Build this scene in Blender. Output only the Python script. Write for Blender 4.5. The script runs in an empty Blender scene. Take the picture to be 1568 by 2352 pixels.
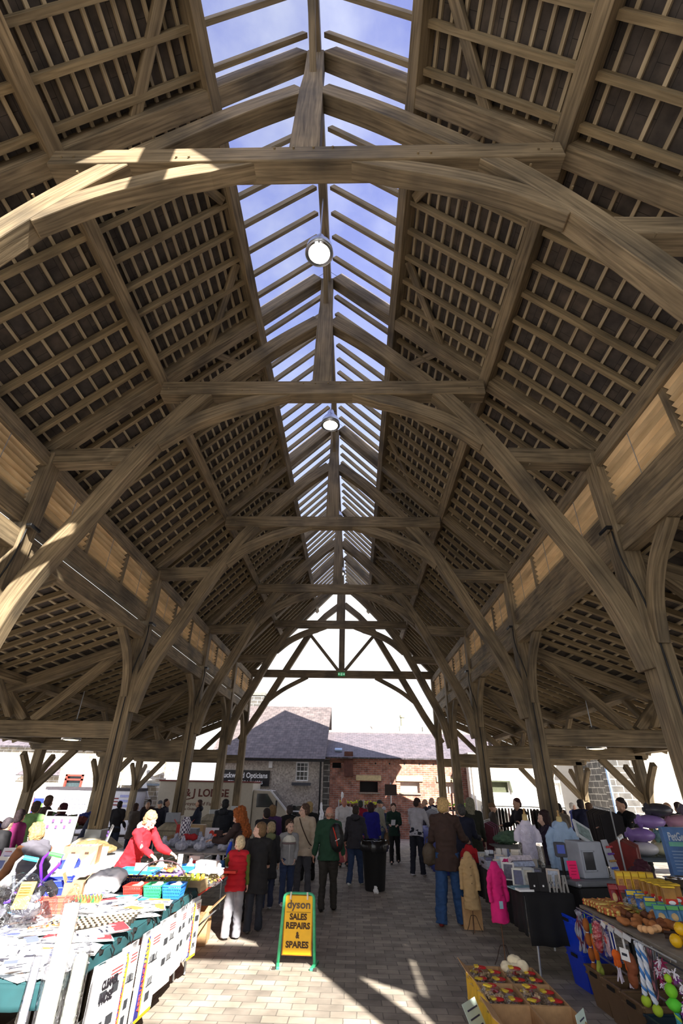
import bpy, bmesh, math, random
from mathutils import Vector, Matrix, Euler
random.seed(7)
SC = bpy.context.scene
COL = SC.collection
PI = math.pi
V = Vector

# ------------------------------------------------------------------ materials
def mat(name, build=None, color=(.5, .5, .5), rough=.6, metal=0., emit=None, estr=1., alpha=None, spec=None, coat=0., trans=0.):
    m = bpy.data.materials.new(name); m.use_nodes = True
    nt = m.node_tree; b = nt.nodes['Principled BSDF']
    b.inputs['Base Color'].default_value = (*color, 1)
    b.inputs['Roughness'].default_value = rough
    b.inputs['Metallic'].default_value = metal
    b.inputs['Coat Weight'].default_value = coat
    b.inputs['Transmission Weight'].default_value = trans
    if spec is not None: b.inputs['Specular IOR Level'].default_value = spec
    if emit: b.inputs['Emission Color'].default_value = (*emit, 1); b.inputs['Emission Strength'].default_value = estr
    if alpha is not None: b.inputs['Alpha'].default_value = alpha
    if build: build(nt, b)
    return m
def N(nt, t, **k):
    n = nt.nodes.new(t)
    for a, v in k.items():
        if a in ('inp',):
            for i, x in v.items(): n.inputs[i].default_value = x
        else: setattr(n, a, v)
    return n
def ramp(nt, stops):
    r = nt.nodes.new('ShaderNodeValToRGB'); e = r.color_ramp.elements
    while len(e) < len(stops): e.new(.5)
    for i, (p, c) in enumerate(stops): e[i].position = p; e[i].color = (*c, 1)
    return r
def varied(c, amt=.25, scale=8., rough=.7, bump=.0, name=None, sheen=0, coords='Object'):
    """plain colour with procedural noise variation"""
    def f(nt, b):
        L = nt.links; tc = N(nt, 'ShaderNodeTexCoord'); no = N(nt, 'ShaderNodeTexNoise'); no.inputs['Scale'].default_value = scale; no.inputs['Detail'].default_value = 4
        L.new(tc.outputs[coords], no.inputs['Vector'])
        r = ramp(nt, [(.3, tuple(x*(1-amt) for x in c)), (.7, tuple(min(1, x*(1+amt)) for x in c))])
        L.new(no.outputs['Fac'], r.inputs['Fac']); L.new(r.outputs['Color'], b.inputs['Base Color'])
        if bump:
            bp = N(nt, 'ShaderNodeBump'); bp.inputs['Strength'].default_value = bump; bp.inputs['Distance'].default_value = .02
            L.new(no.outputs['Fac'], bp.inputs['Height']); L.new(bp.outputs['Normal'], b.inputs['Normal'])
    return mat(name or 'varied', f, c, rough)
_vc = {}
def C(r, g, b, amt=.15, rough=.75, scale=10., bump=0.):
    """srgb 0-255 colour -> cached procedural material"""
    k = (r, g, b, amt, rough, scale, bump)
    if k not in _vc:
        lin = tuple(((x/255+.055)/1.055)**2.4 if x > 10 else x/255/12.92 for x in (r, g, b))
        _vc[k] = varied(lin, amt, scale, rough, bump, 'paint_%d_%d_%d' % (r, g, b))
    return _vc[k]

def wood_build(dark, light, stain=.5, grainv=26.):
    def f(nt, b):
        L = nt.links
        uv = N(nt, 'ShaderNodeUVMap'); mp = N(nt, 'ShaderNodeMapping'); mp.inputs['Scale'].default_value = (1.3, grainv, 1)
        oi = N(nt, 'ShaderNodeObjectInfo'); ge = N(nt, 'ShaderNodeNewGeometry')
        ad = N(nt, 'ShaderNodeMath', operation='MULTIPLY_ADD'); ad.inputs[1].default_value = 37.; L.new(oi.outputs['Random'], ad.inputs[0]); 
        m2 = N(nt, 'ShaderNodeMath', operation='MULTIPLY'); m2.inputs[1].default_value = 91.; L.new(ge.outputs['Random Per Island'], m2.inputs[0]); L.new(m2.outputs[0], ad.inputs[2])
        cb = N(nt, 'ShaderNodeCombineXYZ'); L.new(ad.outputs[0], cb.inputs['X']); L.new(ad.outputs[0], cb.inputs['Y'])
        va = N(nt, 'ShaderNodeVectorMath', operation='ADD'); L.new(uv.outputs['UV'], va.inputs[0]); L.new(cb.outputs[0], va.inputs[1])
        L.new(va.outputs[0], mp.inputs['Vector'])
        g = N(nt, 'ShaderNodeTexNoise'); g.inputs['Scale'].default_value = 1.; g.inputs['Detail'].default_value = 6; g.inputs['Distortion'].default_value = .6
        L.new(mp.outputs[0], g.inputs['Vector'])
        big = N(nt, 'ShaderNodeTexNoise'); big.inputs['Scale'].default_value = 1.1; big.inputs['Detail'].default_value = 3; L.new(va.outputs[0], big.inputs['Vector'])
        r = ramp(nt, [(.28, dark), (.72, light)]); L.new(g.outputs['Fac'], r.inputs['Fac'])
        r2 = ramp(nt, [(.32, (1-stain, 1-stain*.97, 1-stain*.9)), (.55, (1, 1, 1))]); L.new(big.outputs['Fac'], r2.inputs['Fac'])
        mx = N(nt, 'ShaderNodeMix', data_type='RGBA', blend_type='MULTIPLY'); mx.inputs['Factor'].default_value = 1.
        L.new(r.outputs['Color'], mx.inputs['A']); L.new(r2.outputs['Color'], mx.inputs['B'])
        hs = N(nt, 'ShaderNodeHueSaturation'); mm = N(nt, 'ShaderNodeMapRange'); mm.inputs['To Min'].default_value = .75; mm.inputs['To Max'].default_value = 1.2
        L.new(ge.outputs['Random Per Island'], mm.inputs['Value']); L.new(mm.outputs[0], hs.inputs['Value']); L.new(mx.outputs['Result'], hs.inputs['Color'])
        L.new(hs.outputs['Color'], b.inputs['Base Color'])
        bp = N(nt, 'ShaderNodeBump'); bp.inputs['Strength'].default_value = .35; bp.inputs['Distance'].default_value = .01
        L.new(g.outputs['Fac'], bp.inputs['Height']); L.new(bp.outputs['Normal'], b.inputs['Normal'])
    return f
M = {}
M['oak'] = mat('weathered_oak', wood_build((.12, .085, .045), (.40, .30, .175), .55), rough=.75)
M['rafter'] = mat('rafter_oak', wood_build((.165, .118, .06), (.36, .27, .15), .35), rough=.8)
M['batten'] = mat('sawn_batten', wood_build((.31, .24, .14), (.56, .46, .31), .25), rough=.8)
M['louvre'] = mat('louvre_board', wood_build((.58, .40, .21), (.82, .62, .36), .25, 12), rough=.7)
M['plank'] = mat('pale_plank', wood_build((.4, .28, .16), (.6, .45, .27), .2), rough=.7)

def slate_build(nt, b):
    L = nt.links; tc = N(nt, 'ShaderNodeTexCoord'); br = N(nt, 'ShaderNodeTexBrick')
    uv = N(nt, 'ShaderNodeUVMap')
    br.inputs['Scale'].default_value = 1.; br.inputs['Brick Width'].default_value = .42; br.inputs['Row Height'].default_value = .25
    br.inputs['Color1'].default_value = (.085, .072, .062, 1); br.inputs['Color2'].default_value = (.055, .05, .05, 1); br.inputs['Mortar'].default_value = (.02, .018, .016, 1)
    br.inputs['Mortar Size'].default_value = .004; br.inputs['Mortar Smooth'].default_value = .3
    L.new(uv.outputs['UV'], br.inputs['Vector'])
    no = N(nt, 'ShaderNodeTexNoise'); no.inputs['Scale'].default_value = 5; no.inputs['Detail'].default_value = 6; L.new(tc.outputs['Object'], no.inputs['Vector'])
    r = ramp(nt, [(.3, (.55, .52, .5)), (.7, (1.3, 1.2, 1.1))]); L.new(no.outputs['Fac'], r.inputs['Fac'])
    mx = N(nt, 'ShaderNodeMix', data_type='RGBA', blend_type='MULTIPLY'); mx.inputs['Factor'].default_value = 1.
    L.new(br.outputs['Color'], mx.inputs['A']); L.new(r.outputs['Color'], mx.inputs['B']); L.new(mx.outputs['Result'], b.inputs['Base Color'])
    bp = N(nt, 'ShaderNodeBump'); bp.inputs['Strength'].default_value = .6; bp.inputs['Distance'].default_value = .03
    L.new(no.outputs['Fac'], bp.inputs['Height']); L.new(bp.outputs['Normal'], b.inputs['Normal'])
M['slate'] = mat('stone_slate_underside', slate_build, rough=.85)

def brick_build(c1, c2, mo, w, h, ms=.012, amt=.35, bump=.4, coords='UV', rough_scale=3., off=.5, tintvar=None):
    def f(nt, b):
        L = nt.links; tc = N(nt, 'ShaderNodeTexCoord'); br = N(nt, 'ShaderNodeTexBrick'); br.offset = off
        src = tc.outputs[coords]
        br.inputs['Scale'].default_value = 1.; br.inputs['Brick Width'].default_value = w; br.inputs['Row Height'].default_value = h
        br.inputs['Color1'].default_value = (*c1, 1); br.inputs['Color2'].default_value = (*c2, 1); br.inputs['Mortar'].default_value = (*mo, 1)
        br.inputs['Mortar Size'].default_value = ms; br.inputs['Mortar Smooth'].default_value = .2; br.inputs['Bias'].default_value = 0
        wob = N(nt, 'ShaderNodeTexNoise'); wob.inputs['Scale'].default_value = 6; L.new(src, wob.inputs['Vector'])
        va = N(nt, 'ShaderNodeVectorMath', operation='MULTIPLY_ADD'); va.inputs[1].default_value = (.02, .02, .02)
        L.new(wob.outputs['Color'], va.inputs[0]); L.new(src, va.inputs[2])
        L.new(va.outputs[0], br.inputs['Vector'])
        no = N(nt, 'ShaderNodeTexNoise'); no.inputs['Scale'].default_value = rough_scale; no.inputs['Detail'].default_value = 7; L.new(src, no.inputs['Vector'])
        r = ramp(nt, [(.3, (1-amt,)*3), (.7, (1+amt,)*3)]); L.new(no.outputs['Fac'], r.inputs['Fac'])
        mx = N(nt, 'ShaderNodeMix', data_type='RGBA', blend_type='MULTIPLY'); mx.inputs['Factor'].default_value = 1.
        L.new(br.outputs['Color'], mx.inputs['A']); L.new(r.outputs['Color'], mx.inputs['B']); L.new(mx.outputs['Result'], b.inputs['Base Color'])
        bp = N(nt, 'ShaderNodeBump'); bp.inputs['Strength'].default_value = bump; bp.inputs['Distance'].default_value = .02
        sb = N(nt, 'ShaderNodeMath', operation='SUBTRACT'); L.new(no.outputs['Fac'], sb.inputs[0]); L.new(br.outputs['Fac'], sb.inputs[1])
        L.new(sb.outputs[0], bp.inputs['Height']); L.new(bp.outputs['Normal'], b.inputs['Normal'])
    return f
M['paving'] = mat('block_paving', brick_build((.40, .345, .28), (.23, .20, .17), (.16, .14, .12), .27, .165, .006, .28, .35), rough=.8)
M['gritstone'] = mat('gritstone_block', brick_build((.38, .33, .24), (.29, .25, .18), (.2, .18, .14), .32, .11, .006, .3), rough=.9)
M['gritcap'] = varied((.42, .37, .28), .25, 9, .9, .4, 'gritstone_cap')
M['redbrick'] = mat('red_brick', brick_build((.42, .17, .11), (.30, .12, .085), (.38, .31, .27), .3, .1, .012, .45), rough=.9)
M['sootstone'] = mat('blackened_stone', brick_build((.07, .068, .065), (.13, .12, .11), (.42, .40, .36), .62, .28, .018, .35), rough=.9)
M['palestone'] = mat('pale_rubble_stone', brick_build((.52, .46, .36), (.40, .35, .28), (.62, .58, .5), .5, .24, .02, .35), rough=.9)
M['rubble'] = mat('cottage_stone', brick_build((.50, .42, .32), (.3, .26, .21), (.66, .62, .56), .45, .2, .025, .4), rough=.9)
M['roofslate'] = mat('roof_slates', brick_build((.15, .125, .145), (.115, .10, .12), (.07, .065, .07), .3, .24, .012, .25), rough=.7)
M['roofslate_warm'] = mat('roof_slates_warm', brick_build((.16, .128, .125), (.12, .10, .10), (.075, .065, .065), .3, .24, .012, .3), rough=.75)
def pebble(nt, b):
    L = nt.links; tc = N(nt, 'ShaderNodeTexCoord'); vo = N(nt, 'ShaderNodeTexVoronoi'); vo.inputs['Scale'].default_value = 14; L.new(tc.outputs['Object'], vo.inputs['Vector'])
    r = ramp(nt, [(0, (.26, .225, .2)), (1, (.6, .54, .48))]); L.new(vo.outputs['Color'], r.inputs['Fac']); L.new(r.outputs['Color'], b.inputs['Base Color'])
    bp = N(nt, 'ShaderNodeBump'); bp.inputs['Strength'].default_value = .5; L.new(vo.outputs['Distance'], bp.inputs['Height']); L.new(bp.outputs['Normal'], b.inputs['Normal'])
M['pebbledash'] = mat('pebbledash', pebble, rough=.95)
M['steel'] = mat('galvanised_steel', lambda nt, b: None, (.45, .47, .5), .4, .8)
M['black'] = C(22, 22, 24, .2, .6)
M['blackmetal'] = mat('black_metal', None, (.02, .02, .022), .4, .6)
M['alu'] = mat('spun_aluminium', None, (.72, .74, .78), .3, .9)
M['lamp'] = mat('lamp_lens_glow', None, (1, 1, 1), .3, 0, (1, .96, .82), 9.)
M['lamp2'] = mat('warm_lamp_lens_glow', None, (1, 1, 1), .3, 0, (1, .86, .45), 7.)
M['white'] = C(238, 238, 240, .04)
M['chrome'] = mat('chrome', None, (.8, .8, .82), .15, 1.)
M['card'] = C(190, 150, 105, .12, .85, 20)
M['glassdark'] = mat('dark_window_glass', None, (.03, .035, .04), .08, 0, spec=.8)

def plastic_film(nt, b):
    L = nt.links; out = nt.nodes['Material Output']
    tr = N(nt, 'ShaderNodeBsdfTransparent'); tr.inputs['Color'].default_value = (.97, .97, 1, 1)
    gl = N(nt, 'ShaderNodeBsdfGlossy'); gl.inputs['Roughness'].default_value = .18
    lw = N(nt, 'ShaderNodeLayerWeight'); lw.inputs['Blend'].default_value = .35
    no = N(nt, 'ShaderNodeTexNoise'); no.inputs['Scale'].default_value = 9; no.inputs['Distortion'].default_value = 2
    tc = N(nt, 'ShaderNodeTexCoord'); L.new(tc.outputs['Object'], no.inputs['Vector'])
    bp = N(nt, 'ShaderNodeBump'); bp.inputs['Strength'].default_value = .9; bp.inputs['Distance'].default_value = .05; L.new(no.outputs['Fac'], bp.inputs['Height'])
    L.new(bp.outputs['Normal'], gl.inputs['Normal']); L.new(bp.outputs['Normal'], lw.inputs['Normal'])
    ma = N(nt, 'ShaderNodeMath', operation='MULTIPLY_ADD'); ma.inputs[1].default_value = .5; ma.inputs[2].default_value = .08
    L.new(lw.outputs['Facing'], ma.inputs[0])
    mx = N(nt, 'ShaderNodeMixShader'); L.new(ma.outputs[0], mx.inputs['Fac']); L.new(tr.outputs[0], mx.inputs[1]); L.new(gl.outputs[0], mx.inputs[2]); L.new(mx.outputs[0], out.inputs['Surface'])
M['film'] = mat('clear_plastic_film', plastic_film)
def polycarb(nt, b):
    L = nt.links; out = nt.nodes['Material Output']
    tr = N(nt, 'ShaderNodeBsdfRefraction'); tr.inputs['Color'].default_value = (.72, .75, .86, 1); tr.inputs['IOR'].default_value = 1.015; tr.inputs['Roughness'].default_value = .03
    tl = N(nt, 'ShaderNodeBsdfTranslucent'); tl.inputs['Color'].default_value = (.9, .93, 1, 1)
    uv = N(nt, 'ShaderNodeUVMap'); wv = N(nt, 'ShaderNodeTexWave'); wv.bands_direction = 'Y'; wv.inputs['Scale'].default_value = 16
    L.new(uv.outputs['UV'], wv.inputs['Vector'])
    no = N(nt, 'ShaderNodeTexNoise'); no.inputs['Scale'].default_value = 1.4; L.new(uv.outputs['UV'], no.inputs['Vector'])
    mr = N(nt, 'ShaderNodeMapRange'); mr.inputs['To Min'].default_value = .01; mr.inputs['To Max'].default_value = .045; L.new(wv.outputs['Fac'], mr.inputs['Value'])
    ma = N(nt, 'ShaderNodeMath', operation='MULTIPLY_ADD'); ma.inputs[1].default_value = .04; L.new(no.outputs['Fac'], ma.inputs[0]); L.new(mr.outputs[0], ma.inputs[2])
    mx = N(nt, 'ShaderNodeMixShader'); L.new(ma.outputs[0], mx.inputs['Fac']); L.new(tr.outputs[0], mx.inputs[1]); L.new(tl.outputs[0], mx.inputs[2]); L.new(mx.outputs[0], out.inputs['Surface'])
M['polycarb'] = mat('ribbed_polycarbonate', polycarb)

# ------------------------------------------------------------------ geometry
class MB:
    """collects polygons with uvs; build() links them as one mesh object"""
    def __init__(s): s.v = []; s.f = []; s.uv = []; s.m = []
    def add(s, verts, faces, uvs=None, mi=0):
        o = len(s.v); s.v += [tuple(v) for v in verts]
        for k, f in enumerate(faces):
            s.f.append(tuple(i+o for i in f)); s.m.append(mi)
            s.uv.append(uvs[k] if uvs else None)
        return s
    def beam(s, p0, p1, w, h, up=(0, 0, 1), taper=1., ext=0., mi=0):
        """box from p0 to p1; w along side, h along up-ish"""
        p0, p1 = V(p0), V(p1); d = (p1-p0); L = d.length; d = d/L; p0 = p0-d*ext; p1 = p1+d*ext
        up = V(up); side = d.cross(up)
        if side.length < 1e-4: up = V((0, 1, 0)); side = d.cross(up)
        side.normalize(); u = side.cross(d).normalized()
        vs = []
        for p, t in ((p0, 1.), (p1, taper)):
            for a, b in ((-1, -1), (1, -1), (1, 1), (-1, 1)): vs.append(p+side*(a*w/2*t)+u*(b*h/2*t))
        fs = [(0, 1, 5, 4), (1, 2, 6, 5), (2, 3, 7, 6), (3, 0, 4, 7), (3, 2, 1, 0), (4, 5, 6, 7)]
        q = random.random()*9; a = q; uvs = []
        for ww in (w, h, w, h):
            uvs.append([(q, a), (q, a+ww), (q+L, a+ww), (q+L, a)]); a += ww
        uvs += [[(q, q), (q+.05, q), (q+.05, q+h), (q, q+h)]]*2
        return s.add(vs, fs, uvs, mi)
    def box(s, c, size, rz=0., rx=0., ry=0., mi=0, taper=None):
        x, y, z = [k/2 for k in size]; tx, ty = taper or (1, 1)
        R = Euler((rx, ry, rz)).to_matrix(); c = V(c)
        vs = [c+R@V(p) for p in ((-x, -y, -z), (x, -y, -z), (x, y, -z), (-x, y, -z), (-x*tx, -y*ty, z), (x*tx, -y*ty, z), (x*tx, y*ty, z), (-x*tx, y*ty, z))]
        fs = [(0, 1, 5, 4), (1, 2, 6, 5), (2, 3, 7, 6), (3, 0, 4, 7), (3, 2, 1, 0), (4, 5, 6, 7)]
        X, Y, Z = size; uvs = []
        for w, h in ((X, Z), (Y, Z), (X, Z), (Y, Z)): uvs.append([(0, 0), (w, 0), (w, h), (0, h)])
        uvs += [[(0, 0), (X, 0), (X, Y), (0, Y)]]*2
        return s.add(vs, fs, uvs, mi)
    def quad(s, pts, uvs=None, mi=0):
        return s.add(pts, [tuple(range(len(pts)))], [uvs] if uvs else None, mi)
    def slab(s, pts, th, uvs=None, n=None, mi=0):
        """planar polygon given thickness along its normal"""
        P = [V(p) for p in pts]; n = V(n) if n else (P[1]-P[0]).cross(P[2]-P[0]).normalized(); k = len(P)
        Q = [p+n*th for p in P]; vs = P+Q
        fs = [tuple(reversed(range(k))), tuple(range(k, 2*k))]+[(i, (i+1) % k, (i+1) % k+k, i+k) for i in range(k)]
        uv = None
        if uvs: uv = [list(reversed(uvs)), list(uvs)]+[[uvs[i], uvs[(i+1) % k], uvs[(i+1) % k], uvs[i]] for i in range(k)]
        return s.add(vs, fs, uv, mi)
    def prism(s, prof, y0, y1, mi=0, axis='y'):
        """profile in xz extruded along y"""
        k = len(prof)
        def P(a, b, c): return (a, c, b) if axis == 'y' else ((c, a, b) if axis == 'x' else (a, b, c))
        vs = [P(a, b, y0) for a, b in prof]+[P(a, b, y1) for a, b in prof]
        fs = [tuple(reversed(range(k))), tuple(range(k, 2*k))]+[(i, (i+1) % k, (i+1) % k+k, i+k) for i in range(k)]
        L = abs(y1-y0); uv = [[prof[i] for i in reversed(range(k))], [prof[i] for i in range(k)]]; a = 0
        for i in range(k):
            d = math.dist(prof[i], prof[(i+1) % k]); uv.append([(0, a), (0, a+d), (L, a+d), (L, a)]); a += d
        return s.add(vs, fs, uv, mi)
    def sweep(s, pts, w, h, n=(0, 1, 0), ends=None, mi=0):
        """rectangular section swept on a planar curve; n = plane normal; w across the plane, h in the plane"""
        P = [V(p) for p in pts]; n = V(n); L = [0]
        for a, b in zip(P, P[1:]): L.append(L[-1]+(b-a).length)
        hh = h if isinstance(h, (list, tuple)) else [h]*len(P)
        vs = []; k = len(P)
        for i, p in enumerate(P):
            d = (P[min(i+1, k-1)]-P[max(i-1, 0)]).normalized(); u = n.cross(d).normalized()
            for a, b in ((-1, -1), (1, -1), (1, 1), (-1, 1)): vs.append(p+n*(a*w/2)+u*(b*hh[i]/2))
        fs = []; uv = []; q = random.random()*9
        for i in range(k-1):
            a0 = q
            for j in range(4):
                ww = w if j % 2 == 0 else h if not isinstance(h, (list, tuple)) else hh[0]
                A = i*4+j; B = i*4+(j+1) % 4
                fs.append((A, B, B+4, A+4)); uv.append([(q+L[i], a0), (q+L[i], a0+ww), (q+L[i+1], a0+ww), (q+L[i+1], a0)]); a0 += ww
        fs += [(3, 2, 1, 0), tuple(4*(k-1)+j for j in range(4))]; uv += [[(0, 0), (.1, 0), (.1, .1), (0, .1)]]*2
        return s.add(vs, fs, uv, mi)
    def tube(s, pts, r, n=8, caps=True, mi=0, flat=1.):
        P = [V(p) for p in pts]; k = len(P); rr = r if isinstance(r, (list, tuple)) else [r]*k
        vs = []; ref = None
        for i, p in enumerate(P):
            d = (P[min(i+1, k-1)]-P[max(i-1, 0)]); d = d.normalized() if d.length > 1e-9 else V((0, 0, 1))
            if ref is None: ref = V((0, 0, 1)) if abs(d.z) < .9 else V((1, 0, 0))
            a = d.cross(ref).normalized(); ref = a.cross(d).normalized()
            for j in range(n):
                t = 2*PI*j/n; vs.append(p+a*math.cos(t)*rr[i]+ref*math.sin(t)*rr[i]*flat)
        fs = [(i*n+j, i*n+(j+1) % n, (i+1)*n+(j+1) % n, (i+1)*n+j) for i in range(k-1) for j in range(n)]
        if caps: fs += [tuple(reversed(range(n))), tuple((k-1)*n+j for j in range(n))]
        return s.add(vs, fs, None, mi)
    def lathe(s, prof, c=(0, 0, 0), n=16, R=None, mi=0, sx=1., sy=1.):
        """profile of (radius, z)"""
        c = V(c); R = R or Matrix.Identity(3); vs = []
        for r, z in prof:
            for j in range(n):
                t = 2*PI*j/n; vs.append(c+R@V((r*math.cos(t)*sx, r*math.sin(t)*sy, z)))
        k = len(prof)
        fs = [(i*n+j, i*n+(j+1) % n, (i+1)*n+(j+1) % n, (i+1)*n+j) for i in range(k-1) for j in range(n)]
        if prof[0][0] > 1e-5: fs.append(tuple(reversed(range(n))))
        if prof[-1][0] > 1e-5: fs.append(tuple((k-1)*n+j for j in range(n)))
        return s.add(vs, fs, None, mi)
    def ball(s, c, r, n=12, R=None, mi=0):
        if not isinstance(r, (tuple, list)): r = (r, r, r)
        R = R or Matrix.Identity(3); c = V(c); k = max(5, n//2+1); vs = [c+R@V((0, 0, -r[2]))]
        for i in range(1, k):
            ph = -PI/2+PI*i/k
            for j in range(n):
                t = 2*PI*j/n; vs.append(c+R@V((r[0]*math.cos(ph)*math.cos(t), r[1]*math.cos(ph)*math.sin(t), r[2]*math.sin(ph))))
        vs.append(c+R@V((0, 0, r[2]))); m_ = len(vs)-1
        fs = [(0, 1+(j+1) % n, 1+j) for j in range(n)]
        for i in range(k-2):
            for j in range(n): a = 1+i*n+j; b = 1+i*n+(j+1) % n; fs.append((a, b, b+n, a+n))
        o = 1+(k-2)*n; fs += [(m_, o+j, o+(j+1) % n) for j in range(n)]
        return s.add(vs, fs, None, mi)
    def build(s, name, material, parent=None, smooth=False, bevel=0., loc=None, origin='auto', noise=0.):
        me = bpy.data.meshes.new(name); vs = [V(v) for v in s.v]
        if noise: vs = [v+V((random.uniform(-noise, noise) for _ in range(3))) for v in vs]
        if origin == 'auto' and vs:
            lo = V((min(v[i] for v in vs) for i in range(3))); hi = V((max(v[i] for v in vs) for i in range(3)))
            c = (lo+hi)/2; 
            if parent is None: c.z = lo.z
        else: c = V((0, 0, 0))
        me.from_pydata([v-c for v in vs], [], s.f)
        if any(u for u in s.uv):
            ul = me.uv_layers.new(name='UVMap'); d = []
            for f, u in zip(s.f, s.uv):
                for i in range(len(f)): d += (u[i] if u else (0, 0))
            ul.data.foreach_set('uv', d)
        else: me.uv_layers.new(name='UVMap')
        ms = material if isinstance(material, (list, tuple)) else [material]
        for m in ms: me.materials.append(m)
        if len(ms) > 1: me.polygons.foreach_set('material_index', s.m)
        if smooth: me.polygons.foreach_set('use_smooth', [True]*len(me.polygons))
        me.update()
        o = bpy.data.objects.new(name, me); COL.objects.link(o); o.location = c
        if loc is not None: o.location = V(loc)+c if origin == 'auto' else V(loc)
        if parent: o.parent = parent
        if bevel:
            b = o.modifiers.new('bevel', 'BEVEL'); b.width = bevel; b.segments = 2; b.limit_method = 'ANGLE'; b.harden_normals = False
        return o
def tag(o, label=None, cat=None, group=None, kind=None):
    if label: o['label'] = label
    if cat: o['category'] = cat
    if group: o['group'] = group
    if kind: o['kind'] = kind
    return o
def thing(name, label, cat, loc=(0, 0, 0), rz=0., group=None):
    o = bpy.data.objects.new(name, None); COL.objects.link(o); o.location = loc; o.rotation_euler = (0, 0, rz); o.empty_display_size = .2
    return tag(o, label, cat, group)
TMP = bpy.data.scenes.new('workbench')
def baked(o):
    """evaluated mesh of an object that lives only in the scratch scene"""
    TMP.collection.objects.link(o); TMP.view_layers[0].update()
    with bpy.context.temp_override(scene=TMP, view_layer=TMP.view_layers[0]): dg = bpy.context.evaluated_depsgraph_get()
    me = bpy.data.meshes.new_from_object(o.evaluated_get(dg)); d = o.data; bpy.data.objects.remove(o)
    (bpy.data.meshes if isinstance(d, bpy.types.Mesh) else bpy.data.curves).remove(d)
    return me
def dup(o, loc=None, rz=None, label=None, scale=None, parent=None, kids=None):
    if kids is None:
        kids = {}
        for x in list(COL.objects):
            if x.parent: kids.setdefault(x.parent.name, []).append(x)
    c = o.copy(); COL.objects.link(c); c.parent = parent
    if loc is not None: c.location = loc
    if rz is not None: c.rotation_euler = (c.rotation_euler[0], c.rotation_euler[1], rz)
    if scale: c.scale = (scale,)*3 if not isinstance(scale, (tuple, list)) else scale
    if label: c['label'] = label
    for k in kids.get(o.name, []): dup(k, parent=c, kids=kids)
    return c
def text(body, size, loc, rot, material, name, parent=None, extrude=.002, align='CENTER', bold=0., width=None, space=1.):
    cu = bpy.data.curves.new(name, 'FONT'); cu.body = body; cu.size = size; cu.extrude = extrude; cu.align_x = align; cu.align_y = 'CENTER'; cu.offset = bold; cu.space_character = space; cu.resolution_u = 3
    t = bpy.data.objects.new(name, cu); me = baked(t)
    if width:
        xs = [v.co.x for v in me.vertices]; w = max(xs)-min(xs); k = width/w
        for v in me.vertices: v.co.x *= k
    me.materials.clear(); me.materials.append(material); o = bpy.data.objects.new(name, me); COL.objects.link(o); o.location = loc; o.rotation_euler = rot
    if parent: o.parent = parent
    return o
def crv(pts, n=6):
    """Catmull-Rom samples"""
    P = [V(p) for p in pts]; P = [P[0]*2-P[1]]+P+[P[-1]*2-P[-2]]; out = []
    for i in range(1, len(P)-2):
        for k in range(n):
            t = k/n; a, b, c, d = P[i-1:i+3]
            out.append(.5*((2*b)+(c-a)*t+(2*a-5*b+4*c-d)*t*t+(3*b-a-3*c+d)*t**3))
    out.append(P[-2]); return out
# ================================================================== THE MARKET HALL
TY = [-.95, 2.8, 6.59, 11.78, 16.98, 21.53, 25.27]
Y0, Y1 = -1.5, 25.85
TOPZ, SL = 11.97, 1.06          # underside of the principal rafters: z = TOPZ - SL*|x|
nrm = V((SL, 0, 1)).normalized(); dwn = V((1, 0, -SL)).normalized()
def onroof(x, off=0.): return V((x, 0, TOPZ-SL*x))+nrm*off
def mx(p, s): return V((p[0]*s, p[1], p[2]))

fl = MB(); fl.quad([(-16, -10, 0), (16, -10, 0), (16, 21, 0), (-16, 21, 0)], [(-16, -10), (16, -10), (16, 21), (-16, 21)])
fl.quad([(-16, 21, 0), (16, 21, 0), (22, 46, -1.), (-22, 46, -1.)], [(-16, 21), (16, 21), (22, 46), (-22, 46)])
floor = fl.build('floor', M['paving'], origin=None); tag(floor, kind='structure')

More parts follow.
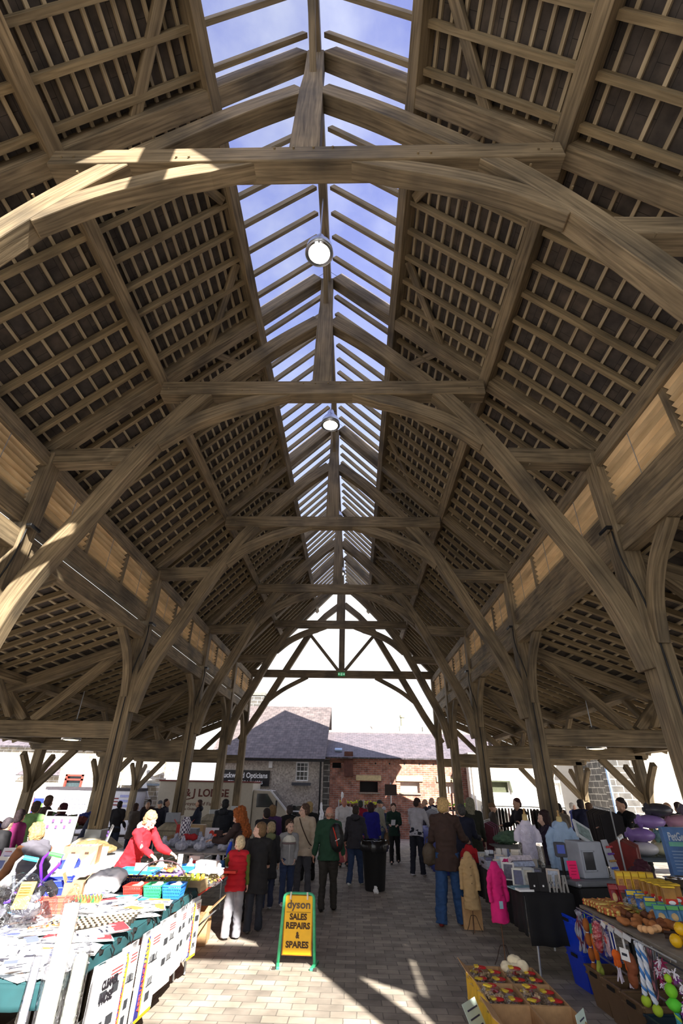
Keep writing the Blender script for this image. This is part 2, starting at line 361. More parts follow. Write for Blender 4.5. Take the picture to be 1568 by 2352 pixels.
CR = [(4.62, 3.42), (4.45, 4.2), (4.2, 4.85), (3.75, 5.72), (3.27, 6.68), (2.72, 7.66), (2.15, 8.45), (1.45, 9.24), (.85, 9.85), (.15, 10.45)]
def truss(label, gable=False):
    t = thing('roof_truss', label, 'roof truss', (0, 0, 0), group='oak trusses across the nave')
    for s in (-1, 1):
        MB().beam((s*4.75, 0, 1.12), (s*4.75, 0, 6.95), .31, .31, up=(0, 1, 0)).build('post', M['oak'], t, bevel=.018)
        MB().beam((s*4.75, 0, .98), (s*4.75, 0, 1.14), .34, .34, up=(0, 1, 0)).build('post_shoe', M['steel'], t, bevel=.01)
        a = onroof(.1, .15); b = onroof(5.2, .15)
        MB().beam(mx(a, s), mx(b, s), .25, .3, up=(0, 0, 1)).build('principal_rafter', M['oak'], t, bevel=.018)
        MB().sweep([mx(V((x, 0, z)), s) for x, z in [(4.9, 3.85), (4.1, 5.1), (3.15, 6.75), (1.65, 9.3), (.9, 10.1), (.1, 10.75)]] if gable else
                   [mx(p, s) for p in crv([V((x, -.02, z)) for x, z in CR])], .24, .3).build('cruck_blade', M['oak'], t, bevel=.015)
        for dy in (-1, 1):      # curved braces along the arcade, wind braces and ridge braces
            if gable and dy > 0: continue
            MB().sweep(crv([(s*4.78, dy*.12, 3.75), (s*4.78, dy*.3, 4.3), (s*4.78, dy*.62, 4.75), (s*4.78, dy*1.15, 5.15)]), .16, .17, n=(1, 0, 0)).build('arcade_brace', M['oak'], t, bevel=.01)
            p = onroof(2.25, .16); q = onroof(1.5, .16)
            MB().beam(mx(p, s)+V((0, dy*.05, 0)), mx(q, s)+V((0, dy*1.35, 0)), .15, .08, up=mx(nrm, s)).build('wind_brace', M['oak'], t, bevel=.01)
    if gable:
        MB().beam((-4.95, 0, 7.0), (4.95, 0, 7.0), .27, .35).build('tie_beam', M['oak'], t, bevel=.018)
        MB().beam((0, 0, 7.15), (0, 0, 11.8), .3, .24, up=(0, 1, 0)).build('king_post', M['oak'], t, bevel=.015)
        for s in (-1, 1):
            MB().beam((s*.18, 0, 7.2), (s*1.85, 0, 9.2), .16, .15).build('strut', M['oak'], t, bevel=.01)
            MB().sweep(crv([(s*4.0, 0, 5.45), (s*3.0, 0, 6.2), (s*1.75, 0, 6.86)]), .16, .19).build('arch_brace', M['oak'], t, bevel=.01)
    else:
        MB().beam((-3.05, -.02, 8.48), (3.05, -.02, 8.48), .27, .33).build('collar_beam', M['oak'], t, bevel=.018)
        MB().sweep([(0, -.01, 8.62), (0, -.01, 9.6), (0, -.01, 10.4), (0, -.01, 10.9), (0, -.01, 11.85)], .27, [.37, .35, .33, .27, .26]).build('king_post', M['oak'], t, bevel=.015)
        for s in (-1, 1):
            MB().beam((s*4.85, 0, 6.88), (s*3.25, 0, 6.93), .25, .3).build('spur_tie', M['oak'], t, bevel=.015)
            MB().sweep(crv([(s*2.9, -.03, 7.22), (s*2.35, -.03, 7.68), (s*1.75, -.03, 8.0), (s*1.2, -.03, 8.2), (s*.5, -.03, 8.38)]), .2, [.25]*20+[.2, .17, .14, .1, .06]).build('arch_brace', M['oak'], t, bevel=.012)
            pg = MB()
            for x, z in ((.35, 8.58), (.12, 8.58), (2.9, 8.45), (2.75, 8.45), (1.35, 8.4), (1.5, 8.4)): pg.tube([(s*x, -.14, z), (s*x, -.175, z)], .014, 6)
            for x, z in ((3.55, 6.7), (3.75, 6.2), (2.6, 8.1), (2.95, 7.6), (1.9, 8.95)): pg.tube([(s*x, -.12, z), (s*x, -.165, z)], .014, 6)
            pg.build('oak_pegs', M['rafter'], t)
            MB().beam((s*.0, -.05, 10.95), (0, -1.1, 11.72), .1, .1).build('ridge_brace', M['oak'], t, bevel=.008) if s > 0 else None
    return t
names = ['nearest oak roof truss, its king post high overhead at the top',
         'second oak roof truss back, crossing just behind the nearest hanging lamp',
         'third oak roof truss back, its curved legs meeting posts behind the red-jacketed stallholder',
         'fourth oak roof truss back, halfway down the hall', 'fifth oak roof truss back, last one before the open gable end']
t1 = truss(names[0]); t1.location = (0, TY[1], 0)
for i in range(2, 6): dup(t1, (0, TY[i], 0), label=names[i-1])
g = truss('oak gable truss at the far open end with tie beam, king post and V struts', True); g.location = (0, TY[6], 0); g['group'] = 'gable trusses'; g.name = 'gable_truss'
g0 = dup(g, (0, TY[0], 0), rz=PI, label='oak gable truss at the near open end, behind the viewer')
for c_ in [c for c in COL.objects if c.parent == g0 and c.name.split('.')[0] in ('cruck_blade', 'arch_brace', 'strut')]: bpy.data.objects.remove(c_)
# --- aisle trusses
AT = lambda x: 5.12-.385*(x-4.75)
def aisle_truss():
    t = thing('aisle_truss', '', 'aisle truss', group='low oak trusses spanning the side aisles')
    MB().beam((4.6, 0, 3.03), (9.85, 0, 3.03), .26, .34).build('tie_beam', M['oak'], t, bevel=.018)
    MB().beam((4.85, 0, AT(4.85)-.1), (9.95, 0, AT(9.95)-.1), .22, .26).build('principal_rafter', M['oak'], t, bevel=.015)
    MB().beam((5.2, 0, 4.8), (6.85, 0, 3.2), .18, .2).build('strut', M['oak'], t, bevel=.012)
    MB().beam((7.7, 0, 3.85), (7.05, 0, 3.2), .18, .2).build('strut', M['oak'], t, bevel=.012)
    MB().beam((9.6, 0, .5), (9.6, 0, 3.0), .26, .26, up=(0, 1, 0)).build('outer_post', M['oak'], t, bevel=.015)
    MB().beam((9.5, 0, 1.75), (8.45, 0, 2.9), .16, .2).build('knee_brace', M['oak'], t, bevel=.012)
    for d in (-1, 1): MB().sweep(crv([(9.6, d*.1, 1.7), (9.6, d*.35, 2.2), (9.6, d*.85, 2.72)]), .14, .17, n=(1, 0, 0)).build('knee_brace', M['oak'], t, bevel=.01)
    for d in (-1, 1): MB().beam((7.4, d*.1, 3.3), (7.4, d*.9, 3.98), .13, .13).build('purlin_brace', M['oak'], t, bevel=.01)
    return t
a0 = aisle_truss()
ORD = ['nearest', 'second', 'third', 'fourth', 'fifth', 'sixth']
KX = None
for s, side in ((-1, 'left'), (1, 'right')):
    for i, y in enumerate(TY):
        lab = 'low oak aisle truss on the %s side, %s' % (side, 'behind the viewer' if i == 0 else ['beside the first roof truss', 'beside the second roof truss', 'beside the third roof truss', 'beside the fourth roof truss', 'beside the fifth roof truss', 'at the far open end'][i-1])
        if s == 1 and i == 0: c = a0; c.location = (0, y, 0); c['label'] = lab
        else: c = dup(a0, (0, y, 0), rz=0 if s > 0 else PI, label=lab)
# --- roof coverings: slopes
def ys_rafters():
    out = []
    for a, b in zip(TY, TY[1:]):
        n = round((b-a)/.47)
        out += [a+(b-a)*k/n for k in range(1, n)]
    out = [TY[1]-.26-.47*k for k in range(6)][::-1]+[y for y in out if y > TY[1]]
    return [Y0+.12]+out+[Y1-.12]
RY = ys_rafters(); RY1 = [y for y in RY if y > 1.2]
SKX = 1.42
for s, side in ((-1, 'left'), (1, 'right')):
    t = thing('roof_slope', 'stone-slated %s slope of the nave roof seen from below, with oak rafters and pale battens' % side, 'roof', (0, (Y0+Y1)/2, 0))
    yo = -(Y0+Y1)/2
    m = MB(); a = onroof(SKX+.02, .27); b = onroof(5.45, .27); L = (b-a).length
    P = [mx(a, s)+V((0, Y0+yo, 0)), mx(b, s)+V((0, Y0+yo, 0)), mx(b, s)+V((0, Y1+yo, 0)), mx(a, s)+V((0, Y1+yo, 0))]
    m.slab(P, .03, [(Y0, 0), (Y0, L), (Y1, L), (Y1, 0)], n=mx(nrm, s)).build('slate_covering', M['slate'], t)
    for y in RY1:
        for xa, xb in ((SKX, 3.1), (3.1, 5.4)):
            o = .0 if xa < 2 else .0
            if xa > 2: continue
            MB().beam(mx(onroof(xa, .17), s)+V((0, y+yo, 0)), mx(onroof(5.4, .17), s)+V((0, y+yo, 0)), .075, .11, up=mx(nrm, s)).build('rafter', M['rafter'], t)
    # battens: graded courses
    d = .12; Lt = L
    while d < Lt-.05:
        p = a+dwn*d
        MB().beam(mx(p-nrm*.025, s)+V((0, Y0+yo+.02, 0)), mx(p-nrm*.025, s)+V((0, Y1+yo-.02, 0)), .045, .04, up=mx(nrm, s)).build('batten', M['batten'], t)
        d += .2 if d < 2.2 else .29
    for nm, x, w, h, off in (('purlin', 3.08, .2, .26, .09), ('skylight_purlin', SKX-.02, .18, .34, .16)):
        MB().beam(mx(onroof(x, off), s)+V((0, Y0+yo, 0)), mx(onroof(x, off), s)+V((0, Y1+yo, 0)), w, h, up=mx(nrm, s)).build(nm, M['oak'], t, bevel=.012)
    # aisle roof
    t = thing('aisle_roof', 'low slated roof over the %s side aisle' % side, 'roof', (0, (Y0+Y1)/2, 0))
    an = V((.385, 0, 1)).normalized(); ad_ = V((1, 0, -.385)).normalized()
    def ar(x, off): return V((x, 0, AT(x)+.03))+an*off
    a = ar(4.88, .15); b = ar(10.35, .15); L = (b-a).length
    P = [mx(a, s)+V((0, Y0+yo, 0)), mx(b, s)+V((0, Y0+yo, 0)), mx(b, s)+V((0, Y1+yo, 0)), mx(a, s)+V((0, Y1+yo, 0))]
    MB().slab(P, .03, [(Y0, 0), (Y0, L), (Y1, L), (Y1, 0)], n=mx(an, s)).build('slate_covering', M['slate'], t)
    for y in RY1:
        MB().beam(mx(ar(4.86, .06), s)+V((0, y+yo, 0)), mx(ar(10.3, .06), s)+V((0, y+yo, 0)), .075, .1, up=mx(an, s)).build('rafter', M['rafter'], t)
    d = .15
    while d < L:
        p = a+ad_*d-an*.022
        MB().beam(mx(p, s)+V((0, Y0+yo+.02, 0)), mx(p, s)+V((0, Y1+yo-.02, 0)), .045, .035, up=mx(an, s)).build('batten', M['batten'], t); d += .3
    MB().beam(mx(ar(7.4, -.08), s)+V((0, Y0+yo, 0)), mx(ar(7.4, -.08), s)+V((0, Y1+yo, 0)), .2, .2, up=mx(an, s)).build('purlin', M['oak'], t, bevel=.012)
    MB().beam((s*9.6, Y0+yo, 2.98+.16), (s*9.6, Y1+yo, 2.98+.16), .22, .2).build('eaves_plate', M['oak'], t, bevel=.012)
    # clerestory
    for k, (ya, yb) in enumerate(zip(TY, TY[1:])):
        if k == 0: continue
        n = max(2, round((yb-ya)/1.6)); yc = (ya+yb)/2
        t = thing('louvred_clerestory', 'clerestory of oak louvre boards above the %s arcade, %s bay back' % (side, ['', 'first', 'second', 'third', 'fourth', 'fifth'][k]), 'clerestory', (s*4.76, yc, 0), group='louvred clerestory bays')
        ya2, yb2 = ya+.155-yc, yb-.155-yc
        for nm, z, h in (('arcade_plate', 5.27, .33), ('sill_rail', 5.73, .34), ('eaves_plate', 6.78, .26)):
            MB().beam((0, ya2, z), (0, yb2, z), .24 if nm != 'sill_rail' else .16, h).build(nm, M['oak'], t, bevel=.012)
        for j in range(1, n):
            y = ya2+(yb2-ya2)*j/n
            MB().beam((0, y, 5.88), (0, y, 6.67), .12, .1, up=(0, 1, 0)).build('mullion', M['oak'], t, bevel=.008)
        for j in range(n):
            p0 = ya2+(yb2-ya2)*j/n+.06; p1 = ya2+(yb2-ya2)*(j+1)/n-.06; m = MB()
            for q in range(7):
                z = 5.94+q*.112
                m.beam((s*.02, p0, z), (s*.02, p1, z), .15, .016, up=(s*.75, 0, 1))
            m.build('louvre_boards', M['louvre'], t)
            MB().tube([(-s*.06, (p0+p1)/2, 5.9), (-s*.06, (p0+p1)/2, 6.65)], .006, 5).build('louvre_rod', M['steel'], t)
# --- ridge, skylight
rb = MB().beam((0, Y0, 11.9), (0, Y1, 11.9), .16, .3).build('ridge_beam', M['oak'], bevel=.012); tag(rb, 'long oak ridge beam running under the apex of the roof', 'beam')
for s, side in ((-1, 'left'), (1, 'right')):
    t = thing('ridge_skylight', '%s half of the long glazed ridge skylight with slim oak bars' % side, 'skylight', (0, (Y0+Y1)/2, 0)); yo = -(Y0+Y1)/2
    for y in RY1:
        MB().beam(mx(onroof(.03, .19), s)+V((0, y+yo, 0)), mx(onroof(SKX, .19), s)+V((0, y+yo, 0)), .065, .11, up=mx(nrm, s)).build('glazing_bar', M['rafter'], t)
    yy = [Y0]+TY[1:-1]+[Y1]
    for ya, yb in zip(yy, yy[1:]):
        a = onroof(-.188, .26); b = onroof(SKX+.0, .26); L = (b-a).length
        P = [mx(a, s)+V((0, ya+yo, 0)), mx(b, s)+V((0, ya+yo, 0)), mx(b, s)+V((0, yb+yo, 0)), mx(a, s)+V((0, yb+yo, 0))]
        MB().slab(P, .012, [(ya, 0), (ya, L), (yb, L), (yb, 0)], n=mx(nrm, s)).build('glazing_panel', M['polycarb'], t)
# --- plinths
def plinth():
    t = thing('stone_plinth', '', 'plinth', group='stone plinths under the nave posts')
    MB().box((0, 0, .4), (.78, .78, .8)).build('base', M['gritstone'], t, bevel=.02)
    MB().box((0, 0, .89), (.92, .92, .2), taper=(.5, .5)).build('cap', M['gritcap'], t, bevel=.01)
    return t
pl = plinth(); first = True
for s, side in ((-1, 'left'), (1, 'right')):
    for i, y in enumerate(TY):
        lab = 'square stone plinth under the %s-hand oak post of the %s' % (side, ['near gable behind the viewer', 'first truss', 'second truss', 'third truss', 'fourth truss', 'fifth truss', 'far gable'][i])
        if first: pl.location = (s*4.75, y, 0); pl['label'] = lab; first = False
        else: dup(pl, (s*4.75, y, 0), label=lab)
# --- pendant lamps
def pendant(label, loc, cable, lens='lamp', sc=1.):
    t = thing('pendant_lamp', label, 'lamp', loc, group='bell-shaped pendant lamps')
    MB().tube([(0, 0, .5), (0, 0, .5+cable)], .012, 6).build('cable', M['steel'], t)
    MB().lathe([(.03, .52), (.07, .5), (.09, .42), (.1, .33), (.17, .27), (.225, .17), (.245, .0), (.235, .0), (.215, .15), (.15, .25)], n=28).build('shade', M['alu'], t, smooth=True)
    MB().lathe([(0.0, -.012), (.15, -.006), (.215, .012), (.19, .11), (.12, .2), (0, .24)], n=24).build('lamp_bulb', M[lens], t, smooth=True)
    MB().lathe([(.232, .004), (.2, .13), (.14, .235), (.06, .26), (.0, .262)], n=28).build('reflector', M['chrome'], t, smooth=True)
    t.scale = (sc,)*3
    return t
for y, z, lb in ((4.75, 9.95, 'nearest bell-shaped lamp hanging from the ridge, lens brightly lit'), (9.35, 10.05, 'second bell-shaped lamp hanging from the ridge'),
               (14.4, 10.1, 'third bell-shaped lamp back along the ridge'), (19.3, 10.1, 'farthest small bell-shaped lamp under the ridge')):
    pendant(lb, (0, y, z), 11.75-z-.5)
for x, y, lb in ((-7.0, 13.9, 'bell lamp glowing under the left aisle roof behind the third truss'), (7.0, 13.9, 'bell lamp glowing under the right aisle roof behind the third truss'), (-7.0, 9.2, 'bell lamp at the left edge under the left aisle roof')):
    pendant(lb, (x, y, 2.95), 4.15-3.4, 'lamp2')
# --- cables and floodlights on the arcade
for s, i, nm in ((1, 2, 'second'), (1, 3, 'third'), (-1, 2, 'second'), (-1, 4, 'fourth'), (1, 4, 'fourth'), (-1, 3, 'third')):
    y = TY[i]; x = s*(4.75-.17)
    c = MB().tube(crv([(x-s*.0, y-.12, 5.45), (x-s*.03, y-.17, 5.2), (x+s*.0, y-.17, 4.9), (x+s*.13, y-.17, 4.3), (x+s*.16, y-.17, 3.2), (x+s*.16, y-.17, 1.2)], 4), .013, 5).build('electric_cable', M['black'], smooth=True)
    tag(c, 'black electric cable clipped down the %s post of the %s truss' % ('right' if s > 0 else 'left', nm), 'cable')
    t = thing('floodlight', 'small black floodlight on the %s post of the %s truss' % ('right' if s > 0 else 'left', nm), 'floodlight', (x-s*.05, y-.05, 5.5))
    MB().box((0, 0, 0), (.09, .26, .05)).build('housing', M['blackmetal'], t, bevel=.008)
    MB().box((-s*.0, 0, -.03), (.06, .2, .012)).build('lens', M['chrome'], t)
# --- exit sign
t = thing('exit_sign', 'small green emergency exit sign on the far tie beam', 'sign', (0, TY[6]-.16, 6.98))
MB().box((0, 0, 0), (.36, .05, .17)).build('sign_box', mat('exit_green_glow', None, (.05, .35, .15), .5, 0, (.08, .5, .2), .35), t)
sy = MB()
for px, pz in ((-.1, 0), (.1, 0)):
    sy.box((px, -.03, pz), (.1, .008, .014)); sy.box((px+(-.045 if px < 0 else .045), -.03, pz), (.03, .008, .05))
sy.box((0, -.03, 0), (.02, .008, .07)); sy.box((.012, -.03, -.045), (.012, .008, .04), ry=.5); sy.box((-.012, -.03, -.045), (.012, .008, .04), ry=-.6); sy.ball((0.01, -.03, .05), (.013, .006, .013), 6)
sy.build('symbol', mat('exit_symbol', None, (.9, .95, .9), .5, 0, (.8, 1, .85), .6), t)
# ================================================================== OUTSIDE
def G(y): return 0. if y < 18 else -(y-18)*.055
def wallbox(m, x0, x1, y0, y1, z0, z1): 
    return m.box(((x0+x1)/2, (y0+y1)/2, (z0+z1)/2), (x1-x0, y1-y0, z1-z0))
def wall_with_holes(x0, x1, z0, z1, holes, y, d=.3):
    """front wall in the plane y made of a grid with rectangular openings; uv in metres"""
    xs = sorted({x0, x1}|{h[0] for h in holes}|{h[1] for h in holes}); zs = sorted({z0, z1}|{h[2] for h in holes}|{h[3] for h in holes}); m = MB()
    for a, b in zip(xs, xs[1:]):
        for c, e in zip(zs, zs[1:]):
            if any(h[0] <= a+1e-6 and b <= h[1]+1e-6 and h[2] <= c+1e-6 and e <= h[3]+1e-6 for h in holes): continue
            m.slab([(a, y, c), (b, y, c), (b, y, e), (a, y, e)], d, [(a, c), (b, c), (b, e), (a, e)], n=(0, 1, 0))
    return m
# --- optician's building
Yl = 30.
t = thing('shop_building', "grey pebbledashed building with slate roof and black optician's sign behind the lorry", 'building', (-4, Yl, G(30))); o = V((-4, Yl, G(30)))
def rel(m, name, material, parent, off, **k):
    m.v = [tuple(V(v)-off) for v in m.v]; return m.build(name, material, parent, **k)
W = [(-2.6, -1.88, 2.2, 3.14), (-3.5, -1.9, -.1, 1.1)]
rel(wall_with_holes(-7.1, -1.08, -1.2, 3.3, W, Yl), 'front_wall', M['pebbledash'], t, o)
m = MB(); wallbox(m, -7.1, -6.85, Yl+.3, 38, -1.2, 3.3); wallbox(m, -1.35, -1.08, Yl+.3, 38, -1.2, 3.3); wallbox(m, -7.1, -1.08, 38, 38.2, -1.2, 3.3)
m.prism([(0, 0)]*0 or [(Yl+.3, 3.3), (38, 3.3), (34.5, 6.4)], -1.25, -1.1, axis='x'); m.prism([(Yl+.3, 3.3), (38, 3.3), (34.5, 6.4)], -7.1, -6.95, axis='x'); rel(m, 'side_walls', M['rubble'], t, o)
m = MB()
m.slab([(-7.5, 29.7, 3.22), (-.95, 29.7, 3.22), (-.86, 34.5, 6.58), (-7.5, 34.5, 6.58)], .09, [(-7.5, 0), (-.95, 0), (-.86, 5.9), (-7.5, 5.9)])
m.slab([(-.95, 39, 3.22), (-7.5, 39, 3.22), (-7.5, 34.5, 6.58), (-.86, 34.5, 6.58)], .09, [(-.95, 0), (-7.5, 0), (-7.5, 5.6), (-.86, 5.6)])
rel(m, 'roof', M['roofslate_warm'], t, o)
m = MB().beam((-7.4, 29.68, 3.2), (-1.0, 29.68, 3.2), .12, .1); rel(m, 'gutter', M['blackmetal'], t, o)
m = MB().tube([(-1.2, 29.9, 3.2), (-1.2, 29.9, -.8)], .05, 8); rel(m, 'drainpipe', M['blackmetal'], t, o)
m = MB().box((-2.24, 29.93, 2.06), (1.05, .2, .14)); rel(m, 'window_sill', C(70, 72, 78), t, o)
m = MB()
x0, x1, z0, z1 = W[0]
for x in (x0+.03, x1-.03): m.box((x, 30.08, (z0+z1)/2), (.07, .06, z1-z0))
for x in (x0+.25, x1-.25): m.box((x, 30.09, (z0+z1)/2), (.025, .05, z1-z0))
for z, h in ((z0+.03, .07), (z1-.03, .07), (2.68, .06), (2.44, .025), (2.92, .025)): m.box(((x0+x1)/2, 30.085, z), (x1-x0, .06, h))
rel(m, 'sash_window', M['white'], t, o)
m = MB().box(((x0+x1)/2, 30.15, 2.67), (x1-x0, .02, z1-z0)); rel(m, 'window_glass', M['glassdark'], t, o)
m = MB(); 
for x in (-3.47, -2.7, -1.93): m.box((x, 30.08, .5), (.06, .06, 1.2))
for z in (1.07, .78): m.box((-2.7, 30.08, z), (1.6, .06, .06))
rel(m, 'shopfront_frame', M['white'], t, o)
m = MB().box((-2.7, 30.2, .5), (1.6, .02, 1.2)); rel(m, 'shopfront_glass', M['glassdark'], t, o)
for x in (-3.2, -2.15):
    m = MB().ball((x, 30.14, .93), (.05, .02, .05), 8); rel(m, 'shopfront_light', mat('orange_spot', None, (1, .3, .1), .5, 0, (1, .3, .12), 3), t, o)
m = MB().box((-4.03, 29.95, 2.98), (.2, .12, .32)); rel(m, 'alarm_box', M['white'], t, o, bevel=.01)
s = thing('shop_sign', "black fascia sign with white serif lettering on the pebbledashed building", 'sign', (-5.45, 29.93, 2.3))
MB().box((0, 0, 0), (2.85, .06, .76)).build('sign_board', mat('gloss_black', None, (.01, .01, .015), .25), s)
text('Luckwood Opticians', .36, (0, -.035, .12), (PI/2, 0, 0), M['white'], 'lettering', s, bold=.008, width=2.6)
text('TEL: 01226 766996', .24, (.1, -.035, -.22), (PI/2, 0, 0), M['white'], 'telephone_lettering', s, bold=.002, width=1.95)
# --- brick building
Yb = 30.5; t = thing('brick_building', 'long red-brick building with slate roof and stone lintels facing the open end of the hall', 'building', (4, Yb, G(30))); o = V((4, Yb, G(30)))
H = [(1.0, 2.01, 1.73, 2.25), (3.27, 4.34, 1.75, 2.26), (5.45, 6.4, 1.75, 2.26), (-.57, -.07, 2.89, 3.16)]
rel(wall_with_holes(-1.05, 6.75, -1.3, 3.38, H, Yb), 'front_wall', M['redbrick'], t, o)
m = MB(); wallbox(m, -1.0, -.8, Yb+.3, 38, -1.3, 3.38); wallbox(m, 9.2, 9.5, Yb+.3, 38, -1.3, 3.38); wallbox(m, 6.75, 9.5, Yb, Yb+.3, -1.3, 3.38); rel(m, 'side_walls', M['redbrick'], t, o)
for x0, x1, z0, z1 in H: 
    m = MB().box(((x0+x1)/2, Yb+.24, (z0+z1)/2), (x1-x0, .02, z1-z0)); rel(m, 'window_glass' if x0 < 2 else 'window_board', C(12, 12, 14) if x0 < 2 else C(205, 205, 200, .12), t, o)
for x0, x1 in ((.78, 2.2), (3.04, 4.54), (5.3, 6.7)):
    m = MB().box(((x0+x1)/2, Yb-.02, 2.42), (x1-x0, .12, .27)); rel(m, 'stone_lintel', C(205, 185, 140, .15), t, o, bevel=.01)
for x0, x1 in ((.95, 2.1), (3.2, 4.4)):
    m = MB().box(((x0+x1)/2, Yb-.02, 1.69), (x1-x0, .14, .07)); rel(m, 'window_sill', C(150, 140, 125, .15), t, o)
m = MB().box((-.32, Yb-.02, 3.22), (.8, .12, .1)); rel(m, 'small_lintel', C(120, 80, 60), t, o)
m = MB().box((-.88, Yb-.01, 1.1), (.36, .06, 4.5)); rel(m, 'stone_quoins', M['sootstone'], t, o)
m = MB().box((.36, Yb-.06, 3.1), (.5, .3, 1.25)); rel(m, 'chimney_breast', C(95, 60, 50, .3, .9, 6), t, o)
m = MB()
for x in (1.9, 2.7, 3.55, 4.4, 5.2, 6.0): m.tube([(x, Yb-.01, 3.15), (x, Yb+.05, 3.15)], .05, 8)
rel(m, 'air_vents', M['black'], t, o)
m = MB(); m.slab([(-1.05, 30.2, 3.36), (9.6, 30.2, 3.36), (9.6, 34.5, 5.06), (-1.05, 34.5, 5.06)], .08, [(-1, 0), (9.6, 0), (9.6, 4.6), (-1, 4.6)])
m.slab([(9.6, 38.6, 3.3), (-1.05, 38.6, 3.3), (-1.05, 34.5, 5.06), (9.6, 34.5, 5.06)], .08, [(9.6, 0), (-1, 0), (-1, 4.6), (9.6, 4.6)]); rel(m, 'roof', M['roofslate'], t, o)
m = MB(); 
for k in range(26): m.box((-.8+k*.4, 34.5, 5.15), (.38, .3, .12))
rel(m, 'ridge_stones', C(190, 178, 160, .2), t, o)
m = MB().box((-.25, 31.0, 3.85), (.42, .3, .1), rz=0, rx=.37); rel(m, 'roof_light', C(170, 190, 215, .05), t, o)
m = MB().tube([(1.95, 34.5, 5.1), (1.95, 34.5, 5.32)], .09, 10).lathe([(.09, 5.32), (.2, 5.46), (.2, 5.5), (0, 5.52)], (1.95, 34.5, 0), 12); rel(m, 'vent_cowl', C(200, 200, 200), t, o)
m = MB().box((3.98, 35.2, 5.3), (.42, .42, .6)).lathe([(.13, 5.5), (.12, 6.1), (.17, 6.15), (.17, 6.28), (.1, 6.32)], (3.98, 35.2, 0), 12); rel(m, 'chimney', C(150, 150, 130, .25), t, o)
m = MB().box((6.3, 35.4, 5.35), (1.9, .5, .5)).box((6.9, 35.4, 5.7), (.4, .5, .4)); rel(m, 'rear_stack', C(160, 155, 140, .25), t, o)
# stone chimney behind the left building
t = thing('tall_chimney', 'tall dark stone chimney stack above the roof at the left of the open end', 'chimney', (-7.1, 40.4, 0))
MB().box((0, 0, 4.1), (1.1, 1.0, 8.2)).build('stack', M['sootstone'], t)
MB().box((0, 0, 8.3), (1.3, 1.15, .22)).build('cap', C(120, 118, 110, .3), t); MB().tube([(-.66, -.52, 4.), (-.66, -.52, 7.6)], .05, 8).build('white_pipe', M['white'], t)
# --- white rendered building on the right
t = thing('rendered_building', 'white and grey rendered building behind the right aisle', 'building', (10, 29, G(29))); o = V((10, 29, G(29)))
rel(wall_with_holes(6.95, 14.2, -1.3, 3.6, [(7.95, 8.85, 1.85, 2.35), (11.05, 11.6, 1.8, 2.34)], 29., .3), 'front_wall', C(222, 218, 208, .06, .9, 3), t, o)
m = MB(); wallbox(m, 6.95, 7.2, 29.3, 30.15, -1.3, 3.6); wallbox(m, 13.9, 14.2, 29.3, 30.15, -1.3, 3.6); rel(m, 'side_walls', C(190, 186, 178, .1), t, o)
m = MB().box((10.6, 29.5, 3.64), (7.5, 1.3, .1)); rel(m, 'parapet_coping', C(150, 145, 140), t, o)
m = MB().box((11.32, 29.2, 2.07), (.55, .03, .54)); rel(m, 'boarded_window', C(235, 238, 245), t, o)
m = MB().box((8.4, 28.9, 2.36), (1.05, .1, .06)).beam((8.9, 28.9, 2.36), (8.98, 28.9, 1.85), .06, .06); m.box((8.4, 29.2, 2.1), (.9, .03, .5)); rel(m, 'hatch_frame', C(70, 75, 55), t, o)
m = MB(); 
for x in (6.86, 7.03): m.tube([(x, 28.9, 3.5), (x, 28.9, -.8)], .05, 8)
rel(m, 'drainpipes', M['white'], t, o)
# --- blackened stone building far right
t = thing('stone_building', 'blackened coursed stone building with white mortar at the far right', 'building', (16.5, 26.5, G(27))); o = V((16.5, 26.5, G(27)))
rel(wall_with_holes(12.9, 14.9, -1.2, 4.5, [], 26.5), 'dark_stone_wall', M['sootstone'], t, o)
rel(wall_with_holes(14.9, 22, -1.2, 4.5, [], 26.45), 'pale_stone_wall', M['palestone'], t, o)
m = MB(); wallbox(m, 12.9, 13.2, 26.8, 28.9, -1.2, 4.5); rel(m, 'side_wall', M['sootstone'], t, o)
m = MB().tube([(12.95, 26.35, 4.4), (12.95, 26.35, -.4)], .06, 8); rel(m, 'blue_drainpipe', C(120, 150, 205), t, o)
m = MB().slab([(12.7, 26.2, 4.5), (22, 26.2, 4.5), (22, 29, 6), (12.7, 29, 6)], .1); rel(m, 'roof', M['roofslate'], t, o)
# --- cottages on the left
t = thing('stone_cottage', 'sunlit stone cottage with a red-framed window behind the left aisle', 'building', (-15, 28, G(28))); o = V((-15, 28, G(28)))
rel(wall_with_holes(-24, -11.6, -1.2, 3.6, [(-14.45, -13.5, 1.62, 2.3)], 28.), 'front_wall', M['rubble'], t, o)
m = MB().slab([(-24, 27.7, 3.5), (-11.5, 27.7, 3.5), (-11.5, 32, 6.4), (-24, 32, 6.4)], .1, [(0, 0), (12, 0), (12, 5), (0, 5)]); rel(m, 'roof', M['roofslate'], t, o)
m = MB(); x0, x1, z0, z1 = (-14.45, -13.5, 1.62, 2.3)
for x in (x0+.05, x1-.05): m.box((x, 27.98, (z0+z1)/2), (.1, .1, z1-z0))
for z in (z0+.05, z1-.05, z1-.24): m.box(((x0+x1)/2, 27.98, z), (x1-x0, .1, .08))
rel(m, 'window_frame', C(150, 60, 50), t, o)
m = MB().box(((x0+x1)/2, 28.1, 1.95), (x1-x0, .03, .66)); rel(m, 'window_glass', C(60, 75, 80, .2, .2), t, o)
m = MB().box((-17.3, 27.9, .7), (1.3, .12, 2.4)); rel(m, 'white_door', M['white'], t, o)
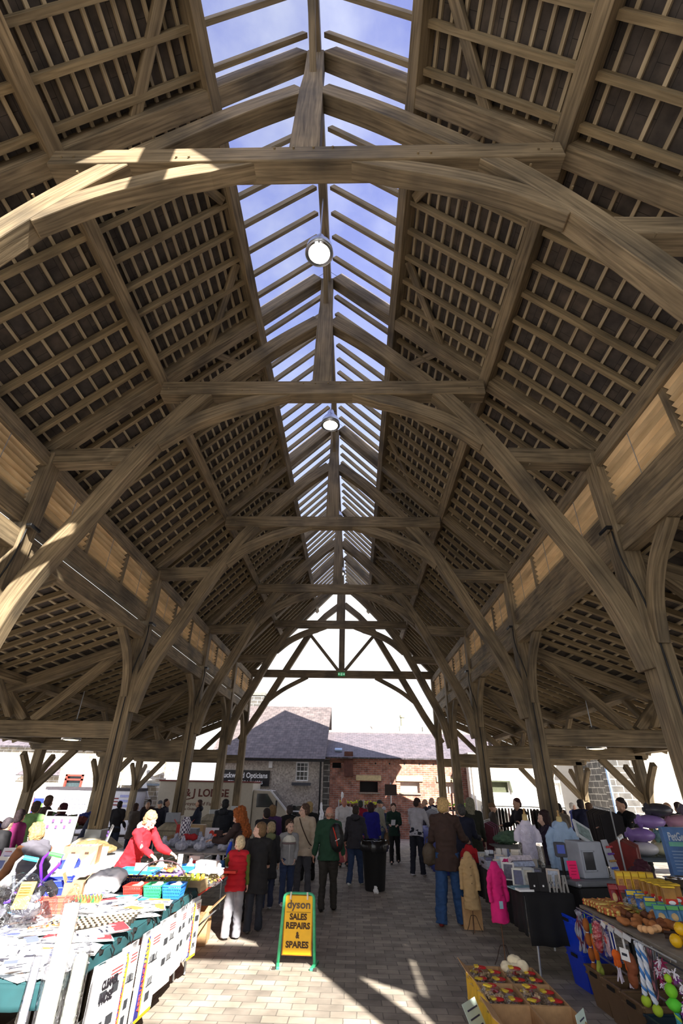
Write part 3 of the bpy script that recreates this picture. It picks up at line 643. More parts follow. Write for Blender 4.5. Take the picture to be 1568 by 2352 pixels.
m = MB().slab([(-16.9, 27.6, 2.2), (-14.6, 27.6, 2.2), (-14.9, 28, 2.8), (-16.3, 28, 2.8)], .06, [(0, 0), (2, 0), (2, 1), (0, 1)]); rel(m, 'porch_roof', M['roofslate'], t, o)
t = thing('stone_barn', 'low stone-roofed cottage with white triangular gable between the van and the lorry', 'building', (-9.6, 28.5, G(28))); o = V((-9.6, 28.5, G(28)))
m = MB().slab([(-11.5, 28., 1.95), (-9.3, 28., 1.95), (-9.3, 31.5, 3.5), (-11.5, 31.5, 3.5)], .1, [(0, 0), (3, 0), (3, 4), (0, 4)]); rel(m, 'stone_tiled_roof', M['palestone'], t, o)
m = MB(); wallbox(m, -11.5, -9.35, 28.2, 31, -1.2, 1.95); rel(m, 'wall', M['rubble'], t, o)
m = MB().prism([(-10.1, 3.4), (-9.3, 3.4), (-9.3, 1.), (-9.7, 2.2), (-10.1, 2.6)][::-1], 27.9, 28.1); rel(m, 'gable_end', M['rubble'], t, o)
m = MB().prism([(-10.35, 1.35), (-9.75, 1.35), (-10.05, 2.05)], 27.6, 27.7); m.box((-10.05, 27.65, 1.3), (.8, .1, .06)); rel(m, 'white_gable_sign', M['white'], t, o)
m = MB().beam((-11.5, 27.95, 1.9), (-9.3, 27.95, 1.9), .12, .1); m.tube([(-10.9, 28.1, 1.9), (-10.9, 28.1, 2.3)], .09, 8); rel(m, 'gutter_and_flue', C(130, 140, 150), t, o)
# --- white box van
t = thing('box_van', 'white box van with grey lettering and stripes behind the left aisle', 'van', (-12, 26, G(26)))
MB().box((0, .75, 1.2), (4.3, 1.5, 1.75)).build('box_body', C(215, 215, 225, .05), t, bevel=.05)
MB().box((0, .75, 2.12), (4.4, 1.55, .12)).build('roof_trim', C(60, 55, 62), t)
m = MB()
for z in (1.75, 1.62, 1.49): m.box((1.1, -.02, z), (.7, .01, .045))
m.build('red_stripes', C(130, 40, 45), t)
m = MB(); 
for z in (1.85, 1.65, 1.45, 1.25): m.box((1.75, -.02, z), (.5, .01, .1))
m.build('blue_panels', C(160, 165, 215), t)
for q in (-1.4, 1.4): MB().tube([(q, -.03, .32), (q, .25, .32)], .32, 18).build('wheel', M['black'], t)
text('REFRIGERATED', .2, (-1.0, -.03, 1.72), (PI/2, 0, 0), C(130, 130, 150), 'van_lettering', t, width=1.3)
text('TRANSPORT', .26, (-1.0, -.03, 1.42), (PI/2, 0, 0), C(150, 150, 170), 'van_lettering', t, width=1.9, bold=.005)
t = thing('market_banner', 'blue and green printed banner standing left of the box van', 'banner', (-14.2, 26.3, G(26.3)))
MB().box((0, 0, 1.15), (1.15, .04, 1.1)).build('cloth', C(30, 50, 130, .1), t)
m = MB().add([(-.5, -.03, 1.5), (.5, -.03, 1.5), (.5, -.03, 1.3), (0, -.03, 1.18), (-.5, -.03, 1.35)], [(0, 1, 2, 3, 4)]); m.build('green_band', C(90, 140, 60), t)
m = MB(); 
for x in (-.6, .6): m.tube([(x, 0, 0), (x, 0, 1.75)], .02, 6)
m.build('poles', C(150, 60, 70), t)
# --- lorry
t = thing('lorry', 'cream box lorry with dark red sign-written lettering parked outside the open end', 'lorry', (-6.72, 27, G(27))); t.scale = (1.125, 1, 1.08); cream = C(190, 182, 165, .05)
MB().box((0, 1.1, 1.35), (4.2, 2.2, 2.05)).build('box_body', cream, t, bevel=.04)
MB().box((0, 1.1, 2.4), (4.25, 2.25, .06)).build('roof_edge', C(120, 60, 55), t)
m = MB().prism([(2.12, .2), (3.75, .2), (3.85, .75), (3.6, 1.28), (2.85, 2.08), (2.12, 2.1)], .1, 2.0); m.build('cab', cream, t, bevel=.04)
MB().prism([(2.3, 1.42), (3.15, 1.42), (2.75, 1.95), (2.3, 1.95)], .07, .12).build('side_window', M['glassdark'], t)
m = MB().beam((3.64, 1.05, 1.32), (2.9, 1.05, 2.04), 1.7, .03); m.build('windscreen', M['glassdark'], t)
MB().beam((3.66, .1, 1.3), (2.86, .1, 2.1), .07, .07).build('windscreen_pillar', M['white'], t)
MB().box((3.2, -.1, 1.55), (.06, .2, .3)).build('door_mirror', M['black'], t, bevel=.02)
for x in (-1.3, 3.1): MB().tube([(x, -.05, .38), (x, .3, .38)], .38, 20).lathe([(.2, 0), (.12, -.05), (.0, -.05)], (x, -.05, .38), 16, R=Euler((-PI/2, 0, 0)).to_matrix()).build('wheel', M['black'], t)
mar = C(95, 45, 35)
text('R & J LODGE', .42, (-.1, -.01, 1.92), (PI/2, 0, 0), mar, 'sign_writing', t, bold=.01, width=2.3)
m = MB().tube(crv([(-1.25, -.01, 1.78), (-1.0, -.01, 1.66), (-.7, -.01, 1.68), (-.5, -.01, 1.75)]), .02, 5); m.build('flourish', mar, t)
text('Purveyors of Fine Foods', .2, (.0, -.01, 1.5), (PI/2, .0, 0), mar, 'sign_writing', t, width=2.3)
text('Phone Order', .14, (-.7, -.01, 1.3), (PI/2, 0, 0), mar, 'sign_writing', t, width=.8)
# --- flowers, sign, clutter beyond the open end
t = thing('signpost', 'back of a square dark sign on a thin steel post beyond the open end', 'sign', (2.48, 27, G(27))); t.scale = (1.12,)*3
MB().tube([(0, 0, 0), (0, 0, 2.4)], .03, 8).build('post', M['steel'], t); MB().box((0, -.04, 2.12), (.52, .03, .42)).build('panel', C(62, 50, 45, .15), t)
def flower_stand(label, x, y, cols, w=1.1):
    t = thing('flower_stand', label, 'flower stand', (.62+(x-.62)*1.2, y*1.2, G(y*1.2)), group='flower stands beyond the hall'); t.scale = (1.15,)*3
    for z in (.5, .95, 1.4):
        MB().box((0, 0, z), (w, .5, .05)).build('shelf', C(90, 85, 80), t)
    m = MB()
    for a in (-w/2, w/2):
        for b in (-.25, .25): m.tube([(a, b, 0), (a, b, 1.7)], .02, 5)
    m.build('frame', M['steel'], t)
    for i, z in enumerate((.53, .98, 1.43)):
        m = MB(); m2 = MB()
        for k in range(int(w/.16)):
            px = -w/2+.1+k*.16; m.lathe([(.05, z), (.07, z+.1)], (px, -.05, 0), 7)
            for q in range(5): m2.ball((px+random.uniform(-.06, .06), -.05+random.uniform(-.08, .05), z+.13+random.uniform(0, .12)), (.04, .04, .03), 6)
        m.build('plant_pots', C(80, 50, 40), t); m2.build('flowers', cols[i], t)
yel = C(200, 205, 50, .3); grn = C(90, 130, 50, .3)
flower_stand('steel flower rack with yellow daffodils behind the white-hooded man', .55, 23.2, [C(70, 50, 45), C(60, 50, 50), yel])
flower_stand('smaller flower rack with yellow pots right of the daffodil rack', 1.35, 23.6, [grn, C(80, 60, 60), yel], .7)
flower_stand('flower rack with tall lime-green plants on the sunlit side of the brick wall', 4.9, 24.2, [grn, grn, C(150, 200, 60, .3)], 1.3)
for i, (x, y, h, lb) in enumerate(((.15, 26.6, 2.2, 'tall white fleece-wrapped plant beside the daffodil rack'), (-.85, 26.2, 1.7, 'white fleece-wrapped shrub beside the pebbledashed corner'))):
    m = MB(); 
    for k in range(7): m.ball((random.uniform(-.06, .06), random.uniform(-.06, .06), h*(.35+.1*k)), (.17-.018*k, .17-.018*k, .16), 9)
    w_ = m.build('wrapped_plant', M['white'], loc=(x, y, G(y)), origin=None, noise=.02); tag(w_, lb, 'plant'); MB().lathe([(.12, 0), (.16, h*.33)], n=10).build('pot', C(60, 70, 60), w_)
m = MB()
for x in (-7, -4): pass
# unseen block added behind the viewer to shade the ground close to the camera
t = thing('shade_block', 'unseen stone block added behind the viewer to shade the near paving', 'building', (12.6, -11, 0))
MB().box((0, 0, 5.25), (14, 6, 10.5)).build('block_body', M['rubble'], t)
# ================================================================== PEOPLE
from mathutils import noise as mnoise
def skin(c): return C(*c, .06, .55)
SK = skin((205, 160, 135)); SKP = skin((225, 185, 165))
def displace(me, fn):
    import numpy as np
    n = len(me.vertices); co = np.empty(n*3, 'f'); no = np.empty(n*3, 'f'); me.vertices.foreach_get('co', co)
    me.vertex_normals.foreach_get('vector', no); co = co.reshape(-1, 3); no = no.reshape(-1, 3)
    d = np.array([fn(V(c)) for c in co], 'f'); co += no*d[:, None]; me.vertices.foreach_set('co', co.ravel()); me.update()
def remeshed(m, vox, name, material, parent, smooth_it=3, wr=0., ws=7., seed=0., deci=None):
    me = bpy.data.meshes.new(name); me.from_pydata([V(v) for v in m.v], [], m.f); me.update()
    o = bpy.data.objects.new(name, me)
    r = o.modifiers.new('r', 'REMESH'); r.mode = 'VOXEL'; r.voxel_size = vox; r.use_smooth_shade = True
    s = o.modifiers.new('s', 'SMOOTH'); s.iterations = smooth_it; s.factor = .5
    ne = baked(o)
    if wr:
        off = V((seed, seed*1.7, -seed))
        def wob(c):
            p = c+off; a = mnoise.noise(V((p.x*ws, p.y*ws, p.z*ws*.7))); b = mnoise.noise(V((p.x*ws*1.3+5, p.y*ws*1.3, p.z*ws*1.9))); return wr*(a+1.5*(.3-abs(b)))
        displace(ne, wob)
    ne.polygons.foreach_set('use_smooth', [True]*len(ne.polygons))
    ne.materials.clear(); ne.materials.append(material)
    n = bpy.data.objects.new(name, ne); COL.objects.link(n); n.name = name; ne.name = name
    if parent: n.parent = parent
    return n
def cap(m, a, b, ra, rb, n=14, ends=True, flat=1.):
    m.tube([a, b], [ra, rb], n, flat=flat)
    if ends: m.ball(a, ra, n); m.ball(b, rb, n)
def oval(m, rings, n=20, R=None, base=None):
    """stack of ellipses: (centre, rx, ry)"""
    vs = []
    for c, rx, ry in rings:
        for j in range(n):
            t = 2*PI*j/n; p = V((rx*math.cos(t), ry*math.sin(t), 0)); vs.append(V(c)+(R@p if R else p))
    k = len(rings); fs = [(i*n+j, i*n+(j+1) % n, (i+1)*n+(j+1) % n, (i+1)*n+j) for i in range(k-1) for j in range(n)]
    fs += [tuple(reversed(range(n))), tuple((k-1)*n+j for j in range(n))]
    m.add(vs, fs)
PN = [0]
def person(label, x, y, rz, h=1.7, q=1, lean=0., turn=0., nod=0., arms=((8, 6, 12), (8, 6, 12)), legs=((4, 0), (-4, 6)), top=('jacket', (40, 40, 45)), bottom=('trousers', (30, 30, 40)),
           shoes=(30, 26, 24), hair=('short', (70, 50, 35)), sk=None, child=False, fat=1., group=None, z=0., sleeves=None, collar=None, hood=None, vest=None, spread=.0, hem=None, curl=1., trousers_fit=1., bend=0.):
    PN[0] += 1; seed = PN[0]*3.1
    gz = G(y)+z
    t = thing('person', label, 'person', (x, y, gz), rz, group)
    k = h/1.7; hs = 1.3 if child else 1.12; vox = {3: .0085, 2: .012, 1: .018, 0: .024}[q]
    sk = sk or SK
    ln = math.radians(lean); T = Euler((ln, 0, 0)).to_matrix()          # positive lean = forward (-Y)
    hip = V((0, 0, .90*k))
    def tp(p): return hip+T@V(p)*k           # torso point relative to the hips (forward is -Y)
    leanfix = V((0, .0, 0))
    sho = [tp((s*.185*fat**.3, .01, .50)) for s in (-1, 1)]; neck = tp((0, .005, .545))
    hd_R = Euler((ln*.35+math.radians(nod), 0, math.radians(turn)), 'XYZ').to_matrix()
    neckv = (T@V((0, 0, 1))*.5+V((0, 0, 1))*.5).normalized()
    headc = neck+neckv*.118*k*(1+(hs-1)*.6)+hd_R@V((0, -.02*k, .02*k*hs)); hr = k*hs
    # arms: (swing forward, outward, elbow bend)
    el, wr_, hd = [], [], []
    for i, s in enumerate((-1, 1)):
        a, b, c = [math.radians(v) for v in arms[i][:3]]; inw = math.radians(arms[i][3]) if len(arms[i]) > 3 else 0
        u = V((s*math.sin(b), -math.sin(a)*math.cos(b), -math.cos(a)*math.cos(b)))
        e = sho[i]+u*.285*k
        f = V((s*math.sin(b-inw), -math.sin(a+c)*math.cos(b-inw), -math.cos(a+c)*math.cos(b-inw)))
        w = e+f*.25*k; el.append(e); wr_.append(w); hd.append(f)
    hips, kn, an = [], [], []
    for i, s in enumerate((-1, 1)):
        a, c = [math.radians(v) for v in legs[i][:2]]
        H_ = hip+V((s*.092*k, 0, -.02*k)); sp = spread+.01
        kk = H_+V((s*sp*k, -math.sin(a)*.42*k, -math.cos(a)*.42*k)); aa = kk+V((s*sp*k, math.sin(c-a)*.40*k, -math.cos(c-a)*.40*k))
        hips.append(H_); kn.append(kk); an.append(aa)
    low = min(a.z for a in an); dz = .075*k-low
    def sh(p): return p+V((0, 0, dz))
    hip = sh(hip); sho = [sh(p) for p in sho]; neck = sh(neck); headc = sh(headc); el = [sh(p) for p in el]; wr_ = [sh(p) for p in wr_]; hips = [sh(p) for p in hips]; kn = [sh(p) for p in kn]; an = [sh(p) for p in an]
    # -------- body: one continuous surface
    m = MB()
    def TP(p): return hip+T@V(p)*k
    oval(m, [(TP((0, 0, -.06)), .13*k, .09*k), (TP((0, 0, .12)), .12*k, .085*k), (TP((0, 0, .36)), .145*k, .095*k), (TP((0, 0, .5)), .12*k, .07*k)], R=T)
    cap(m, neck-neckv*.06*k, headc-V((0, 0, .03*k)), .052*k, .05*k)
    HR = hd_R
    def H(p): return headc+HR@(V(p)*hr)
    m.ball(H((0, .012, .03)), (.074*hr, .092*hr, .088*hr), 18, R=HR)
    m.ball(H((0, -.02, -.035)), (.06*hr, .068*hr, .085*hr), 16, R=HR)
    m.ball(H((0, -.055, -.085)), (.03*hr, .03*hr, .026*hr), 10, R=HR)       # chin
    cap(m, H((0, -.092, .012)), H((0, -.112, -.03)), .010*hr, .0155*hr, 8)       # nose
    m.ball(H((0, -.078, .03)), (.05*hr, .02*hr, .013*hr), 10, R=HR)            # brow
    m.ball(H((0, -.09, -.057)), (.022*hr, .012*hr, .011*hr), 8, R=HR)       # lips
    for s in (-1, 1):
        m.ball(H((s*.076, .012, -.01)), (.010*hr, .02*hr, .032*hr), 8, R=HR)
        m.ball(H((s*.042, -.06, -.03)), (.022*hr, .02*hr, .024*hr), 8, R=HR)
    for i in (0, 1):
        s = -1 if i == 0 else 1
        cap(m, sho[i], el[i], .05*k, .04*k); cap(m, el[i], wr_[i], .04*k, .026*k)
        cap(m, sho[i], neck, .055*k, .05*k)
        f = hd[i]; side = f.cross(V((0, 1, 0) if abs(f.y) < .8 else (0, 0, 1))).normalized(); nn = side.cross(f).normalized()
        # hand: palm + four curled fingers + thumb
        hl = k*(1.05 if child else 1); pc = wr_[i]+f*.05*hl
        wd = V((0, 1, 0)) if abs(f.z) > .7 else side
        wd = (wd-f*wd.dot(f)).normalized(); pn = f.cross(wd).normalized()*(1 if (f.cross(wd)).x*s < 0 else -1)
        if abs(f.z) <= .7: pn = V((0, 0, -1)); pn = (pn-f*pn.dot(f)).normalized()
        Rm = Matrix((wd, pn, f)).transposed()
        m.ball(pc, (.042*hl, .017*hl, .052*hl), 12, R=Rm); cap(m, wr_[i], pc, .026*k, .022*k, 8)
        fr = max(.0085*hl, vox*.62)
        for j, L in enumerate((.066, .074, .07, .055)):
            b0 = pc+wd*((j-1.5)*.021*hl)+f*.042*hl; d1 = (f+pn*.35*curl).normalized(); d2 = (f*.55+pn*.85*curl).normalized()
            b1 = b0+d1*L*.5*hl; b2 = b1+d2*L*.5*hl
            m.tube([b0, b1, b2], [fr, fr*.95, fr*.75], 7); m.ball(b2, fr*.8, 7)
        tb = pc+wd*(-.034*hl)-f*.015*hl; t1_ = tb+(f*.55-wd*.8+pn*.3).normalized()*.035*hl; t2_ = t1_+(f*.85-wd*.2+pn*.5).normalized()*.03*hl
        m.tube([tb, t1_, t2_], [fr*1.2, fr*1.1, fr*.8], 7); m.ball(t2_, fr*.85, 7)
        cap(m, hips[i], kn[i], .07*k, .05*k); cap(m, kn[i], an[i], .048*k, .035*k)
        cap(m, an[i], an[i]+V((0, -.1*k, -.035*k)), .035*k, .028*k)
    remeshed(m, vox, 'body', sk, t, 1 if q >= 2 else 2)
    if q >= 2:
        for s in (-1, 1):
            e = MB().ball(H((s*.031, -.086, .008)), (.0125*hr, .008*hr, .0075*hr), 8, R=HR).build('eye', M['white'], t, smooth=True, origin=None)
            MB().ball(H((s*.031, -.0935, .008)), (.006*hr, .003*hr, .006*hr), 8, R=HR).build('iris', C(50, 35, 25), e, smooth=True, origin=None)
        MB().ball(H((0, -.098, -.058)), (.02*hr, .006*hr, .006*hr), 8, R=HR).build('lips', C(165, 85, 80), t, smooth=True, origin=None)
    # -------- trousers / skirt
    bk, bc = bottom; bm = MB(); bmat = C(*bc, .18, .85, 7)
    if bk in ('trousers', 'jeans'):
        oval(bm, [(TP((0, 0, .13)), .15*k*fat, .115*k*fat), (TP((0, 0, .03)), .17*k*fat, .125*k*fat), (TP((0, 0, -.09)), .165*k*fat, .12*k*fat)], R=T)
        for i in (0, 1):
            tf = trousers_fit; e = an[i]+V((0, .01*k, -.035*k))
            bm.tube([hips[i]+V((0, 0, .06*k)), hips[i]+(kn[i]-hips[i])*.35, kn[i], kn[i]+(e-kn[i])*.5, e], [.105*k*fat, .098*k*fat, .076*k*tf, .07*k*tf, .07*k*tf], 16)
            bm.ball(hips[i], .1*k*fat, 14)
        remeshed(bm, vox*1.1, 'trousers', bmat, t, 2, .014*k, 8, seed)
    else:
        oval(bm, [(TP((0, 0, .13)), .15*k*fat, .115*k*fat), (TP((0, 0, -.1)), .18*k*fat, .14*k*fat), ((hip+V((0, 0, -.55*k))), .21*k*fat, .19*k*fat)])
        remeshed(bm, vox*1.1, 'skirt', bmat, t, 2, .012*k, 9, seed)
    # -------- top
    tk, tc = top; tm = MB(); tmat = C(*tc, .14, .85, 7)
    hm = hem if hem is not None else {'jacket': -.12, 'coat': -.32, 'longcoat': -.55, 'jumper': -.06}[tk]; fr_ = .135 if tk != 'jumper' else .12
    hipz = TP((0, 0, hm)) if hm > -.15 else hip+V((0, .01, hm*k))
    rings = [(hipz, (.208 if hm > -.2 else .225)*k*fat, (.165 if hm > -.2 else .19)*k*fat), (TP((0, 0, -.04)), .2*k*fat, (fr_+.01)*k*fat), (TP((0, 0, .16)), .165*k*fat, fr_*k*fat), (TP((0, .0, .34)), .185*k*fat, (fr_+.01)*k*fat), (TP((0, .005, .47)), .17*k, .115*k), (TP((0, .005, .545)), .085*k, .08*k)]
    oval(tm, rings, R=T)
    am = tm if not sleeves else MB()
    for i in (0, 1):
        d = (wr_[i]-el[i]).normalized()
        am.ball(sho[i], .078*k, 12) if not sleeves else tm.ball(sho[i]+(neck-sho[i])*.25, .078*k, 12)
        am.tube([sho[i]+(neck-sho[i])*(.3 if not sleeves else .1), sho[i], (sho[i]+el[i])/2, el[i], (el[i]+wr_[i])/2, wr_[i]-d*.0], [.07*k, .074*k, .066*k, .058*k, .052*k, .046*k], 14); am.ball(el[i], .057*k, 12)
        if not sleeves: tm.tube([sho[i], neck], [.075*k, .07*k], 12)
        else: tm.tube([sho[i]+(neck-sho[i])*.2, neck], [.075*k, .07*k], 12)
    to = remeshed(tm, vox*1.1, {'jacket': 'jacket', 'coat': 'coat', 'longcoat': 'long_coat', 'jumper': 'jumper'}[tk] if not vest else 'padded_vest', tmat, t, 2, .017*k, 6, seed+1)
    if vest:   # quilting bands of a padded gilet
        displace(to.data, lambda c: .02*k*abs(math.sin(c.z/k*31)))
    if sleeves: remeshed(am, vox*1.1, 'sleeves', sleeves if not isinstance(sleeves, tuple) else C(*sleeves, .2, .85), t, 2, .01*k, 8, seed+2)
    if collar:
        cm = MB(); cm.tube([neck-neckv*.03*k, neck+neckv*.045*k], [.085*k, .07*k], 16); remeshed(cm, vox*1.1, 'collar', C(*collar, .15), t, 1, .006, 12, seed)
    if hood:
        cm = MB(); cm.ball(neck+T@V((0, .09*k, -.0*k)), (.13*k, .075*k, .09*k), 14); cm.ball(neck+T@V((0, .03*k, .0*k)), (.12*k, .1*k, .06*k), 14); remeshed(cm, vox*1.1, 'hood', C(*hood, .15), t, 1, .012, 12, seed)
    # -------- shoes
    for i in (0, 1):
        a = an[i]; sm = MB(); sm.ball(a+V((0, .01*k, -.025*k)), (.045*k, .06*k, .05*k), 10); sm.tube([a+V((0, .02*k, -.045*k)), a+V((0, -.06*k, -.042*k)), a+V((0, -.14*k, -.05*k))], [.043*k, .047*k, .034*k], 12, flat=.7); sm.ball(a+V((0, -.14*k, -.052*k)), (.036*k, .04*k, .024*k), 10)
        sm.v = [(p[0], p[1], max(p[2], a.z-.075*k)) for p in sm.v]
        remeshed(sm, min(vox, .014), 'shoe', C(*shoes, .1, .5), t, 1)
    # -------- hair
    hk, hc = hair; hmt = C(*hc, .35, .8, 40)
    if hk != 'bald' or True:
        g = MB()
        def cut(zf): return None
        if hk == 'bald':
            for s in (-1, 1): g.ball(H((s*.06, .03, -.01)), (.02*hr, .05*hr, .035*hr), 10, R=HR)
            g.ball(H((0, .085, -.01)), (.05*hr, .022*hr, .04*hr), 10, R=HR)
        elif hk in ('cap', 'beanie'):
            g.ball(H((0, .01, .055)), (.085*hr, .1*hr, .075*hr), 16, R=HR)
            if hk == 'cap': g.ball(H((0, -.11, .035)), (.06*hr, .06*hr, .012*hr), 12, R=HR)
            else: g.ball(H((0, .01, .03)), (.088*hr, .103*hr, .03*hr), 16, R=HR)
        elif hk == 'hoodup':
            g.ball(H((0, .03, .02)), (.105*hr, .115*hr, .13*hr), 18, R=HR); g.ball(H((0, .03, -.09)), (.12*hr, .1*hr, .08*hr), 16, R=HR)
        else:
            top_r = {'short': 1., 'curly': 1.1, 'bob': 1.1, 'long': 1.08, 'bigcurly': 1.3, 'updo': 1.08}[hk]
            g.ball(H((0, .03, .06)), (.081*hr*top_r, .088*hr*top_r, .066*hr*top_r), 18, R=HR)
            g.ball(H((0, .05, .0)), (.082*hr*top_r, .066*hr*top_r, .085*hr*top_r), 16, R=HR)
            if hk in ('bob', 'curly', 'updo'): 
                for s in (-1, 1): g.ball(H((s*.07, .035, -.01)), (.022*hr, .045*hr, .065*hr), 12, R=HR)
            if hk == 'bob': g.ball(H((0, .05, -.055)), (.088*hr, .055*hr, .07*hr), 14, R=HR)
            if hk == 'updo': g.ball(H((0, .09, .02)), (.05*hr, .045*hr, .06*hr), 12, R=HR)
            if hk == 'long':
                for j in range(5): g.ball(H((0, .06+.006*j, -.04-.065*j)), ((.085-.004*j)*hr, .045*hr, .07*hr), 12, R=HR)
                for s in (-1, 1):
                    for j in range(4): g.ball(H((s*.072, .01+.006*j, -.02-.06*j)), (.025*hr, .05*hr, .055*hr), 10, R=HR)
            if hk == 'bigcurly':
                for j in range(5): g.ball(H((0, .055, -.03-.065*j)), ((.125+.004*j)*hr, .075*hr, .08*hr), 14, R=HR)
                for s in (-1, 1):
                    for j in range(5): g.ball(H((s*.095, .01, .02-.07*j)), (.03*hr, .05*hr, .06*hr), 10, R=HR)
        remeshed(g, vox*.9, {'cap': 'cap', 'beanie': 'woolly_hat', 'hoodup': 'raised_hood'}.get(hk, 'hair'), hmt, t, 1, {'curly': .012, 'bigcurly': .02, 'long': .007, 'short': .004, 'bob': .006}.get(hk, .003)*hr, 28 if hk != 'long' else 35, seed)
    t['k'] = k; del t['k']
    return t, dict(hands=[wr_[i]+hd[i]*.08*k for i in (0, 1)], wr=wr_, sho=sho, neck=neck, hip=hip, headc=headc, T=T, k=k, el=el, H=H, an=an, HR=HR, hr=hr)
def w2l(t, p):  # local -> world
    return Matrix.Translation(t.location)@Matrix.Rotation(t.rotation_euler[2], 4, 'Z')@V(p)
def bag(t, at, size, color, name='handbag', label='', cat='bag', strap=None, n=1):
    c = w2l(t, at); w, d, hh = size
    m = MB(); m.ball((0, 0, -hh*.55), (w*.5, d*.5, hh*.45), 14); m.box((0, 0, -hh*.6), (w*.85, d*.7, hh*.6))
    o = remeshed(m, .014, name, C(*color, .2, .6), None, 3, .008, 10, 2.); o.location = c; o.rotation_euler = (0, 0, t.rotation_euler[2]); tag(o, label, cat)
    MB().tube(crv([(-w*.3, 0, -hh*.3), (-w*.15, 0, .02), (w*.15, 0, .02), (w*.3, 0, -hh*.3)]), .009, 6).build('handle', C(*color, .2, .6), o, origin=None)
    return o
A_DOWN = ((4, 8, 14), (4, 8, 14))
p_redboy, j = person('small fair-haired boy in a red padded gilet and pale grey trousers, back turned', -1.2, 9.2, PI+.15, 1.22, 3, 6, 30, 8, ((6, 6, 10), (50, 10, 55)), ((3, 0), (-2, 2)), ('jacket', (190, 22, 40)), ('trousers', (150, 150, 160)), (45, 42, 42), ('short', (205, 185, 150)), SKP, True, 1.02, sleeves=(90, 105, 40), collar=(70, 45, 28), vest=True, trousers_fit=1.25)
bl = MB().ball((0, 0, 0), (.035, .05, .13), 12); b_ = bl.build('blue_toy_pouch', C(25, 70, 200), smooth=True); b_.location = w2l(p_redboy, j['hands'][1]); b_.rotation_euler = (.4, .3, 0); tag(b_, 'bright blue pouch held by the boy in the red gilet', 'toy')
person('older boy in a long black coat looking left, close behind the red gilet', -.95, 9.62, PI+.25, 1.38, 3, 4, 55, 0, ((30, 6, 30), (10, 8, 20)), ((5, 0), (-5, 4)), ('coat', (32, 31, 34)), ('jeans', (42, 46, 58)), (95, 95, 95), ('short', (115, 90, 62)), SKP, True, 1.08, collar=(28, 28, 30))
p_a, j = person('woman with long curly auburn hair in a dark brown coat, choosing at the toy stall', -1.32, 10.35, -PI/2-.35, 1.6, 3, 18, 10, 18, ((48, 12, 50), (42, 6, 48)), ((4, 0), (-6, 4)), ('coat', (52, 38, 38)), ('trousers', (30, 28, 32)), (30, 26, 24), ('bigcurly', (150, 80, 30)), SKP)
pr = MB().box((0, 0, 0), (.16, .05, .1)).build('purse', C(40, 20, 25), bevel=.012); pr.location = w2l(p_a, (j['hands'][0]+j['hands'][1])/2); tag(pr, 'open dark purse in the hands of the auburn-haired woman', 'purse'); MB().box((-.05, -.03, .02), (.05, .01, .05)).build('red_lining', C(200, 60, 40), pr)
p_g, j = person('boy in a grey and cream zip jacket with red flashes, facing the viewer', -.68, 11.6, .3, 1.32, 3, 0, 12, 2, ((-8, 12, 40, 30), (-6, 12, 35, 30)), ((4, 0), (-6, 6)), ('jacket', (150, 150, 152)), ('jeans', (45, 60, 95)), (225, 225, 228), ('curly', (62, 42, 30)), SKP, True, 1., collar=(120, 120, 122), hem=-.1)
oval_ = MB(); k = j['k']; hp = j['hip']
oval(oval_, [(hp+V((0, -.002, .375*k)), .192*k, .158*k), (hp+V((0, -.002, .47*k)), .168*k, .13*k), (hp+V((0, 0, .53*k)), .10*k, .098*k)]); remeshed(oval_, .012, 'cream_yoke', C(225, 222, 210), p_g, 2)
oval_ = MB(); oval(oval_, [(hp+V((0, -.002, .33*k)), .19*k, .157*k), (hp+V((0, -.002, .372*k)), .194*k, .16*k)]); remeshed(oval_, .012, 'maroon_band', C(128, 108, 110), p_g, 1)
for s in (): MB().box(hp+V((s*.085*k, -.14*k, .43*k)), (.02, .012, .022)).build('chest_badge', C(150, 110, 100), p_g, bevel=.004, origin=None)
MB().tube([j['sho'][0]+V((-.045, -.05, -.05)), (j['sho'][0]+j['el'][0])/2+V((-.04, -.05, 0)), j['el'][0]+V((-.02, -.05, .04))], .02, 8, flat=.6).build('red_flash', C(190, 60, 45), p_g, origin=None)
MB().tube([hp+V((0, -.165*k, -.05)), hp+V((0, -.16*k, .3*k)), hp+V((0, -.1*k, .52*k))], .006, 5).build('zip', C(220, 220, 220), p_g, origin=None)
p_b, j = person('smiling woman with short brown curls in a beige jacket with a bag strap, looking left', -.44, 12.3, -.25, 1.6, 3, 0, -50, 3, ((2, 10, 14), (2, 8, 12)), ((3, 0), (-6, 5)), ('jacket', (185, 168, 148)), ('trousers', (72, 72, 80)), (60, 55, 50), ('curly', (85, 62, 48)), SKP, fat=1.08, hem=-.16)
MB().tube(crv([j['neck']+V((-.1, -.05, .0)), j['neck']+V((.0, -.15, -.15)), j['hip']+V((.16, -.14, .1)), j['hip']+V((.24, -.02, .0))]), .012, 6).build('bag_strap', C(60, 40, 30), p_b, origin=None)
gm = MB()
for s in (-1, 1): gm.tube([j['H']((s*.033+.024*math.cos(a), -.102, .008+.018*math.sin(a))) for a in [i*PI/6 for i in range(13)]], .0018, 4)
gm.tube([j['H']((-.057, -.1, .012)), j['H']((-.08, .0, .01))], .0018, 4); gm.tube([j['H']((.057, -.1, .012)), j['H']((.08, .0, .01))], .0018, 4); gm.build('spectacles', M['blackmetal'], p_b, origin=None)
person('blonde woman in a long black coat, back turned, behind the woman in beige', -.5, 14.3, PI-.2, 1.6, 1, 0, 0, 0, A_DOWN, ((8, 0), (-8, 8)), ('longcoat', (18, 18, 20)), ('trousers', (25, 25, 28)), (25, 22, 22), ('bob', (170, 145, 100)))
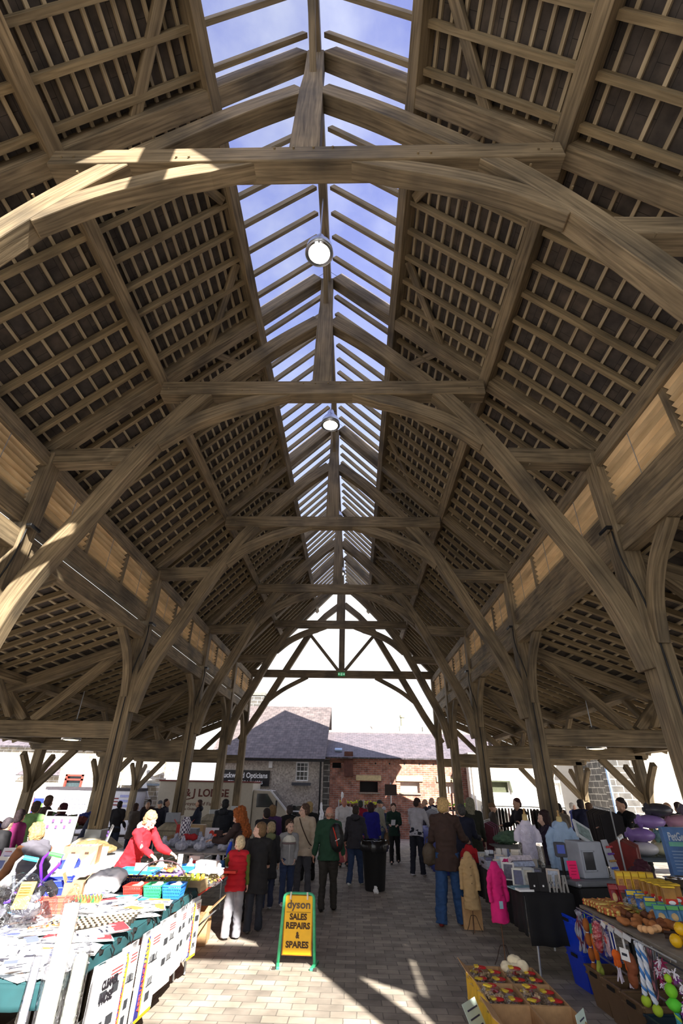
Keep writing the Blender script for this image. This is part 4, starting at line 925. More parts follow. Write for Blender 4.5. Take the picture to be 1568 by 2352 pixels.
p_m, j = person('balding man in a bottle-green fleece with a backpack, walking away down the aisle', .15, 11.2, PI-.08, 1.6, 2, 0, 8, 3, ((-6, 14, 18), (-4, 12, 14)), ((6, 0), (-5, 5)), ('jacket', (28, 66, 46)), ('trousers', (42, 38, 34)), (28, 26, 26), ('bald', (178, 145, 128)), skin((195, 140, 120)), fat=1.1, collar=(24, 58, 40), hem=-.1)
bp = MB(); bp.ball((0, 0, 0), (.15, .1, .24), 16); bp.ball((0, .05, -.08), (.11, .07, .12), 12)
bp = remeshed(bp, .012, 'backpack', C(25, 24, 26, .2, .5), None, 2, .006, 9); bp.location = w2l(p_m, j['hip']+V((-.17, .17, .28))); bp.rotation_euler = (0, .12, PI-.3); tag(bp, "black backpack with a red flash on the green-fleeced man's shoulder", 'backpack')

MB().tube(crv([(.02, .105, .17), (-.03, .13, .03), (-.05, .12, -.13)]), .022, 8, flat=.5).build('red_flash', C(205, 50, 30), bp, smooth=True, origin=None)
MB().box((-.06, .14, -.03), (.09, .012, .012), ry=.3).build('white_toggle', M['white'], bp, origin=None)
MB().tube(crv([(0, -.1, .2), (.06, -.2, .26), (.08, -.26, .1), (.04, -.18, -.1)]), .016, 6).build('shoulder_strap', M['black'], bp, origin=None)
p_c, j = person('person in a charcoal anorak and blue jeans walking away, hood down', .68, 13.9, PI-.25, 1.56, 2, 6, 0, 8, ((4, 14, 10), (8, 14, 22)), ((12, 0), (-8, 14)), ('jacket', (48, 46, 54)), ('jeans', (44, 62, 95)), (215, 215, 210), ('short', (50, 38, 30)), fat=1.14, hem=-.14, hood=(42, 40, 48))
bag(p_c, j['hands'][1]+V((.08, 0, -.0)), (.3, .12, .4), (190, 95, 100), 'carrier_bag', 'pink carrier bag held by the walker in the charcoal anorak')
person('bald man in an off-white hooded jumper facing the viewer near the flower racks', .35, 16.8, .15, 1.67, 2, 0, 0, 4, ((30, 8, 60), (25, 8, 60)), ((3, 0), (-3, 3)), ('jacket', (215, 212, 212)), ('trousers', (60, 60, 65)), (40, 38, 36), ('bald', (160, 110, 95)), skin((190, 125, 105)), fat=1.15, hood=(205, 202, 205))
person('woman in a crimson coat half hidden beyond the charcoal anorak', .88, 19., PI, 1.6, 1, 0, 0, 0, A_DOWN, ((2, 0), (-2, 0)), ('coat', (150, 20, 50)), ('trousers', (30, 30, 34)), (30, 28, 28), ('short', (60, 65, 60)))
person('dark-haired woman in a long royal-blue coat, back turned, by the litter bin', 1.14, 16., PI-.1, 1.56, 1, 0, 0, 3, A_DOWN, ((6, 0), (-3, 4)), ('longcoat', (26, 24, 130)), ('trousers', (38, 30, 32)), (30, 28, 28), ('bob', (48, 30, 34)), fat=1.05)
p_q, j = person('man in a flat cap, pale jacket and jeans, beyond the blue coat', 1.55, 19.5, PI/2+.5, 1.64, 1, 0, 0, 0, A_DOWN, ((6, 0), (-4, 5)), ('jacket', (160, 160, 145)), ('jeans', (70, 90, 120)), (60, 55, 50), ('cap', (60, 62, 64)))
bag(p_q, j['hands'][0], (.34, .14, .42), (110, 85, 55), 'shopping_bag', 'brown shopping bag carried by the man in the flat cap')
person('small figure in a blue top with a white hat near the signpost', 1.85, 22., PI, 1.5, 0, 0, 0, 0, A_DOWN, ((2, 0), (-2, 0)), ('jacket', (50, 60, 100)), ('trousers', (40, 40, 60)), (30, 30, 30), ('beanie', (200, 205, 215)))
p_n, j = person('woman in a dark green jacket and black trousers walking towards the viewer holding a paper', 1.9, 17.6, -.1, 1.52, 2, 0, 0, 3, ((22, 10, 62, 30), (22, 8, 60, 30)), ((10, 4), (-8, 12)), ('jacket', (20, 48, 38)), ('trousers', (20, 19, 22)), (28, 26, 26), ('bob', (75, 50, 40)), SKP, collar=(18, 20, 20))
pp = MB().box((0, 0, 0), (.13, .01, .16), rz=.2, rx=.5).build('paper', M['white']); pp.location = w2l(p_n, (j['hands'][0]+j['hands'][1])/2+V((0, -.03, 0))); tag(pp, 'folded white paper held by the woman in the dark green jacket', 'paper')
person('young man in a pale grey top and navy trousers bending towards a stall', 2.35, 15.5, PI-.5, 1.72, 2, 14, -30, 18, ((10, 22, 25), (20, 10, 45)), ((5, 0), (-6, 3)), ('jumper', (185, 182, 190)), ('trousers', (28, 30, 44)), (215, 212, 220), ('short', (50, 32, 28)), skin((150, 105, 85)), hem=-.08, collar=(170, 168, 176))
p_w, j = person('tall fair-haired woman in a brown jacket and flared blue jeans, back turned', 2.3, 10.35, PI-.12, 1.8, 3, 3, -35, 12, ((22, 20, 55), (16, 10, 45)), ((5, 0), (-4, 2)), ('jacket', (62, 44, 38)), ('jeans', (38, 72, 118)), (140, 45, 45), ('updo', (200, 165, 110)), SKP, hem=-.2, trousers_fit=1.3, spread=.03, collar=(55, 40, 34))
bag(p_w, j['el'][1]+V((.06, -.05, -.03)), (.26, .14, .4), (72, 58, 42), 'handbag', 'slouchy olive-brown handbag on the arm of the woman in blue jeans')
person('person in a navy coat with grey hair, just right of the fair-haired woman', 2.98, 12.2, PI-.4, 1.66, 1, 4, 20, 10, ((20, 10, 60), (20, 10, 60)), ((4, 0), (-4, 2)), ('coat', (22, 26, 48)), ('trousers', (25, 26, 32)), (30, 28, 28), ('short', (70, 68, 68)))
person('woman with long grey hair in a dark olive coat beside the right-hand plinth', 3.46, 13.5, PI-.1, 1.76, 1, 0, 10, 0, A_DOWN, ((4, 0), (-4, 2)), ('coat', (34, 36, 26)), ('trousers', (20, 22, 34)), (30, 28, 28), ('long', (120, 115, 95)))
for i, (x, y, h, c, hc, lb) in enumerate(((3.35, 21, 1.75, (40, 34, 52), (130, 120, 110), 'elderly man in a plum jacket, leftmost of the three beyond the clothes rail'), (3.68, 21.5, 1.82, (30, 36, 70), (150, 110, 100), 'bald man in a navy suit jacket, middle of the three beyond the clothes rail'), (4.05, 22.1, 1.85, (70, 25, 35), (50, 35, 40), 'man in a maroon jumper, rightmost of the three beyond the clothes rail'))):
    person(lb, x, y, -PI/2+i*.4, h, 0, 0, 0, 0, A_DOWN, ((2, 0), (-2, 0)), ('jacket', c), ('trousers', (30, 30, 38)), (30, 28, 28), (('bald', 'bald', 'short')[i], hc))
person('big man in a black hooded coat, back turned, behind the sweets stall', -2.62, 14., PI-.1, 1.62, 2, 0, 20, 4, ((20, 10, 50), (10, 10, 30)), ((3, 0), (-3, 0)), ('coat', (26, 30, 40)), ('trousers', (24, 26, 34)), (30, 28, 28), ('short', (30, 28, 32)), fat=1.15, hood=(24, 28, 38))
person('man in a hooded slate-blue coat in profile before the lorry', -4.4, 17.95, -PI/2, 1.5, 1, 0, 0, 0, ((30, 8, 60), (20, 8, 50)), ((2, 0), (-2, 0)), ('coat', (40, 48, 66)), ('trousers', (30, 32, 40)), (30, 28, 28), ('short', (70, 50, 48)), hood=(30, 34, 50))
L6 = ((-6.6, 17, 1.45, (34, 32, 40), (30, 26, 30), 'short', PI, 'tall man in a black jacket, leftmost of the group left of the lorry'), (-6.28, 17.5, 1.38, (90, 82, 78), (70, 50, 45), 'bob', PI-.4, 'woman in a taupe coat with brown bob, in the group left of the lorry'),
      (-6.1, 18, 1.42, (52, 48, 56), (150, 145, 150), 'short', .5, 'grey-haired woman in sunglasses facing the viewer left of the lorry'), (-6.45, 19, 1.5, (62, 34, 32), (45, 30, 30), 'short', PI+.6, 'man in a dark brown coat at the back of the group left of the lorry'),
      (-5.6, 17.7, 1.46, (30, 34, 50), (110, 112, 120), 'beanie', .6, 'man in a grey woolly hat and navy jacket left of the lorry'), (-5.5, 18, 1.5, (24, 26, 50), (50, 34, 36), 'short', PI/2, 'young man in a navy jacket and jeans in profile at the tail of the lorry'))
for x, y, h, c, hc, hk, r, lb in L6:
    person(lb, x, y, r, h, 1, 0, 0, 0, ((10, 8, 30), (10, 8, 40)), ((2, 0), (-2, 0)), ('coat' if 'coat' in lb else 'jacket', c), ('jeans', (50, 60, 85)), (30, 28, 28), (hk, hc))
p_r, j = person('stallholder in a bright red anorak leaning over the toy stall, hood down', -3.0, 9.35, PI/2-.35, 1.6, 3, 26, -5, 22, ((46, 6, 24), (40, 10, 30)), ((4, 0), (-4, 2)), ('jacket', (205, 32, 48)), ('trousers', (190, 50, 60)), (40, 36, 36), ('curly', (170, 145, 110)), SKP, fat=1.1, hood=(225, 190, 185), collar=(190, 28, 44))
p_v, j = person('woman in a padded grey gilet over brown sleeves leaning over the far-left stall', -3.35, 7.3, -PI/2-.5, 1.52, 3, 26, 0, 20, ((26, 12, 10), (30, 10, 20)), ((4, 0), (-4, 2)), ('jacket', (98, 96, 108)), ('trousers', (44, 46, 58)), (30, 28, 28), ('curly', (175, 140, 95)), SKP, fat=1.15, sleeves=(130, 84, 55), vest=True, collar=(82, 80, 92))
person('person in a light green jacket and grey skirt, back turned, at the far left', -6.05, 11.5, PI+.3, 1.58, 2, 8, 0, 6, ((18, 10, 25), (18, 10, 25)), ((2, 0), (-2, 0)), ('coat', (128, 172, 108)), ('skirt', (96, 88, 78)), (40, 36, 34), ('short', (66, 50, 44)), hem=-.24)
person('man in a dark brown coat behind the light green jacket', -6.45, 12.6, PI-.5, 1.66, 1, 4, 30, 8, A_DOWN, ((2, 0), (-2, 0)), ('coat', (52, 34, 30)), ('trousers', (40, 36, 36)), (30, 28, 28), ('short', (80, 58, 48)))
person('person in a magenta coat and dark hair bending left of the light green jacket', -5.98, 10.8, PI-.2, 1.46, 2, 12, 0, 12, A_DOWN, ((2, 0), (-2, 0)), ('longcoat', (118, 24, 88)), ('trousers', (40, 30, 40)), (30, 28, 28), ('bob', (48, 34, 40)))
person('woman with maroon hair and a purple-black coat in profile, left of the near-left post', -6.25, 13, -PI/2, 1.5, 2, 0, 0, 4, A_DOWN, ((2, 0), (-2, 0)), ('coat', (40, 26, 52)), ('trousers', (30, 26, 34)), (30, 28, 28), ('bob', (70, 22, 38)))
person('person in a dark blue coat leaning left just behind the near-left post', -6.05, 14, PI-.6, 1.5, 1, 22, 0, 12, A_DOWN, ((2, 0), (-2, 0)), ('coat', (30, 36, 66)), ('trousers', (30, 30, 40)), (30, 28, 28), ('short', (60, 50, 52)))
person('person in a black jacket bending at the extreme left edge', -5.75, 9.9, PI-.3, 1.42, 1, 28, 0, 14, A_DOWN, ((2, 0), (-2, 0)), ('jacket', (30, 30, 36)), ('trousers', (30, 30, 36)), (30, 28, 28), ('short', (60, 52, 60)))
p_x, j = person('man in a black jacket with a white shoulder panel, back turned, behind the dark-coated boy', -1.35, 12.6, PI-.1, 1.5, 2, 8, 30, 10, A_DOWN, ((3, 0), (-3, 2)), ('jacket', (28, 28, 34)), ('trousers', (22, 22, 28)), (200, 200, 200), ('short', (40, 32, 32)), fat=1.25, hem=-.18)
MB().tube(crv([j['sho'][0]+V((.02, .09, -.02)), j['sho'][0]+V((-.0, .125, -.16)), j['sho'][0]+V((.02, .12, -.3))]), .035, 8, flat=.5).build('white_panel', C(190, 185, 205), p_x, smooth=True, origin=None)
person('child with fair hair and a grey-green hooded coat behind the dark-coated boy', -1.0, 11.2, PI+.3, 1.3, 1, 4, 20, 6, A_DOWN, ((3, 0), (-3, 2)), ('coat', (36, 36, 40)), ('jeans', (50, 60, 90)), (215, 220, 230), ('short', (170, 150, 115)), None, True, 1.05, hood=(110, 115, 80))
person('woman in a purple coat deep in the crowd by the lorry cab', -1.3, 13.3, PI, 1.54, 1, 0, 0, 0, A_DOWN, ((3, 0), (-3, 2)), ('coat', (70, 40, 90)), ('trousers', (30, 28, 34)), (30, 28, 28), ('bob', (120, 95, 65)))
person('dark-haired person in a black coat deep in the crowd, right of the purple coat', -.98, 14, PI+.4, 1.52, 1, 0, 0, 0, A_DOWN, ((3, 0), (-3, 2)), ('coat', (20, 20, 24)), ('trousers', (24, 24, 28)), (30, 28, 28), ('short', (60, 50, 50)))
p_s, j = person('seller with long dark hair in a deep purple jumper sitting behind the photo frames', 4.38, 10.95, -PI/2-.1, 1.62, 2, 4, 0, 10, ((60, 10, 75), (60, 10, 75)), ((4, 0), (-4, 2)), ('jacket', (38, 24, 48)), ('trousers', (22, 20, 26)), (30, 28, 28), ('long', (44, 22, 24)), SKP, fat=1.1)
person('man in a black jacket looking down, lit against the white wall', 5.12, 15, -PI/2+.4, 1.76, 1, 8, 0, 14, ((25, 8, 60), (20, 8, 60)), ((2, 0), (-2, 0)), ('jacket', (24, 22, 30)), ('trousers', (24, 24, 30)), (30, 28, 28), ('short', (70, 28, 24)))
person('person in a fur-brimmed hat behind the dark clothes rail', 4.6, 16, PI/2, 1.62, 0, 0, 0, 0, A_DOWN, ((2, 0), (-2, 0)), ('jacket', (70, 60, 55)), ('trousers', (40, 38, 36)), (30, 28, 28), ('beanie', (120, 90, 60)))
for x, y, h, c, hc, hk, r, lb in ((6.12, 15, 1.66, (120, 112, 104), (28, 22, 22), 'short', PI, 'dark-haired person in a striped shirt beside the second right post'), (7.14, 16, 1.74, (26, 30, 62), (44, 34, 36), 'short', PI-.3, 'man in a dark blue jacket in the right aisle crowd'),
                              (9.25, 22, 1.76, (40, 60, 150), (215, 210, 205), 'short', PI/2, 'white-haired man in a bright blue jacket far back on the right'), (8.75, 22.3, 1.6, (200, 180, 170), (200, 180, 160), 'short', PI, 'pale-dressed person beside the white-haired man in blue'),
                              (7.5, 16.3, 1.66, (45, 32, 28), (90, 66, 50), 'bob', PI-.8, 'woman in a dark brown coat in the right aisle crowd'), (7.2, 17.8, 1.5, (36, 110, 120), (130, 100, 70), 'short', PI, 'person in a teal top in the right aisle crowd'),
                              (7.9, 13, 1.76, (30, 26, 28), (80, 58, 52), 'bald', PI, 'heavy man in a black top behind the pillows at the right edge'), (9.3, 15, 1.74, (26, 24, 28), (60, 40, 44), 'short', PI, 'dark figure at the extreme right edge')):
    person(lb, x, y, r, h, 1 if y < 20 else 0, 0, 0, 4, ((10, 8, 30), (10, 8, 40)), ((2, 0), (-2, 0)), ('jacket', c), ('trousers', (34, 34, 40)), (30, 28, 28), (hk, hc))
person('man in a black jacket leaning left over framed goods in the right aisle', 7.05, 13, -PI/2+.2, 1.86, 1, 18, 0, 16, ((40, 8, 50), (35, 8, 50)), ((2, 0), (-2, 0)), ('jacket', (22, 22, 26)), ('trousers', (26, 26, 30)), (30, 28, 28), ('short', (36, 24, 24)))
# ================================================================== STALLS: helpers
def mesh_thing(m, name, material, label, cat, loc=(0, 0, 0), rot=(0, 0, 0), group=None, **k):
    o = m.build(name, material, origin=None, **k); o.location = loc; o.rotation_euler = rot; return tag(o, label, cat, group)
def trestle(label, x0, x1, y0, y1, z, topc=(200, 195, 185), group=None, edge=None):
    t = thing('trestle_table', label, 'table', ((x0+x1)/2, (y0+y1)/2, 0), group=group); w, d = x1-x0, y1-y0
    MB().box((0, 0, z-.015), (w, d, .03)).build('tabletop', C(*topc), t, bevel=.006)
    if edge: MB().box((0, 0, z-.03), (w+.012, d+.012, .018)).build('edge_trim', C(*edge), t)
    for sx in (-1, 1):
        for sy in (-1, 1):
            MB().tube([(sx*(w/2-.12), sy*(d/2-.1), z-.03), (sx*(w/2-.06), sy*(d/2-.04), .012)], .014, 8).build('leg', M['steel'], t)
        MB().tube([(sx*(w/2-.09), -(d/2-.1), z*.45), (sx*(w/2-.09), d/2-.1, z*.45)], .01, 6).build('leg_brace', M['steel'], t)
    return t
def drape(label, x0, x1, y0, y1, z, material, drops, name='tablecloth', waves=26, amp=.018, cat='tablecloth', gz=0.):
    """cloth on a table top; drops = (front y0, right x1, back y1, left x0) overhang"""
    m = MB(); e = .012; x0 -= e; x1 += e; y0 -= e; y1 += e
    m.slab([(x0, y0, z+.002), (x1, y0, z+.002), (x1, y1, z+.002), (x0, y1, z+.002)], .006)
    P = [(x0, y0), (x1, y0), (x1, y1), (x0, y1)]; nn = [(0, -1), (1, 0), (0, 1), (-1, 0)]
    for i in range(4):
        if drops[i] <= 0: continue
        a, b = V((*P[i], 0)), V((*P[(i+1) % 4], 0)); L = (b-a).length; n = max(6, int(L*waves)); r = 5; vs = []
        for q in range(r+1):
            for k in range(n+1):
                p = a+(b-a)*k/n; f = q/r; w = amp*(.2+.8*f)*(math.sin(k*1.1+i)+.6*math.sin(k*.43+2*i))
                vs.append((p.x+nn[i][0]*(.004+w+.02*f), p.y+nn[i][1]*(.004+w+.02*f), z+.004-drops[i]*f+(.006*math.sin(k*.7) if q == r else 0)))
        fs = [(q*(n+1)+k, q*(n+1)+k+1, (q+1)*(n+1)+k+1, (q+1)*(n+1)+k) for q in range(r) for k in range(n)]
        m.add(vs, fs)
    o = m.build(name, material, smooth=False); s = o.modifiers.new('s', 'SOLIDIFY'); s.thickness = .004
    for p in o.data.polygons: p.use_smooth = True
    return tag(o, label, cat)
def carton(label, loc, size, rz=0., material=None, flaps=(20, 20, 20, 20), th=.008, group=None, outer=None, name='cardboard_box', fl=.5):
    """open cardboard box, origin at the base; flaps = outward fold angle of each flap in degrees (None = cut off)"""
    w, d, h = size; mm = material or M['card']; t = thing(name, label, 'box', loc, rz, group); m = MB()
    m.box((0, 0, th/2), (w, d, th)); m.box((0, -d/2, h/2), (w, th, h)); m.box((0, d/2, h/2), (w, th, h)); m.box((-w/2, 0, h/2), (th, d, h)); m.box((w/2, 0, h/2), (th, d, h)); m.build('box_walls', mm, t)
    if outer: MB().box((-w/2-.006, 0, h/2), (.003, d, h*.96)).build('printed_side', outer, t)
    for i, a in enumerate(flaps):
        if a is None: continue
        a = math.radians(a); L = (d if i in (0, 2) else w)*fl; W_ = (w if i in (0, 2) else d)*.97; m = MB()
        c, s = math.cos(a), math.sin(a)
        if i == 0: P = [(-W_/2, -d/2, h), (W_/2, -d/2, h), (W_/2*.93, -d/2-L*s, h+L*c), (-W_/2*.93, -d/2-L*s, h+L*c)]
        if i == 2: P = [(W_/2, d/2, h), (-W_/2, d/2, h), (-W_/2*.93, d/2+L*s, h+L*c), (W_/2*.93, d/2+L*s, h+L*c)]
        if i == 1: P = [(w/2, -W_/2, h), (w/2, W_/2, h), (w/2+L*s, W_/2*.93, h+L*c), (w/2+L*s, -W_/2*.93, h+L*c)]
        if i == 3: P = [(-w/2, W_/2, h), (-w/2, -W_/2, h), (-w/2-L*s, -W_/2*.93, h+L*c), (-w/2-L*s, W_/2*.93, h+L*c)]
        m.slab(P, .006).build('flap', mm, t)
    return t
def crate(label, loc, size, color, rz=0., group=None, name='plastic_crate', lid=False):
    w, d, h = size; t = thing(name, label, 'crate', loc, rz, group); mm = C(*color, .08, .4) if isinstance(color, tuple) else color; k = .86; th = .012
    m = MB(); m.box((0, 0, th/2), (w*k, d*k, th))
    for a, b, s in ((0, -1, w), (0, 1, w), (-1, 0, d), (1, 0, d)):
        if b: P = [(-w/2*k, b*d/2*k, 0), (w/2*k, b*d/2*k, 0), (w/2, b*d/2, h), (-w/2, b*d/2, h)]; n = (0, b, 0)
        else: P = [(a*w/2*k, -d/2*k, 0), (a*w/2*k, d/2*k, 0), (a*w/2, d/2, h), (a*w/2, -d/2, h)]; n = (a, 0, 0)
        m.slab(P, th, n=n)
    m.build('tub', mm, t)
    m = MB()
    for z, o in ((h, .022), (h-.06, .014)):
        for s in (-1, 1): m.box((0, s*(d/2+.004), z), (w+2*o, o, .018)).box((s*(w/2+.004), 0, z), (o, d+2*o, .018))
    for s in (-1, 1):
        for q in (-.32, 0, .32): m.beam((q*w*k, s*d/2*k, .02), (q*w, s*(d/2+.005), h-.02), .014, .014, up=(0, 1, 0)); m.beam((s*w/2*k, q*d*k, .02), (s*(w/2+.005), q*d, h-.02), .014, .014, up=(1, 0, 0))
    m.build('rim_and_ribs', mm, t, bevel=.004)
    for s in (-1, 1): MB().box((s*(w/2+.02), 0, h-.035), (.012, .13, .028)).build('hand_hold', C(18, 16, 16), t)
    if lid: MB().box((0, 0, h+.012), (w+.03, d+.03, .02)).build('lid', mm, t, bevel=.006)
    return t
def basket(label, loc, size, color, rz=0., group=None):
    w, d, h = size; t = thing('plastic_basket', label, 'basket', loc, rz, group); mm = C(*color, .06, .35); m = MB(); k = .8
    m.box((0, 0, .004), (w*k, d*k, .008))
    for s in (-1, 1):
        for i in range(11):
            f = -1+2*i/10; m.beam((f*w/2*k, s*d/2*k, 0), (f*w/2, s*d/2, h), .012, .006, up=(0, 1, 0)); m.beam((s*w/2*k, f*d/2*k, 0), (s*w/2, f*d/2, h), .012, .006, up=(1, 0, 0))
    for z in (.3, .55, .8):
        kk = k+(1-k)*z
        for s in (-1, 1): m.box((0, s*d/2*kk, h*z), (w*kk, .006, .01)).box((s*w/2*kk, 0, h*z), (.006, d*kk, .01))
    m.build('lattice', mm, t); m = MB()
    for s in (-1, 1): m.box((0, s*d/2, h), (w+.02, .02, .016)).box((s*w/2, 0, h), (.02, d+.02, .016))
    m.build('rim', mm, t, bevel=.003); return t
def pack(w, h, th=.02, n=5):
    """soft flat packet in the xy plane"""
    m = MB(); vs = []; k = n+1
    for s in (1, -1):
        for i in range(k):
            for j in range(k):
                u, v = i/n*2-1, j/n*2-1; e = (1-u**4)*(1-v**4); vs.append((u*w/2, v*h/2, s*th*.5*e+random.uniform(-.002, .002)+th*.5))
    fs = [(i*k+j, (i+1)*k+j, (i+1)*k+j+1, i*k+j+1) for i in range(n) for j in range(n)]
    fs += [(k*k+i*k+j, k*k+i*k+j+1, k*k+(i+1)*k+j+1, k*k+(i+1)*k+j) for i in range(n) for j in range(n)]
    for i in range(n):
        for a, b in (((i, 0), (i+1, 0)), ((i+1, n), (i, n)), ((n, i), (n, i+1)), ((0, i+1), (0, i))):
            A = a[0]*k+a[1]; B = b[0]*k+b[1]; fs.append((B, A, A+k*k, B+k*k))
    return m.add(vs, fs)
def packet(label, loc, rot, w, h, col, name='packet', band=None, group=None, film=False, th=.02, cat='packet', marks=0):
    o = pack(w, h, th).build(name, C(*col, .06, .45), origin=None, smooth=True); o.location = loc; o.rotation_euler = rot; tag(o, label, cat, group)
    if band: MB().box((0, h*.3, th*.75+.004), (w*.8, h*.3, .004)).build('printed_band', C(*band), o, origin=None)
    if marks:
        m = MB()
        for q in range(marks): m.box((random.uniform(-.3, .3)*w, random.uniform(-.4, .1)*h, th*.85+.004), (w*random.uniform(.1, .4), h*.04, .003))
        m.build('printing', C(60, 60, 75), o, origin=None)
    return o
def blob(name, material, parts, vox=.012, wr=.006, ws=12, label=None, cat=None, loc=(0, 0, 0), rot=(0, 0, 0), group=None, parent=None, smooth_it=2):
    m = MB()
    for p in parts: m.ball(*p) if len(p) == 2 else p
    o = remeshed(m, vox, name, material, parent, smooth_it, wr, ws, random.random()*9); o.location = loc; o.rotation_euler = rot
    if label: tag(o, label, cat, group)
    return o
def price_card(label, loc, rz, w, h, col, tilt=.2, lines=2, name='price_card', ink=(60, 60, 90), txt=None):
    t = MB().box((0, 0, h/2), (w, .004, h)).build(name, C(*col, .03), origin=None); t.location = loc; t.rotation_euler = (-tilt, 0, rz); tag(t, label, 'price card')
    if txt: text(txt, h*.5, (0, -.003, h*.5), (PI/2, 0, 0), C(*ink), 'handwriting', t, width=w*.75)
    else:
        m = MB()
        for i in range(lines): m.box((random.uniform(-.05, .05)*w, -.004, h*(.75-.5*i/max(1, lines-1) if lines > 1 else .5)), (w*random.uniform(.4, .75), .002, h*.05))
        m.build('handwriting', C(*ink), t, origin=None)
    return t
# ================================================================== LITTER BIN AND A-BOARD
t = thing('litter_bin', 'black plastic litter bin with a bin liner standing in the middle of the aisle', 'bin', (1.12, 13.35, 0))
MB().lathe([(.215, .0), (.225, .02), (.29, .86), (.3, .87), (.3, .9), (.285, .9), (.21, .04)], n=32).build('tub', M['black'], t, smooth=True)
m = MB(); vs = []
for q, (r, z) in enumerate(((.27, .8), (.285, .93), (.31, .92), (.325, .80), (.315, .72))):
    for j in range(36): a = 2*PI*j/36; w = .008*math.sin(j*2.7+q)+.006*math.sin(j*5.1); vs.append(((r+w)*math.cos(a), (r+w)*math.sin(a), z+w*.8))
m.add(vs, [(i*36+j, i*36+(j+1) % 36, (i+1)*36+(j+1) % 36, (i+1)*36+j) for i in range(4) for j in range(36)]); m.build('bin_liner', mat('glossy_liner', None, (.012, .012, .014), .22), t, smooth=True)
o = blob('crumpled_paper', M['white'], [((0, 0, .05), (.05, .04, .05)), ((.03, .01, .03), (.04, .05, .03)), ((0, .0, .1), (.04, .02, .04))], .009, .014, 30, 'crumpled white paper on the paving at the foot of the bin', 'litter', (1.12, 12.95, .0))
# A-board
t = thing('sign_stand', "green tubular stand holding a yellow vacuum-spares sign in the middle of the aisle", 'sign', (-.1, 8.1, 0), -.03); t.scale = (1.0, .8, .7)
gm = C(60, 165, 120, .12, .45, 25)
pts = [(-.235, 0, .05), (-.22, 0, .6), (-.2, 0, .98)]; arc = [(-.2+.07-.07*math.cos(a), 0, .98+.07*math.sin(a)) for a in (0, .5, 1.05, 1.57)]
arc2 = [(-p[0], 0, p[2]) for p in reversed(arc)]
MB().tube([(-.235, 0, .04)]+arc+arc2+[(.235, 0, .04)], .021, 10).build('tubular_frame', gm, t, smooth=True)
for s in (-1, 1):
    MB().box((s*.235, 0, .022), (.04, .42, .04), rz=s*-.12).build('foot', gm, t, bevel=.006)
    MB().box((s*.235+s*.025, -.212, .022), (.042, .015, .042), rz=s*-.12).build('foot_cap', C(50, 40, 35), t)
    MB().tube([(s*.11, -.02, 1.07), (s*.115, -.028, 1.0), (s*.115, -.024, .96)], .012, 6).build('cable_tie', C(215, 210, 200), t)
ys = C(238, 182, 14, .05, .4)
MB().box((0, 0, .585), (.37, .02, .86)).build('sign_panel', ys, t, bevel=.009)
MB().box((0, .0, .585), (.395, .012, .885)).build('panel_rim', C(150, 100, 20), t, bevel=.005)
ink = C(70, 45, 25)
text('dyson', .17, (0, -.013, .875), (PI/2, 0, 0), C(95, 80, 70), 'logo_lettering', t, bold=.004, width=.31)
MB().box((0, -.012, .765), (.32, .003, .004)).build('rule_line', ink, t)
for s_, z, w in (('SALES', .695, .23), ('REPAIRS', .565, .32), ('&', .43, .05), ('SPARES', .295, .3)): text(s_, .125, (0, -.013, z), (PI/2, 0, 0), ink, 'sign_lettering', t, bold=.005, width=w)
